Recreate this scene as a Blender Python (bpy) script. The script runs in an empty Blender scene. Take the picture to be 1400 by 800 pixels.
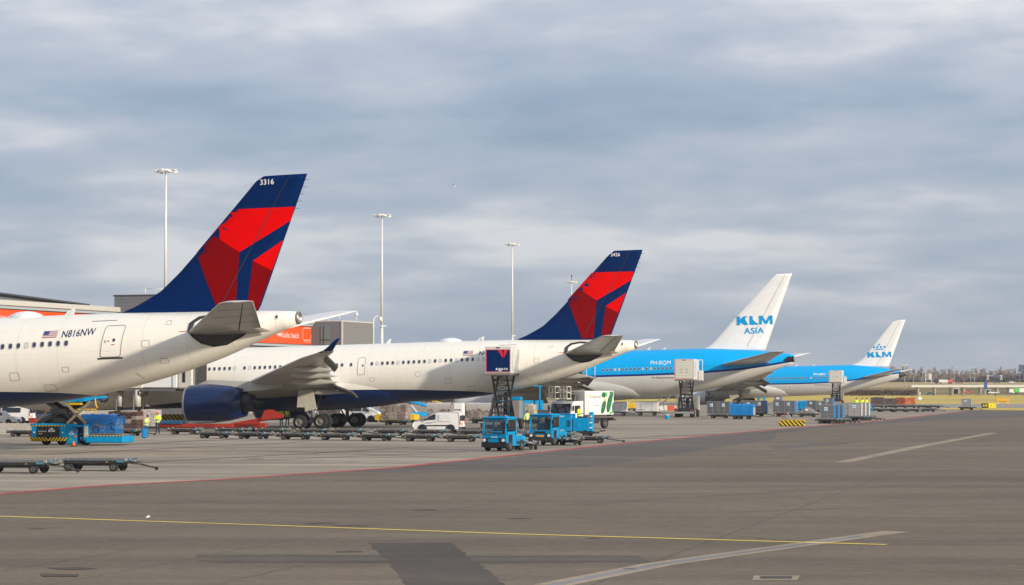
import bpy, bmesh, math, random
import numpy as np
from mathutils import Vector, Matrix, Euler
random.seed(7); R = math.radians
SC = bpy.context.scene; COL = SC.collection

# ---------------------------------------------------------------- camera
F, CAMH, PITCH = 3300.0, 4.2, math.atan(125 / 3300.0)       # focal length in pixels of a 1400 px wide picture
cam = bpy.data.cameras.new('camera'); cam.sensor_width = 36; cam.lens = F / 1400 * 36
cam.clip_start = 0.5; cam.clip_end = 40000
co = bpy.data.objects.new('camera', cam); COL.objects.link(co)
co.location = (0, 0, CAMH); co.rotation_euler = (R(90) + PITCH, 0, 0); SC.camera = co
cam.dof.use_dof = False

def ray(px, py):
    u, v = (px - 700) / F, (400 - py) / F
    c, s = math.cos(PITCH), math.sin(PITCH)
    return Vector((u, c - v * s, s + v * c))
def G(px, py, z=0.0):                      # a picture point on the ground (or on height z)
    r = ray(px, py); t = (z - CAMH) / r.z
    return Vector((r.x * t, r.y * t, z))
def A(px, py, Y):                          # a picture point at distance Y
    r = ray(px, py); t = Y / r.y
    return Vector((r.x * t, Y, CAMH + r.z * t))

# ---------------------------------------------------------------- light, sky, exposure
SUN_EL = R(17.5); SUN_DIR = Vector((1.72, -1.45, 0)).normalized()
SUN_DIR = Vector((SUN_DIR.x * math.cos(SUN_EL), SUN_DIR.y * math.cos(SUN_EL), math.sin(SUN_EL)))
sl = bpy.data.lights.new('sun', 'SUN'); sl.energy = 4.3; sl.angle = R(3.0); sl.color = (1.0, 0.89, 0.73)
so = bpy.data.objects.new('sun', sl); COL.objects.link(so)
so.rotation_euler = (-SUN_DIR).to_track_quat('-Z', 'Y').to_euler()
SC.view_settings.view_transform = 'Standard'; SC.view_settings.look = 'None'
SC.view_settings.exposure = 0.08; SC.view_settings.gamma = 1.0; SC.view_settings.use_curve_mapping = False
SC.cycles.max_bounces = 5; SC.cycles.diffuse_bounces = 3; SC.cycles.glossy_bounces = 3
SC.cycles.transmission_bounces = 4; SC.cycles.volume_bounces = 0; SC.cycles.caustics_reflective = False; SC.cycles.caustics_refractive = False

W = bpy.data.worlds.new('World'); SC.world = W; W.use_nodes = True
def world():
    nt = W.node_tree; N = nt.nodes; L = nt.links; N.clear()
    out = N.new('ShaderNodeOutputWorld'); bg = N.new('ShaderNodeBackground'); bg.inputs[1].default_value = 0.1
    L.new(bg.outputs[0], out.inputs[0])
    sky = N.new('ShaderNodeTexSky'); sky.sky_type = 'NISHITA'; sky.sun_disc = False
    sky.sun_elevation = SUN_EL; sky.sun_rotation = math.atan2(SUN_DIR.x, SUN_DIR.y)
    sky.air_density = 1.0; sky.dust_density = 0.6
    tc = N.new('ShaderNodeTexCoord'); sx = N.new('ShaderNodeSeparateXYZ'); L.new(tc.outputs['Generated'], sx.inputs[0])
    def m(op, a, b=None, clamp=False):
        n = N.new('ShaderNodeMath'); n.operation = op; n.use_clamp = clamp
        for i, v in enumerate((a, b)):
            if v is None: continue
            if isinstance(v, (int, float)): n.inputs[i].default_value = v
            else: L.new(v, n.inputs[i])
        return n.outputs[0]
    zc = m('MAXIMUM', sx.outputs[2], 0.0)
    d = m('ADD', zc, 0.15)
    cb = N.new('ShaderNodeCombineXYZ'); L.new(m('DIVIDE', sx.outputs[0], d), cb.inputs[0]); L.new(m('DIVIDE', sx.outputs[1], d), cb.inputs[1])
    def noise(scale, det, rough, off, dist=0.0):
        mp = N.new('ShaderNodeMapping'); mp.inputs['Location'].default_value = off; mp.inputs['Scale'].default_value = (scale, scale, scale)
        mp.inputs['Rotation'].default_value = (0, 0, R(14))
        L.new(cb.outputs[0], mp.inputs[0])
        n = N.new('ShaderNodeTexNoise'); n.inputs['Scale'].default_value = 1.0; n.inputs['Detail'].default_value = det
        n.inputs['Roughness'].default_value = rough; n.inputs['Distortion'].default_value = dist
        L.new(mp.outputs[0], n.inputs['Vector']); return n.outputs['Fac']
    big = noise(1.0, 4, 0.50, (8.3, 4.9, 0), 0.15)
    small = noise(3.6, 6, 0.52, (9.4, 1.3, 2.0), 0.1)
    f = m('ADD', m('MULTIPLY', big, 0.66), m('MULTIPLY', small, 0.34))
    ramp = N.new('ShaderNodeValToRGB'); L.new(f, ramp.inputs[0]); cr = ramp.color_ramp
    cr.elements[0].position = 0.355; cr.elements[0].color = (0.26, 0.345, 0.475, 1)
    cr.elements[1].position = 0.625; cr.elements[1].color = (0.80, 0.79, 0.81, 1)
    e = cr.elements.new(0.44); e.color = (0.35, 0.43, 0.56, 1)
    e = cr.elements.new(0.53); e.color = (0.49, 0.53, 0.625, 1)
    # thinner, bluer cloud low down, greyer and lighter deck overhead
    lift = N.new('ShaderNodeMapRange'); L.new(zc, lift.inputs[0]); lift.inputs[1].default_value = 0.0; lift.inputs[2].default_value = 0.17
    low = N.new('ShaderNodeMix'); low.data_type = 'RGBA'; L.new(lift.outputs[0], low.inputs[0])
    low.inputs[6].default_value = (0.375, 0.45, 0.54, 1); L.new(ramp.outputs[0], low.inputs[7])
    amt = N.new('ShaderNodeMix'); amt.data_type = 'RGBA'; amt.inputs[0].default_value = 0.55
    L.new(low.outputs[2], amt.inputs[6]); L.new(ramp.outputs[0], amt.inputs[7])
    sc = N.new('ShaderNodeVectorMath'); sc.operation = 'SCALE'; L.new(amt.outputs[2], sc.inputs[0]); L.new(m('ADD', m('MULTIPLY', m('MINIMUM', zc, 0.45), 9.5), 9.0), sc.inputs['Scale'])
    mix = N.new('ShaderNodeMix'); mix.data_type = 'RGBA'; mix.inputs[0].default_value = 0.93
    L.new(sky.outputs[0], mix.inputs[6]); L.new(sc.outputs[0], mix.inputs[7]); L.new(mix.outputs[2], bg.inputs[0])
world()

# ---------------------------------------------------------------- materials
MATS = {}
def lin(c): return tuple(((v / 255 + 0.055) / 1.055) ** 2.4 if v > 10 else v / 255 / 12.92 for v in c)
def mat(name, col, rough=0.5, metal=0.0, var=0.10, scale=2.0, bump=0.0, coat=0.0, emit=None, spec=0.5):
    if name in MATS: return MATS[name]
    M = bpy.data.materials.new(name); M.use_nodes = True; nt = M.node_tree; N = nt.nodes; L = nt.links
    b = N['Principled BSDF']; b.inputs['Roughness'].default_value = rough; b.inputs['Metallic'].default_value = metal
    b.inputs['Coat Weight'].default_value = coat; b.inputs['Specular IOR Level'].default_value = spec
    if var > 0:
        tc = N.new('ShaderNodeTexCoord'); n = N.new('ShaderNodeTexNoise'); n.inputs['Scale'].default_value = scale
        n.inputs['Detail'].default_value = 5; n.inputs['Roughness'].default_value = 0.6
        L.new(tc.outputs['Object'], n.inputs['Vector'])
        mr = N.new('ShaderNodeMapRange'); L.new(n.outputs['Fac'], mr.inputs[0])
        mr.inputs[1].default_value = 0.25; mr.inputs[2].default_value = 0.75
        mr.inputs[3].default_value = 1 - var; mr.inputs[4].default_value = 1 + var
        v = N.new('ShaderNodeVectorMath'); v.operation = 'SCALE'; v.inputs[0].default_value = col[:3]
        L.new(mr.outputs[0], v.inputs['Scale']); L.new(v.outputs[0], b.inputs['Base Color'])
        if bump:
            bp = N.new('ShaderNodeBump'); bp.inputs['Strength'].default_value = bump; bp.inputs['Distance'].default_value = 0.05
            L.new(n.outputs['Fac'], bp.inputs['Height']); L.new(bp.outputs[0], b.inputs['Normal'])
    else: b.inputs['Base Color'].default_value = (*col[:3], 1)
    if emit: b.inputs['Emission Color'].default_value = (*emit[:3], 1); b.inputs['Emission Strength'].default_value = emit[3]
    MATS[name] = M; return M

def stripes_mat(name, ca, cb, freq, axis=(1, 0, 1)):       # hazard tape: flat diagonal print
    if name in MATS: return MATS[name]
    M = bpy.data.materials.new(name); M.use_nodes = True; nt = M.node_tree; N = nt.nodes; L = nt.links
    b = N['Principled BSDF']; b.inputs['Roughness'].default_value = 0.5
    tc = N.new('ShaderNodeTexCoord'); d = N.new('ShaderNodeVectorMath'); d.operation = 'DOT_PRODUCT'
    L.new(tc.outputs['Object'], d.inputs[0]); d.inputs[1].default_value = tuple(a * freq for a in axis)
    fr = N.new('ShaderNodeMath'); fr.operation = 'FRACT'; L.new(d.outputs['Value'], fr.inputs[0])
    gt = N.new('ShaderNodeMath'); gt.operation = 'GREATER_THAN'; L.new(fr.outputs[0], gt.inputs[0]); gt.inputs[1].default_value = 0.5
    mx = N.new('ShaderNodeMix'); mx.data_type = 'RGBA'; L.new(gt.outputs[0], mx.inputs[0])
    mx.inputs[6].default_value = (*ca, 1); mx.inputs[7].default_value = (*cb, 1); L.new(mx.outputs[2], b.inputs['Base Color'])
    MATS[name] = M; return M

BLUE = mat('ramp_blue', (0.0, 0.26, 0.53), 0.5, coat=0.0, var=0.20, scale=2.2, spec=.15)
BLUE2 = mat('curtain_blue', (0.005, 0.19, 0.50), 0.6, var=0.2, scale=4, spec=.3)
DARK = mat('dark_steel', (0.035, 0.036, 0.038), 0.55, 0.3, var=0.3, scale=6)
BLACK = mat('black_plastic', (0.012, 0.012, 0.013), 0.5, var=0.1)
RUBBER = mat('rubber', (0.016, 0.016, 0.017), 0.8, var=0.2, scale=8)
GREYM = mat('worn_steel', (0.20, 0.20, 0.195), 0.45, 0.6, var=0.3, scale=7)
ALU = mat('aluminium', (0.33, 0.335, 0.34), 0.38, 0.55, var=0.16, scale=4)
ALUD = mat('dull_aluminium', (0.17, 0.175, 0.185), 0.45, 0.4, var=0.2, scale=4)
WHITE = mat('white_paint', (0.78, 0.775, 0.75), 0.35, coat=0.2, var=0.04)
CREAM = mat('cream_paint', (0.58, 0.55, 0.46), 0.45, var=0.06)
YELLOW = mat('yellow_paint', (0.72, 0.46, 0.015), 0.45, var=0.08)
RED = mat('red_paint', (0.30, 0.022, 0.008), 0.4, var=0.1)
ORANGE = mat('orange_plastic', (0.80, 0.16, 0.01), 0.5, var=0.05)
GLASS = mat('dark_glass', (0.015, 0.02, 0.024), 0.06, var=0.0, spec=0.8)
GLASSB = mat('cab_glass', (0.018, 0.045, 0.06), 0.06, var=0.5, scale=2.5, spec=0.6)
_g = GLASSB.node_tree.nodes['Principled BSDF']; _g.inputs['Alpha'].default_value = .62
LAMPW = mat('lamp_glass', (0.75, 0.75, 0.7), 0.12, var=0.0)
LAMPR = mat('lamp_red', (0.45, 0.01, 0.01), 0.2, var=0.0)
PLATE = mat('plate_yellow', (0.70, 0.36, 0.02), 0.5, var=0.0)
HAZ = stripes_mat('hazard_stripes', (0.70, 0.47, 0.015), (0.012, 0.012, 0.012), 2.4)
HAZN = stripes_mat('hazard_stripes_fine', (0.70, 0.50, 0.06), (0.03, 0.03, 0.03), 4.5)
LOGOB = mat('sky_blue_print', (0.0, 0.34, 0.72), 0.5, var=0, spec=.1)
PRINTW = mat('white_print', (0.82, 0.82, 0.80), 0.45, var=0)
PRINTD = mat('dark_print', (0.012, 0.02, 0.07), 0.45, var=0)

# ---------------------------------------------------------------- mesh builder
class MB:
    def __init__(s): s.v = []; s.f = []; s.m = []; s.sm = []
    def add(s, vs, fs, m=0, smooth=False):
        o = len(s.v); s.v += [tuple(map(float, p)) for p in vs]
        for f in fs: s.f.append([i + o for i in f]); s.m.append(m); s.sm.append(smooth)
        return s
    def box(s, c, d, bev=0.0, m=0, rot=None):
        hx, hy, hz = d[0] / 2, d[1] / 2, d[2] / 2
        if bev <= 0:
            vs = [(x, y, z) for x in (-hx, hx) for y in (-hy, hy) for z in (-hz, hz)]
            fs = [(0, 1, 3, 2), (4, 6, 7, 5), (0, 4, 5, 1), (2, 3, 7, 6), (0, 2, 6, 4), (1, 5, 7, 3)]
        else:
            b = min(bev, hx * .9, hy * .9, hz * .9); vs = []; idx = {}
            for sx in (-1, 1):
                for sy in (-1, 1):
                    for sz in (-1, 1):
                        for k in range(3):
                            p = [sx * hx, sy * hy, sz * hz]
                            for j in range(3):
                                if j != k: p[j] -= (sx, sy, sz)[j] * b
                            idx[(sx, sy, sz, k)] = len(vs); vs.append(tuple(p))
            fs = []
            def q(*keys): fs.append([idx[k] for k in keys])
            for sg in (-1, 1):
                q(*[(sg, a, b2, 0) for a, b2 in ((-1, -1), (1, -1), (1, 1), (-1, 1))][::sg])
                q(*[(a, sg, b2, 1) for a, b2 in ((-1, -1), (1, -1), (1, 1), (-1, 1))][::-sg])
                q(*[(a, b2, sg, 2) for a, b2 in ((-1, -1), (1, -1), (1, 1), (-1, 1))][::sg])
            for a in (-1, 1):
                for b2 in (-1, 1):
                    q((a, b2, -1, 0), (a, b2, -1, 1), (a, b2, 1, 1), (a, b2, 1, 0))
                    q((a, -1, b2, 0), (a, -1, b2, 2), (a, 1, b2, 2), (a, 1, b2, 0))
                    q((-1, a, b2, 1), (-1, a, b2, 2), (1, a, b2, 2), (1, a, b2, 1))
                    for c2 in (-1, 1): q((a, b2, c2, 0), (a, b2, c2, 1), (a, b2, c2, 2))
        M3 = Matrix.Identity(3)
        if rot is not None: M3 = Euler(rot).to_matrix() if not isinstance(rot, Matrix) else rot
        vs = [tuple(M3 @ Vector(p) + Vector(c)) for p in vs]
        return s.add(vs, fs, m)
    def bar(s, p0, p1, w, h=None, m=0):                     # square bar between two points
        h = h or w; p0 = Vector(p0); p1 = Vector(p1); d = p1 - p0
        q = d.to_track_quat('X', 'Z').to_matrix()
        return s.box((p0 + p1) / 2, (d.length, w, h), 0, m, q)
    def cyl(s, p0, p1, r0, r1=None, n=12, m=0, caps=True, smooth=True):
        r1 = r0 if r1 is None else r1; p0 = Vector(p0); p1 = Vector(p1); d = (p1 - p0)
        q = d.to_track_quat('Z', 'Y').to_matrix(); vs = []
        for p, r in ((p0, r0), (p1, r1)):
            for i in range(n):
                a = 2 * math.pi * i / n; vs.append(tuple(p + q @ Vector((r * math.cos(a), r * math.sin(a), 0))))
        s.add(vs, [(i, (i + 1) % n, n + (i + 1) % n, n + i) for i in range(n)], m, smooth)
        if caps: s.add(vs, [tuple(range(n))[::-1], tuple(range(n, 2 * n))], m)
        return s
    def tube(s, pts, r, n=8, m=0, caps=True):
        pts = [Vector(p) for p in pts]; rr = r if isinstance(r, (list, tuple)) else [r] * len(pts); vs = []; up = Vector((0, 0, 1))
        for i, p in enumerate(pts):
            d = (pts[min(i + 1, len(pts) - 1)] - pts[max(i - 1, 0)]).normalized()
            if abs(d.dot(up)) > 0.95: up = Vector((1, 0, 0))
            u = d.cross(up).normalized(); w = u.cross(d)
            for k in range(n):
                a = 2 * math.pi * k / n; vs.append(tuple(p + (u * math.cos(a) + w * math.sin(a)) * rr[i]))
        fs = [(i * n + k, i * n + (k + 1) % n, (i + 1) * n + (k + 1) % n, (i + 1) * n + k) for i in range(len(pts) - 1) for k in range(n)]
        s.add(vs, fs, m, True)
        if caps: s.add(vs, [tuple(range(n))[::-1], tuple(range(len(vs) - n, len(vs)))], m)
        return s
    def loft(s, rings, m=0, caps=(True, True), smooth=True, closed=True):
        n = len(rings[0]); vs = [p for r in rings for p in r]
        fs = [(i * n + k, i * n + (k + 1) % n, (i + 1) * n + (k + 1) % n, (i + 1) * n + k)
              for i in range(len(rings) - 1) for k in range(n if closed else n - 1)]
        s.add(vs, fs, m, smooth)
        if caps[0]: s.add(rings[0], [tuple(range(n))[::-1]], m)
        if caps[1]: s.add(rings[-1], [tuple(range(n))], m)
        return s
    def prism(s, poly, a, b, axis='y', m=0, me=None):         # polygon (2-D) swept from a to b along an axis
        def P(u, v, t): return {'y': (u, t, v), 'x': (t, u, v), 'z': (u, v, t)}[axis]
        n = len(poly); v0 = [P(u, v, a) for u, v in poly]; v1 = [P(u, v, b) for u, v in poly]
        s.add(v0 + v1, [tuple(range(n))[::-1], tuple(range(n, 2 * n))], m)
        s.add(v0 + v1, [(i, (i + 1) % n, n + (i + 1) % n, n + i) for i in range(n)], m if me is None else me)
        return s
    def lathe(s, prof, c, axis='x', n=32, m=0):               # profile of (t, r)
        rings = []
        for t, r in prof:
            ring = []
            for i in range(n):
                a = 2 * math.pi * i / n; u, v = r * math.cos(a), r * math.sin(a)
                ring.append({'x': (c[0] + t, c[1] + u, c[2] + v), 'y': (c[0] + u, c[1] + t, c[2] + v), 'z': (c[0] + u, c[1] + v, c[2] + t)}[axis])
            rings.append(ring)
        return s.loft(rings, m, (False, False))
    def quad(s, a, b, c, d, m=0): return s.add([a, b, c, d], [(0, 1, 2, 3)], m)
    def mesh(s, name, mats):
        me = bpy.data.meshes.new(name); me.from_pydata(s.v, [], s.f)
        for x in (mats if isinstance(mats, (list, tuple)) else [mats]): me.materials.append(x)
        me.polygons.foreach_set('material_index', s.m); me.polygons.foreach_set('use_smooth', s.sm)
        bm = bmesh.new(); bm.from_mesh(me); bmesh.ops.remove_doubles(bm, verts=bm.verts, dist=1e-5)
        bmesh.ops.recalc_face_normals(bm, faces=bm.faces); bm.to_mesh(me); bm.free()
        me.update(); return me
    def build(s, name, mats, parent=None, loc=(0, 0, 0), rot=(0, 0, 0)):
        return link(name, s.mesh(name, mats), parent, loc, rot)

def link(name, me, parent=None, loc=(0, 0, 0), rot=(0, 0, 0)):
    o = bpy.data.objects.new(name, me); COL.objects.link(o); o.location = loc; o.rotation_euler = rot
    if parent: o.parent = parent; CH.setdefault(parent.name, []).append(o)
    return o
def tag(o, label=None, cat=None, group=None, kind=None):
    for k, v in (('label', label), ('category', cat), ('group', group), ('kind', kind)):
        if v: o[k] = v
    return o
def thing(name, label, cat, loc=(0, 0, 0), rz=0.0, group=None):
    o = bpy.data.objects.new(name, None); o.empty_display_size = 0.3; COL.objects.link(o)
    o.location = loc; o.rotation_euler = (0, 0, rz); return tag(o, label, cat, group)
CH = {}
def kids(o): return CH.get(o.name, [])
def copy_tree(o, loc, rz, label, tree=None, group=None):
    r = o.copy(); COL.objects.link(r); r.location = loc; r.rotation_euler = (0, 0, rz)
    r['label'] = label
    if group: r['group'] = group
    for ch in kids(o):
        c = ch.copy(); COL.objects.link(c); c.parent = r; CH.setdefault(r.name, []).append(c)
        for g in kids(ch):
            d = g.copy(); COL.objects.link(d); d.parent = c; CH.setdefault(c.name, []).append(d)
    return r

# ---------------------------------------------------------------- lettering
_T = {}
def text_tris(txt, bold=0.0, shear=0.0, space=1.0):
    if txt == 'KLM':                                          # heavy wide capitals drawn as outlines
        gl = ([(0, 0), (.09, 0), (.09, .34), (.21, 0), (.32, 0), (.165, .52), (.31, 1), (.20, 1), (.09, .66), (.09, 1), (0, 1)],
              [(.36, 0), (.59, 0), (.59, .2), (.45, .2), (.45, 1), (.36, 1)],
              [(.62, 0), (.70, 0), (.70, .60), (.78, .05), (.84, .05), (.92, .60), (.92, 0), (1, 0), (1, 1), (.90, 1), (.81, .38), (.72, 1), (.62, 1)])
        vs = [q for g in gl for q in g]; fs = []; n = 0
        for g in gl: fs.append(tuple(range(n, n + len(g)))); n += len(g)
        return np.array(vs), fs
    if 'M' in txt: bold = 0.0
    k = (txt, bold, shear)
    if k not in _T:
        cu = bpy.data.curves.new('t', 'FONT'); cu.body = txt; cu.offset = bold; cu.shear = shear; cu.resolution_u = 3; cu.space_character = 1.0 + 2.2 * bold
        ob = bpy.data.objects.new('t', cu); COL.objects.link(ob)
        dg = bpy.context.evaluated_depsgraph_get(); dg.update(); me = ob.evaluated_get(dg).to_mesh()
        vs = np.array([tuple(v.co) for v in me.vertices]); fs = [tuple(p.vertices) for p in me.polygons]
        ob.evaluated_get(dg).to_mesh_clear(); bpy.data.objects.remove(ob); bpy.data.curves.remove(cu)
        mn, mx = vs.min(0), vs.max(0); vs = (vs - mn); w, h = (mx - mn)[:2]
        _T[k] = (vs[:, :2] / np.array([w, h]), fs)
    return _T[k]
def text_flat(mb, txt, x0, z0, w, h, fn, m=0, bold=0.0, shear=0.0):    # fn(u, v) -> 3-D point
    vs, fs = text_tris(txt, bold, shear)
    mb.add([fn(x0 + a * w, z0 + b * h) for a, b in vs], fs, m); return mb
def refine(vs2, fs, dx, dz):                                # cut a flat (x, z) mesh by a grid so it can follow a curved skin
    bm = bmesh.new(); bv = [bm.verts.new((x, 0, z)) for x, z in vs2]
    for f in fs:
        try: bm.faces.new([bv[i] for i in f])
        except ValueError: pass
    bmesh.ops.triangulate(bm, faces=bm.faces[:])
    xs = [v[0] for v in vs2]; zs = [v[1] for v in vs2]
    for lo, hi, st, no in ((min(xs), max(xs), dx, (1, 0, 0)), (min(zs), max(zs), dz, (0, 0, 1))):
        t = lo + st
        while t < hi - 1e-4:
            bmesh.ops.bisect_plane(bm, geom=bm.verts[:] + bm.edges[:] + bm.faces[:], dist=1e-5, plane_co=(t, 0, t), plane_no=no); t += st
    bm.verts.index_update(); v = [(q.co.x, q.co.z) for q in bm.verts]; f = [[q.index for q in p.verts] for p in bm.faces]; bm.free()
    return v, f
def decal(mb, poly, surf, off=0.012, m=0, dx=0.5, dz=0.3, fs=None):   # a sheet laid on a skin y = surf(x, z), port side
    v, f = refine(poly, fs or [tuple(range(len(poly)))], dx, dz)
    mb.add([(x - XO, surf(x, z) - off, z) for x, z in v], f, m); return mb
XO = 33.0
def text_decal(mb, txt, x0, z0, w, h, surf, off=0.014, m=0, bold=0.0, shear=0.0, slope=0.0):
    vs, fs = text_tris(txt, bold, shear)
    decal(mb, [(x0 + a * w, z0 + b * h + slope * a * w) for a, b in vs], surf, off, m, 3.0, 0.22, fs); return mb
def stroke(pts, w):                                          # a thin closed outline as quads (x, z)
    n = len(pts); quads = []; cx = sum(p[0] for p in pts) / n; cz = sum(p[1] for p in pts) / n
    inn = []
    for i, p in enumerate(pts):
        a = Vector(pts[i - 1]); b = Vector(p); c = Vector(pts[(i + 1) % n])
        t = ((b - a).normalized() + (c - b).normalized()).normalized(); nrm = Vector((-t.y, t.x))
        if nrm.dot(Vector((cx, cz)) - b) < 0: nrm = -nrm
        inn.append(tuple(b + nrm * w))
    return list(pts) + inn, [(i, (i + 1) % n, n + (i + 1) % n, n + i) for i in range(n)]
def rrect(x0, z0, x1, z1, r, k=3):
    out = []
    for cx, cz, a0 in ((x1 - r, z1 - r, 0), (x0 + r, z1 - r, 90), (x0 + r, z0 + r, 180), (x1 - r, z0 + r, 270)):
        for i in range(k + 1):
            a = R(a0 + 90 * i / k); out.append((cx + r * math.cos(a), cz + r * math.sin(a)))
    return out
# ================================================================ airliners
def pchip(tab):
    x = np.array([t[0] for t in tab], float); y = np.array([t[1] for t in tab], float)
    h = np.diff(x); d = np.diff(y) / h; m = np.zeros(len(x)); m[0], m[-1] = d[0], d[-1]
    for i in range(1, len(x) - 1):
        if d[i - 1] * d[i] > 0:
            w1, w2 = 2 * h[i] + h[i - 1], h[i] + 2 * h[i - 1]; m[i] = (w1 + w2) / (w1 / d[i - 1] + w2 / d[i])
    def f(q):
        q = min(max(q, x[0]), x[-1]); i = int(min(np.searchsorted(x, q, 'right') - 1, len(x) - 2)); t = (q - x[i]) / h[i]
        return float(y[i] * (1 + 2 * t) * (1 - t) ** 2 + h[i] * m[i] * t * (1 - t) ** 2 + y[i + 1] * t * t * (3 - 2 * t) + h[i] * m[i + 1] * t * t * (t - 1))
    return f

def livery(name, upper, lower, tab, stripe=None, sw=0.3, gloss=1.0):
    """paint that changes colour at a height z(x) along the fuselage"""
    if name in MATS: return MATS[name]
    M = bpy.data.materials.new(name); M.use_nodes = True; nt = M.node_tree; N = nt.nodes; L = nt.links
    b = N['Principled BSDF']; b.inputs['Roughness'].default_value = 0.34; b.inputs['Coat Weight'].default_value = 0.12 * gloss; b.inputs['Specular IOR Level'].default_value = .35 if gloss else .1; b.inputs['Coat Roughness'].default_value = 0.12
    tc = N.new('ShaderNodeTexCoord'); sp = N.new('ShaderNodeSeparateXYZ'); L.new(tc.outputs['Object'], sp.inputs[0])
    def m(op, a, b2=None):
        n = N.new('ShaderNodeMath'); n.operation = op
        for i, v in enumerate((a, b2)):
            if v is None: continue
            if isinstance(v, (int, float)): n.inputs[i].default_value = v
            else: L.new(v, n.inputs[i])
        return n.outputs[0]
    fx = m('DIVIDE', m('ADD', sp.outputs[0], XO), 70.0)
    fc = N.new('ShaderNodeFloatCurve'); cv = fc.mapping.curves[0]
    cv.points[0].location = (tab[0][0] / 70, tab[0][1] / 12); cv.points[1].location = (tab[-1][0] / 70, tab[-1][1] / 12)
    for x, z in tab[1:-1]: cv.points.new(x / 70, z / 12)
    fc.mapping.use_clip = False; fc.mapping.update(); L.new(fx, fc.inputs['Value'])
    thr = m('MULTIPLY', fc.outputs[0], 12.0)
    dz = m('SUBTRACT', sp.outputs[2], thr)
    n = N.new('ShaderNodeTexNoise'); n.inputs['Scale'].default_value = 0.7; n.inputs['Detail'].default_value = 6; n.inputs['Roughness'].default_value = 0.65
    mp = N.new('ShaderNodeMapping'); mp.inputs['Scale'].default_value = (3.4, 1, 0.30); L.new(tc.outputs['Object'], mp.inputs[0]); L.new(mp.outputs[0], n.inputs['Vector'])
    def mix(f, a, c):
        x = N.new('ShaderNodeMix'); x.data_type = 'RGBA'; L.new(f, x.inputs[0])
        for i, v in ((6, a), (7, c)):
            if isinstance(v, tuple): x.inputs[i].default_value = (*v, 1)
            else: L.new(v, x.inputs[i])
        return x.outputs[2]
    col = mix(m('GREATER_THAN', dz, 0.0), lower, upper)
    if stripe: col = mix(m('MULTIPLY', m('GREATER_THAN', dz, 0.0), m('LESS_THAN', dz, sw)), col, stripe)
    fr = m('FRACT', m('DIVIDE', m('ADD', sp.outputs[0], 40.3), 2.65))           # skin joints round the barrel
    seam = m('MULTIPLY', m('LESS_THAN', fr, 0.010), 0.24)
    fz = m('FRACT', m('DIVIDE', m('ADD', sp.outputs[2], 0.35), 1.45))
    seam = m('MAXIMUM', seam, m('MULTIPLY', m('LESS_THAN', fz, 0.014), 0.15))
    mr = N.new('ShaderNodeMapRange'); L.new(n.outputs['Fac'], mr.inputs[0]); mr.inputs[1].default_value = 0.3; mr.inputs[2].default_value = 0.7; mr.inputs[3].default_value = 0.965; mr.inputs[4].default_value = 1.02
    fac = m('SUBTRACT', mr.outputs[0], seam)
    v = N.new('ShaderNodeVectorMath'); v.operation = 'SCALE'; L.new(col, v.inputs[0]); L.new(fac, v.inputs['Scale']); L.new(v.outputs[0], b.inputs['Base Color'])
    bp = N.new('ShaderNodeBump'); bp.inputs['Strength'].default_value = 0.05; bp.inputs['Distance'].default_value = 0.03
    L.new(n.outputs['Fac'], bp.inputs['Height']); L.new(bp.outputs[0], b.inputs['Normal'])
    MATS[name] = M; return M

D_NAVY = (0.0, 0.017, 0.092); D_RED = (0.74, 0.0, 0.0); D_DARK = (0.205, 0.0, 0.002); D_CREAM = (0.82, 0.78, 0.69)
K_BLUE = (0.0, 0.38, 0.80); K_NAVY = (0.008, 0.03, 0.20); K_GREY = (0.66, 0.65, 0.61); K_WHITE = (0.86, 0.85, 0.82)
def paint(n, c, r=0.36, coat=0.06, spec=.22): return mat(n, c, r, coat=coat, var=0.05, scale=1.3, spec=spec)
NAVY = paint('navy_paint', D_NAVY, .5, 0, .03); REDB = paint('bright_red_paint', D_RED, .5, 0, .02); REDD = paint('dark_red_paint', D_DARK, .5, 0, .03)
NAVYG = mat('navy_nacelle_paint', (0.0, .014, .072), .16, coat=.25, var=.2, scale=.8, spec=.3)
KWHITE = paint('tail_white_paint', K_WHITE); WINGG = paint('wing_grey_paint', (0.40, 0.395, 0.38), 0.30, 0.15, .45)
LEADE = mat('leading_edge_metal', (.50, .495, .48), .3, .4, var=.08); WINGT = paint('wing_top_sunlit', (0.66, 0.655, 0.64), .4, .05); WINGD = paint('flap_well_grey', (0.13, 0.128, 0.125), 0.5, 0.0); BEIGE = paint('gear_door_beige', (0.52, 0.50, 0.42), 0.45, 0.1)
FAIRB = paint('fairing_beige', (0.43, 0.42, 0.38), 0.42, 0.05)
NACG = paint('nacelle_grey', (0.50, 0.505, 0.52), 0.35, 0.2); EXH = mat('exhaust_metal', (0.17, 0.15, 0.13), 0.32, 0.9, var=0.2); EXD = mat('exhaust_dark', (0.02, 0.022, 0.024), 0.4, 0.5)
LIP = mat('inlet_lip_metal', (0.52, 0.47, 0.46), 0.35, 0.5, var=0.08); LINE = mat('panel_gap', (0.22, 0.22, 0.24), 0.6, var=0)
GAPD = mat('dark_gap', (0.02, 0.02, 0.022), 0.7, var=0); PANE = mat('cabin_pane', (0.025, 0.035, 0.075), 0.12, var=0, spec=0.7)
SHADE = mat('window_shade', (0.62, 0.60, 0.56), 0.5, var=0); FRAMEC = mat('window_surround', (0.50, 0.48, 0.45), 0.4, var=0)
STAR = mat('stabiliser_root_seal', (0.055, 0.052, 0.050), 0.7, var=0.25, scale=5)
FLAGR = mat('flag_red', (0.40, 0.16, 0.15), 0.5, var=0); FLAGW = mat('flag_white', (0.62, 0.55, 0.52), 0.5, var=0); FLAGB = mat('flag_blue', (0.02, 0.05, 0.22), 0.5, var=0)

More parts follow.
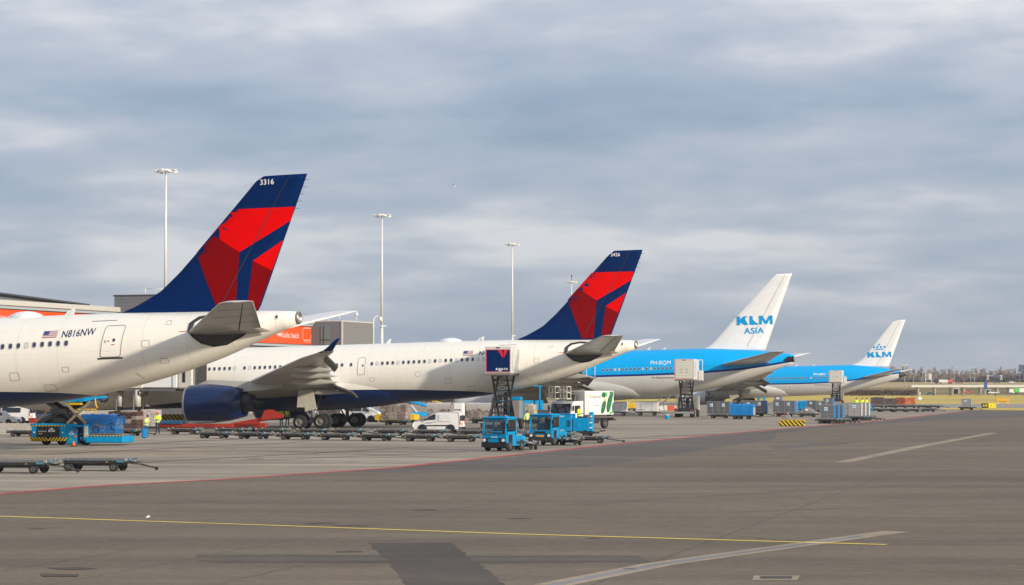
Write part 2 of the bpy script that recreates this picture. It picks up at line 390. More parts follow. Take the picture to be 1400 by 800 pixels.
def foil(u, T): return 5 * T * (0.2969 * math.sqrt(u) - 0.1260 * u - 0.3516 * u * u + 0.2843 * u ** 3 - 0.1015 * u ** 4)
US = [0, .006, .02, .05, .1, .2, .35, .5, .68, .84, 1.0]
def wing_part(secs, T, s, name, mats, root, dz=()):
    """secs: (x_le, x_te, y, z, tilt of the thickness direction); s = -1 port, +1 starboard"""
    rings = []
    for q, (xl, xt, y, z, ph) in enumerate(secs):
        c = xt - xl; ring = []; dd = dz[q] if dz else 0
        for u in US: ring.append((xl + u * c - XO, s * (y - math.sin(ph) * foil(u, T) * c), z + dd * u + math.cos(ph) * foil(u, T) * c * 1.1))
        for u in US[-2:0:-1]: ring.append((xl + u * c - XO, s * (y + math.sin(ph) * foil(u, T) * c * .8), z + dd * u - math.cos(ph) * foil(u, T) * c * .8))
        rings.append(ring)
    mb = MB().loft(rings); n = len(rings[0])                      # sunlit top and shaded underside put into the colours
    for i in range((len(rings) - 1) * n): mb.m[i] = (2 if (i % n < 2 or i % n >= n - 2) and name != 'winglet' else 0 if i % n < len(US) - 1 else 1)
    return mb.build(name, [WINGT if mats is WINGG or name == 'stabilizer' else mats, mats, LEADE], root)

def airliner(S):
    root = thing('airliner', S['label'], 'airplane', S['gear_at'], 0, S.get('group')); root.rotation_mode = 'XYZ'
    root.rotation_euler = (0, -S['pitch'], -S['az'])
    top, bot, hw = pchip(S['top']), pchip(S['bot']), pchip(S['hw'])
    skin = S['skin']; N = 56
    def zc(x): return (top(x) + bot(x)) / 2
    def side(x, z):
        h = max((top(x) - bot(x)) / 2, .02); t = max(-1, min(1, (z - zc(x)) / h)); return -hw(x) * math.sqrt(max(0, 1 - t * t))
    x0, x1 = S['top'][0][0], S['top'][-1][0]
    xs = [x0 + (x1 - x0) * t for t in (0, .002, .006, .013, .023, .037, .055, .08, .11)] + list(np.linspace(.14, .62, 12) * (x1 - x0)) + list(np.linspace(.64, 1, 30) * (x1 - x0))
    mb = MB(); rings = []
    for x in xs:
        h = (top(x) - bot(x)) / 2; rings.append([(x - XO, hw(x) * math.sin(2 * math.pi * i / N), zc(x) + h * math.cos(2 * math.pi * i / N)) for i in range(N)])
    mb.loft(rings); fus = mb.build('fuselage', skin, root)
    # belly fairing
    f0, f1, fw, fb, ft = S['fair']; rings = []
    for k in range(33):                                           # an outer skin over the lower barrel that fades into it at both ends and along its top edge
        u = .004 + .992 * k / 32; x = f0 + (f1 - f0) * u; q = 2 * u - 1
        e = max(0., 1 - abs(q) ** 2.6) ** .75; zt = bot(x) + (ft - bot(x)) * max(0., 1 - abs(q) ** 2.2) ** .5
        z0c, h0, w0 = zc(x), (top(x) - bot(x)) / 2, hw(x); tm = math.acos(max(-1, min(1, (z0c - zt) / h0))); ring = []
        for i in range(33):
            a = tm * (2 * i / 32 - 1); edge = max(0., 1 - abs(2 * i / 32 - 1) ** 6); g = e * edge
            y = w0 * math.sin(a); z = z0c - h0 * math.cos(a); c = max(0, math.cos(a))
            ring.append((x - XO, y * (1 + (fw / w0 - 1) * g + .012 * edge + .10 * g * c * (1 - c) * 2), z - (bot(x) - fb) * g * c ** .5 - .02 * edge))
        rings.append(ring)
    MB().loft(rings, caps=(False, False), closed=False).build('belly_fairing', S.get('fair_skin', skin), root)
    # fin
    le, te = S['fin_le'], S['fin_te']
    LE = lambda z: float(np.interp(z, [p[1] for p in le], [p[0] for p in le])); TE = lambda z: float(np.interp(z, [p[1] for p in te], [p[0] for p in te]))
    ztop = S['fin_top']
    def half(x, z):
        z = min(z, ztop); a, b = LE(z), TE(z); c = max(b - a, .05); u = max(0, min(1, (x - a) / c)); return min(foil(u, .085) * c, .42)
    zs = sorted(set([le[0][1]] + list(np.linspace(le[0][1], ztop, 30)))); rings = []
    for z in zs:
        a, b = LE(z), TE(z); r = [(a + u * (b - a) - XO, -half(a + u * (b - a), z), z) for u in US]
        r += [(a + u * (b - a) - XO, half(a + u * (b - a), z), z) for u in US[-2:0:-1]]; rings.append(r)
    MB().loft(rings).build('fin', S['fin_mat'], root)
    fin = lambda x, z: -half(x, z)
    finr = lambda x, z: half(x, z) + 0.03
    def both(name, m, poly, off):
        mb = MB(); decal(mb, poly, fin, off, 0, .6, .4); decal(mb, poly, finr, off, 0, .6, .4); mb.build(name, m, root)
    for nm, m, poly in S['fin_art']: both(nm, m, poly, .015)
    (ax, az_), (bx, bz) = S['rudder']
    mb = MB(); decal(mb, [(ax - .025, az_), (ax + .025, az_), (bx + .04, bz), (bx - .04, bz)], fin, .024, 0, 2, .3); mb.build('rudder_gap', S.get('gap_mat', GAPD), root)
    for nm, m, txt, x, z, w, h, bo, sh in S['fin_text']:
        mb = MB(); text_decal(mb, txt, x, z, w, h, fin, .026, 0, bo, sh); mb.build(nm, m, root)
    # horizontal stabiliser, both sides
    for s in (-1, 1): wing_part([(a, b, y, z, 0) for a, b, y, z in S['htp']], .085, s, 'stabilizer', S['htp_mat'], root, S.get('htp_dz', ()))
    for s in (-1, 1):                                             # elevator hinge line under each tailplane
        (a0, b0, y0, z0), (a1, b1, y1, z1) = S['htp'][1], S['htp'][2]; d0, d1 = (S['htp_dz'][1], S['htp_dz'][2]) if S.get('htp_dz') else (0, 0); mb = MB(); P = []
        for u in (.68, .70): P.append([(a + u * (b - a) - XO, s * y, z + d * u - foil(u, .085) * (b - a) * .8 - .012) for a, b, y, z, d in ((a0, b0, y0, z0, d0), (a1, b1, y1, z1, d1))])
        mb.quad(P[0][0], P[0][1], P[1][1], P[1][0])
        for v in (.28, .55, .8):
            q = lambda u, t: ((a0 + (a1 - a0) * t) + u * ((b0 - a0) * (1 - t) + (b1 - a1) * t) - XO, s * (y0 + (y1 - y0) * t), z0 + (z1 - z0) * t + (d0 * (1 - t) + d1 * t) * u - foil(max(u, .02), .085) * ((b0 - a0) * (1 - t) + (b1 - a1) * t) * .8 - .013)
            for k in range(6): mb.quad(q(.1 + k * .15, v), q(.1 + k * .15, v + .006), q(.25 + k * .15, v + .006), q(.25 + k * .15, v))
        mb.build('hinge_line', GAPD, root)
    if S.get('seal'):
        ring = S['seal']; mb = MB(); v, f = stroke(ring, .13); decal(mb, v, side, .06, 0, .4, .12, f); decal(mb, ring, side, .045, 1, .3, .10)
        mb.build('stabilizer_seal', [GAPD, STAR], root)
        mb = MB(); decal(mb, S['seal_hi'], side, .055, 0, .3, .10); mb.build('stabilizer_fairing', paint('fairing_cream', D_CREAM), root)
    # tail end
    xe = x1; rr = (top(xe) - bot(xe)) / 2; zz = zc(xe)
    if S['tail'] == 'pipe':
        MB().lathe([(-.02, rr * 1.0), (.0, rr * 1.01), (.16, rr * .97), (.17, rr * .80), (.02, rr * .74), (-.2, 0.001)], (xe - XO, 0, zz)).build('exhaust_pipe', mat('pipe_metal', (.34, .31, .28), .35, .7, var=.2), root)
    elif S['tail'] == 'blade':
        mb = MB(); decal(mb, [(61.3, 6.5), (62.2, 6.25), (62.66, 6.45), (62.6, 7.0), (62.0, 7.05)], side, .02, 0); mb.build('exhaust_port', EXD, root)
        mb = MB(); mb.lathe([(-.05, .02), (0, rr * .8), (.04, .02)], (xe - XO, 0, zz)); mb.build('tail_cap', EXH, root)
    else:
        mb = MB(); rings = []
        for x in np.linspace(S['tail_from'], x1 + .02, 8):
            h = (top(x) - bot(x)) / 2 + .02; rings.append([(x - XO, (hw(x) + .02) * math.sin(2 * math.pi * i / 24), zc(x) + h * math.cos(2 * math.pi * i / 24)) for i in range(24)])
        mb.loft(rings).build('tail_cone', EXH, root)
    # windows: shared panes set into the skin
    def wmesh(pm):
        mb = MB(); w, h = S['win']; o = rrect(-w / 2, -h / 2, w / 2, h / 2, w * .42, 4); i = rrect(-w / 2 + .035, -h / 2 + .04, w / 2 - .035, h / 2 - .04, w * .36, 4); n = len(o)
        vs = [(x, -.012, z) for x, z in o] + [(x, -.022, z) for x, z in i] + [(x, -.008, z) for x, z in i]
        mb.add(vs, [(k, (k + 1) % n, n + (k + 1) % n, n + k) for k in range(n)], 1)
        mb.add(vs, [(n + k, n + (k + 1) % n, 2 * n + (k + 1) % n, 2 * n + k) for k in range(n)], 1); mb.add(vs, [tuple(range(2 * n, 3 * n))], 0)
        return mb.mesh('window', [pm, S.get('frame', FRAMEC)])
    wm, ws = wmesh(PANE), wmesh(SHADE); rnd = random.Random(S['seed'])
    for x in S['windows']:
        z = S['win_z'](x); y = side(x, z); e = .05
        tx = Vector((2 * e, side(x + e, z) - side(x - e, z), 0)).normalized(); tz = Vector((0, side(x, z + e) - side(x, z - e), 2 * e)).normalized()
        ny = tz.cross(tx).normalized(); Mx = Matrix((tx, ny, tz)).transposed()
        link('window', ws if any(abs(x - q) < .26 for q in S.get('shaded', ())) or rnd.random() < .06 else wm, root, (x - XO, y, z), Mx.to_euler())
    for d in S['doors']:
        xa, xb, za, zb, out, sill, lean = d; mb = MB()
        pts = [(x + lean * (z - za) / (zb - za), z) for x, z in rrect(xa, za, xb, zb, .16)]
        v, f = stroke(pts, S.get('door_w', .045)); decal(mb, v, side, .016, 0, 1, .25, f)
        dw = rrect(xa + .62 * (xb - xa), za + .48 * (zb - za), xa + .62 * (xb - xa) + .17, za + .48 * (zb - za) + .2, .07); decal(mb, dw, side, .018, 1)
        if sill:
            mb2 = MB(); decal(mb2, [(xa - .12, za - .1), (xb + .12, za - .1), (xb + .12, za - .01), (xa - .12, za - .01)], side, .035, 0, 1, .3); sillmb = mb2
        dr = MB(); decal(dr, pts, side, .008, 0, .6, .2); do = dr.build('door', skin, root)
        mb.build('door_outline', [out, PANE], do)
        if sill: sillmb.build('door_sill', DARK, do)
    for nm, m, txt, x, z, w, h, bo, sh, slp in S['text']:
        mb = MB(); text_decal(mb, txt, x, z, w, h, side, .016, 0, bo, sh, slp); mb.build(nm, m, root)
    if S.get('flag'):
        xa, za, w, h, kind = S['flag']; mb = MB(); rows = 7 if kind == 'us' else 3
        for k in range(rows):
            z0 = za + h * k / rows; z1 = za + h * (k + 1) / rows; mm = (0 if k % 2 == 0 else 1) if kind == 'us' else (2, 1, 0)[k]
            decal(mb, [(xa + .08 * (z0 - za), z0), (xa + w + .08 * (z0 - za), z0), (xa + w + .08 * (z1 - za), z1), (xa + .08 * (z1 - za), z1)], side, .016, mm)
        if kind == 'us': decal(mb, [(xa + .04, za + h * .46), (xa + w * .42, za + h * .46), (xa + w * .42 + .04, za + h), (xa + .08, za + h)], side, .026, 2)
        mb.build('flag', [FLAGR, FLAGW, FLAGB], root)
    for nm, m, poly in S.get('marks', ()):
        mb = MB(); decal(mb, poly, side, .013, 0, .5, .2); mb.build(nm, m, root)
    for x, z, w, h in S.get('panels', ()):                        # access panels let into the skin
        v, f = stroke(rrect(x, z, x + w, z + h, min(w, h) * .2, 2), .022); mb = MB(); decal(mb, v, side, .010, 0, .5, .15, f); mb.build('access_panel', LINE, root)
    for k in range(5 if S.get('panels') else 0):                  # static wicks on the trailing edge of the fin
        z = ztop - .35 - k * .42; x = TE(z) - XO; MB().cyl((x - .05, 0, z), (x + .26, 0, z - .03), .014, n=5).build('static_wick', BLACK, root)
    for x, h in S.get('blades', ()):
        z = top(x); MB().prism([(x - XO - .25, z - .05), (x - XO + .2, z - .05), (x - XO + .32, z + h), (x - XO + .12, z + h)], -.03, .03).build('antenna', WHITE, root)
    if S.get('satcom'):
        xa, xb, h = S['satcom']; prof = []; mb = MB(); rings = []
        for k in range(15):
            u = k / 14; x = xa + (xb - xa) * u; e = math.sin(math.pi * u) ** .55 if 0 < u < 1 else .02; z = top(x) - .12
            rings.append([(x - XO, .75 * e * math.sin(2 * math.pi * i / 20), z + (h + .12) * e * max(math.cos(2 * math.pi * i / 20), -.2)) for i in range(20)])
        mb.loft(rings).build('satellite_dome', WHITE, root)
    # wings, engines, gear
    for s in (-1, 1):
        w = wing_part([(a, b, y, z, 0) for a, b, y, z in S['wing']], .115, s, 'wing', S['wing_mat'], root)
        if S.get('winglet'): wing_part(S['winglet'], .10, s, 'winglet', NAVY, root)
        wl = pchip([(q[2], q[1]) for q in S['wing']]); wz = pchip([(q[2], q[3]) for q in S['wing']]); wle = pchip([(q[2], q[0]) for q in S['wing']])
        for y, ln, r in S['fairings']:
            xb = wl(y) + 1.1; z = wz(y) - .30; mb = MB(); rings = []
            for k in range(13):
                u = k / 12; e = min(1, u * 5 + .02) ** .5 * min(1, (1 - u) * 1.9 + .015); x = xb - ln * (1 - u)
                rings.append([(x - XO, s * y + r * .62 * e * math.sin(2 * math.pi * i / 12), z - .30 * u - .1 + r * e * math.cos(2 * math.pi * i / 12)) for i in range(12)])
            mb.loft(rings).build('flap_fairing', FAIRB, root)
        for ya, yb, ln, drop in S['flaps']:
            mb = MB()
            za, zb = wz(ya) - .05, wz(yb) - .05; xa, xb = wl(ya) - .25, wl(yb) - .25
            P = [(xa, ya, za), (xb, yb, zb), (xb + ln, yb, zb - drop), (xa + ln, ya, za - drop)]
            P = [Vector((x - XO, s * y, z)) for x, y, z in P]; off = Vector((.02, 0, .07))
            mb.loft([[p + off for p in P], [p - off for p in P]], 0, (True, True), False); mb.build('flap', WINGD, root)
        # engine
        E = S['eng']; ex, ey, ez, er, L = E['x'], E['y'] * s, E['z'], E['r'], E['L']; c = (ex - XO, ey, ez)
        mb = MB().lathe([(.06, er * .90), (.35, er * .97), (.9, er), (L * .45, er * 1.0), (L * .75, er * .90), (L, er * .72), (L - .02, er * .69), (L * .7, er * .74), (L * .2, er * .78)], c, n=48)
        if E.get('chevron'):
            n = 18
            for k in range(n):
                a0, a1, am = (2 * math.pi * (k + q) / n for q in (0, 1, .5)); r = er * .72
                mb.add([(c[0] + L - .02, ey + r * math.cos(a0), ez + r * math.sin(a0)), (c[0] + L - .02, ey + r * math.cos(a1), ez + r * math.sin(a1)), (c[0] + L + .4, ey + r * .97 * math.cos(am), ez + r * .97 * math.sin(am))], [(0, 1, 2)])
        nac = mb.build('nacelle', E['mat'], root)
        MB().lathe([(.30, er * .955), (.10, er * .915), (.0, er * .865), (.03, er * .80), (.35, er * .77)], c, n=48).build('inlet_lip', E['lip'], nac)
        if E.get('text') and s == -1:
            mb = MB(); vs, fs = text_tris(E['text'], .05); tx, tz, tw, th = E['tpos']
            vv, ff = refine([(tx + a * tw, tz + b * th) for a, b in vs], fs, 3, .25)
            mb.add([(x + c[0], ey - math.sqrt(max(0, (er + .03) ** 2 - z * z)) - .01, ez + z) for x, z in vv], ff); mb.build('engine_logo', LOGOB, nac)
        fan = MB().lathe([(.75, er * .77), (.76, er * .3), (.35, .05), (.33, .001)], c, n=24)
        for k in range(20):
            a = 2 * math.pi * k / 20; u = Vector((0, math.cos(a), math.sin(a))); t = Vector((0, -math.sin(a), math.cos(a))); cc = Vector(c) + Vector((.62, 0, 0))
            fan.add([cc + u * er * .3 - t * .1, cc + u * er * .76 - t * .16 + Vector((-.12, 0, 0)), cc + u * er * .76 + t * .16 + Vector((.08, 0, 0)), cc + u * er * .3 + t * .1], [(0, 1, 2, 3)])
        fan.build('fan', EXD, nac)
        core = MB().lathe([(L * .6, er * .60), (L * .95, er * .52), (L + .55, er * .44), (L + .9, er * .36), (L + .88, er * .33), (L * .8, er * .3)], c, n=32); core.build('exhaust_nozzle', E['core'], nac)
        MB().lathe([(L * .8, er * .26), (L + .8, er * .27), (L + 1.5, er * .14), (L + 2.1, .03), (L + 2.12, .001)], c, n=24).build('exhaust_plug', E['plug'], nac)
        mb = MB(); rings = []
        for x, z0, z1, w2 in ((ex + .9, ez + er * .9, ez + er * .98, .06), (ex + 2.2, ez + er * .85, ez + er * 1.22, .24), (ex + L * .9, ez + er * .55, wz(E['y']) + .1, .27), (ex + L + 2.0, ez + er * .62, wz(E['y']), .22), (ex + L + 3.6, wz(E['y']) - .55, wz(E['y']) - .2, .06)):
            rings.append([(x - XO, ey - w2, z0), (x - XO, ey + w2, z0), (x - XO, ey + w2, z1), (x - XO, ey - w2, z1)])
        mb.loft(rings, smooth=False).build('pylon', E.get('pylon', FAIRB), root)
        # main gear
        gx, gy = S['gear'], S['gear_y'] * s
        for ix, wx in enumerate(S['axles']):
            for wy in (-.7, .7):
                wheel_part((gx + wx - XO, gy + wy, S['wheel_r']), S['wheel_r'], .42, root)
        mb = MB(); mb.tube([(gx - XO, gy, 4.2), (gx - XO, gy * 1.0, 2.2), (gx - XO, gy, S['wheel_r'])], [.22, .20, .16], 12)
        mb.bar((gx + S['axles'][0] - XO, gy, S['wheel_r']), (gx + S['axles'][-1] - XO, gy, S['wheel_r']), .26, .3)
        for wx in S['axles']: mb.cyl((gx + wx - XO, gy - .8, S['wheel_r']), (gx + wx - XO, gy + .8, S['wheel_r']), .10, n=8)
        mb.tube([(gx - XO + .1, gy, 1.2), (gx - XO + .1, gy * .55, 3.2)], .10, 8); mb.tube([(gx - XO - .2, gy, 1.0), (gx - XO - 1.6, gy, 3.3)], .08, 8)
        mb.tube([(gx - XO + .28, gy, 1.9), (gx - XO + .55, gy, 1.35), (gx - XO + .3, gy, .8)], .06, 6); mb.build('gear_leg', mat('gear_grey', (.30, .31, .32), .4, .4, var=.2), root)
        mb = MB(); mb.prism([(x - XO, z) for x, z in S['gear_door']], s * S['door_y'] - .04, s * S['door_y'] + .04); mb.build('gear_door', BEIGE, root)
    nx = S['nose_gear']
    for wy in (-.35, .35): wheel_part((nx - XO, wy, .53), .53, .3, root)
    MB().tube([(nx - XO, 0, .5), (nx - XO, 0, 2.6)], .12, 10).build('nose_gear_leg', mat('gear_grey', (.3, .31, .32), .4, .4), root)
    for pts in S['cockpit']:
        mb = MB(); decal(mb, pts, side, .02, 0, .3, .2); mb.build('cockpit_window', GLASS, root)
    return root

_WH = {}
def wheel_part(c, r, w, root, axis='y', name='wheel', rimm=None):
    k = (round(r, 3), round(w, 3), axis)
    if k not in _WH:
        p = [(-w / 2, r * .55), (-w / 2, r * .86), (-w * .36, r * .97), (0, r), (w * .36, r * .97), (w / 2, r * .86), (w / 2, r * .55)]
        t = MB().lathe(p, (0, 0, 0), axis, 20).mesh('tyre', RUBBER)
        q = MB().lathe([(-w * .47, .001), (-w * .45, r * .22), (-w * .34, r * .3), (-w * .30, r * .46), (-w * .44, r * .56), (-w * .46, r * .58)], (0, 0, 0), axis, 16)
        q.lathe([(w * .47, .001), (w * .45, r * .22), (w * .34, r * .3), (w * .30, r * .46), (w * .44, r * .56), (w * .46, r * .58)], (0, 0, 0), axis, 16)
        _WH[k] = (t, q.mesh('rim', mat('wheel_rim', (.26, .24, .20), .45, .5, var=.2) if r > .5 else mat('dusty_rim', (.085, .08, .075), .6, .2, var=.3)))
    t, q = _WH[k]; o = link(name, t, root, c); link('rim', q, o); return o

NOSE_T = [(0, 3.7), (.4, 4.5), (1.2, 5.35), (2.6, 6.5), (4.5, 7.35), (6.5, 7.75), (9, 7.9)]
NOSE_B = [(0, 3.7), (.4, 3.15), (1.2, 2.8), (2.6, 2.5), (5, 2.3), (8, 2.26)]
NOSE_W = [(0, .02), (.4, .72), (1.2, 1.32), (2.6, 1.98), (4.5, 2.45), (6.5, 2.72), (9, 2.82)]
def fin_delta(o):
    f = lambda *p: [(x + o[0], z + o[1]) for x, z in p]
    return [('tail_art', REDB, f((58.87, 13.72), (62.84, 13.67), (62.56, 12.86), (59.30, 11.12), (57.52, 12.32))),
            ('tail_art', REDD, f((57.52, 12.32), (59.30, 11.12), (58.90, 7.62), (57.85, 7.62), (56.50, 11.27))),
            ('tail_art', REDB, f((60.12, 10.55), (62.05, 11.72), (61.26, 9.92))),
            ('tail_art', REDD, f((60.12, 10.55), (61.26, 9.92), (60.30, 7.62), (59.60, 7.62)))]
W330 = [x for x in np.arange(9.6, 19.6, .51)] + [21.5 + .51 * k for k in range(7)] + [25.55 + .51 * k for k in range(20)] + [36.13] + [38.16 + .512 * k for k in range(22)]
def a330(label, at, az, pitch, dz, tip, ship, reg, seed, shaded, extra):
    S = dict(label=label, gear_at=at, az=R(az), pitch=R(pitch), seed=seed, shaded=shaded, group='airliners parked nose-in along the pier',
        top=NOSE_T + [(44, 7.88), (52, 7.80), (57, 7.66), (60.2, 7.55), (62.0, 7.46), (62.78, 7.38)],
        bot=NOSE_B + [(42, 2.30), (45, 2.40), (48.1, 2.66), (52.9, 3.46), (57.7, 4.73), (60.4, 5.75), (62.78, 6.62)],
        hw=NOSE_W + [(43.5, 2.82), (48, 2.66), (53, 2.20), (57.5, 1.55), (60.5, .95), (62.0, .56), (62.78, .36)],
        skin=livery('navy_belly_livery', D_CREAM, D_NAVY, [(0, 2.2), (7, 2.25), (12.3, 2.44), (19, 2.85), (25, 3.35), (35.2, 3.56), (44.5, 3.28), (49.5, 2.88), (51.2, 2.2), (70, 1.0)]),
        fair=(18.5, 40.4, 2.95, 1.72, 4.55),
        fin_le=[(51.0, 7.3), (51.35, 7.78), (52.50, 8.2), (54.02, 8.97), (55.3, 10.05), (56.53, 11.27), (57.52, 12.30), (58.87, 13.71), (60.45, 15.36), (60.72, 15.56), (61.05, 15.66)],
        fin_te=[(59.9, 7.2), (60.42, 7.67), (63.72, 15.66)], fin_top=tip, fin_mat=NAVY, fin_art=fin_delta((0, dz)), rudder=((62.6, tip - .05), (58.16, 8.2)),
        fin_text=[('ship_number', PRINTW, ship, 60.74, tip - .53, .88, .33, .012, 0)],
        htp=[(56.0, 61.4, .9, 6.25), (56.75, 61.25, 2.2, 6.45), (61.35, 63.45, 9.2, 7.62), (61.75, 63.55, 9.45, 7.66), (62.3, 63.5, 9.55, 7.68)], htp_mat=WINGG,
        seal=[(56.42, 6.42), (56.46, 6.95), (56.92, 7.34), (57.8, 7.46), (58.7, 7.36), (60.3, 6.62), (60.35, 6.42), (59.6, 5.98), (58.7, 5.55), (57.9, 5.46), (57.2, 5.68), (56.75, 6.05)],
        seal_hi=[(56.72, 6.62), (56.8, 6.95), (57.1, 7.16), (57.8, 7.28), (58.6, 7.2), (57.4, 6.55)], tail='pipe',
        win=(.30, .40), windows=W330, win_z=lambda x: 5.88 + (.16 if x > 30 else 0) * min(1, max(0, (x - 36) / 12)) + dz * .3,
        doors=[(4.6, 5.7, 4.3, 6.3, LINE, False, .1), (20.0, 21.1, 4.4, 6.5, LINE, False, .1), (36.72, 37.48, 4.92, 6.57, LINE, False, .06), (51.02, 52.30, 5.08, 7.02, LINE, True, .24)],
        blades=[(48.1, .38), (39.0, .4), (47.9, .3)], satcom=(43.87, 46.35, .34),
        flag=(47.30, 6.42, .92, .42, 'us'), text=[('registration', PRINTD, reg, 48.55, 6.38, 2.12 if len(reg) > 3 else .72, .44, .010, .06, .045)],
        wing=[(23.4, 35.0, 1.2, 3.3), (25.0, 35.2, 2.8, 3.55), (28.5, 36.3, 9.4, 4.52), (38.3, 40.7, 24.0, 6.22), (41.7, 43.0, 29.4, 6.55), (42.3, 43.2, 30.1, 6.62)],
        wing_mat=WINGG, winglet=[(41.75, 43.1, 29.6, 6.56, 0), (42.4, 43.25, 30.3, 6.68, .5), (43.0, 43.6, 30.75, 7.0, 1.0), (43.55, 43.95, 31.0, 7.42, 1.25), (43.85, 44.1, 31.05, 7.62, 1.3)],
        fairings=[(5.6, 4.6, .30), (12.2, 5.0, .36), (16.2, 4.6, .33), (20.0, 4.0, .28)], flaps=[(3.3, 6.6, 1.9, .75), (22.0, 26.2, .95, .95)],
        eng=dict(x=22.35, y=9.4, z=2.62, r=1.80, L=5.6, mat=NAVYG, lip=LIP, core=EXD, plug=EXD),
        gear=33.1, gear_y=5.34, axles=(-1.0, 1.0), wheel_r=.69, gear_door=[(31.98, 3.69), (31.8, 2.06), (32.59, 2.04), (32.58, 1.63), (33.72, 1.88), (33.41, 3.65)], door_y=6.0, nose_gear=6.7,
        cockpit=[[(1.5, 5.0), (2.3, 5.15), (2.5, 5.75), (2.0, 5.6)], [(2.4, 5.15), (3.2, 5.2), (3.3, 5.8), (2.6, 5.76)], [(3.3, 5.2), (3.9, 5.25), (3.8, 5.75), (3.4, 5.8)]],
        panels=[(45.2, 3.9, .62, .5), (48.6, 4.3, .42, .32), (53.6, 5.6, .5, .42), (55.0, 6.9, .32, .26), (54.6, 4.6, .5, .3), (61.55, 6.95, .20, .28), (47.2, 3.2, .7, .4), (42.4, 4.6, .5, .5), (37.9, 4.3, .5, .36), (50.2, 7.3, 1.6, .05)],
        marks=[('drain_stain', mat('drain_stain', (.50, .45, .37), .6, var=.3), [(52.9, 4.1), (53.02, 4.1), (53.3, 3.75), (53.22, 3.74)]), ('tail_port', DARK, [(61.6, 7.02), (61.72, 7.02), (61.72, 7.18), (61.6, 7.18)]), ('door_marking', mat('placard_grey', (.4, .36, .32), .5, var=0), [(51.3, 5.95), (51.42, 5.95), (51.42, 6.12), (51.3, 6.12)]), ('door_marking', mat('placard_red', (.5, .12, .08), .5, var=0), [(51.75, 5.8), (51.95, 5.8), (51.95, 5.86), (51.75, 5.86)]), ('tail_marking', mat('placard_red', (.5, .12, .08), .5, var=0), [(55.9, 6.42), (56.5, 6.44), (56.5, 6.49), (55.9, 6.47)]), ('door_marking', mat('placard_red', (.5, .12, .08), .5, var=0), [(51.5, 6.02), (51.62, 6.02), (51.62, 6.1), (51.5, 6.1)])])
    S.update(extra); return airliner(S)

a330('white and navy airliner cut off by the left edge, its red tail numbered 3316', (-41.383, 151.583, 0), 14.4, 2.2, 0.0, 15.62, '3316', 'N816NW', 3,
     (44.2, 46.5), dict())
a330('white and navy airliner with a navy engine and an upturned navy wingtip, tail numbered 3426', (-17.354, 230.085, 0), 13.6, 1.57, 0.12, 15.78, '3426', 'N4', 5,
     (26.3, 40.9), dict(text=[('registration', PRINTD, 'N4', 48.45, 6.42, .72, .42, .010, .06, .03)], flag=(46.9, 6.45, .95, .44, 'us'),
                       doors=[(4.6, 5.7, 4.3, 6.3, LINE, False, .1), (20.0, 21.1, 4.4, 6.5, LINE, False, .1), (36.72, 37.48, 4.92, 6.57, LINE, False, .06), (50.75, 51.75, 5.1, 7.0, LINE, False, .16)]))

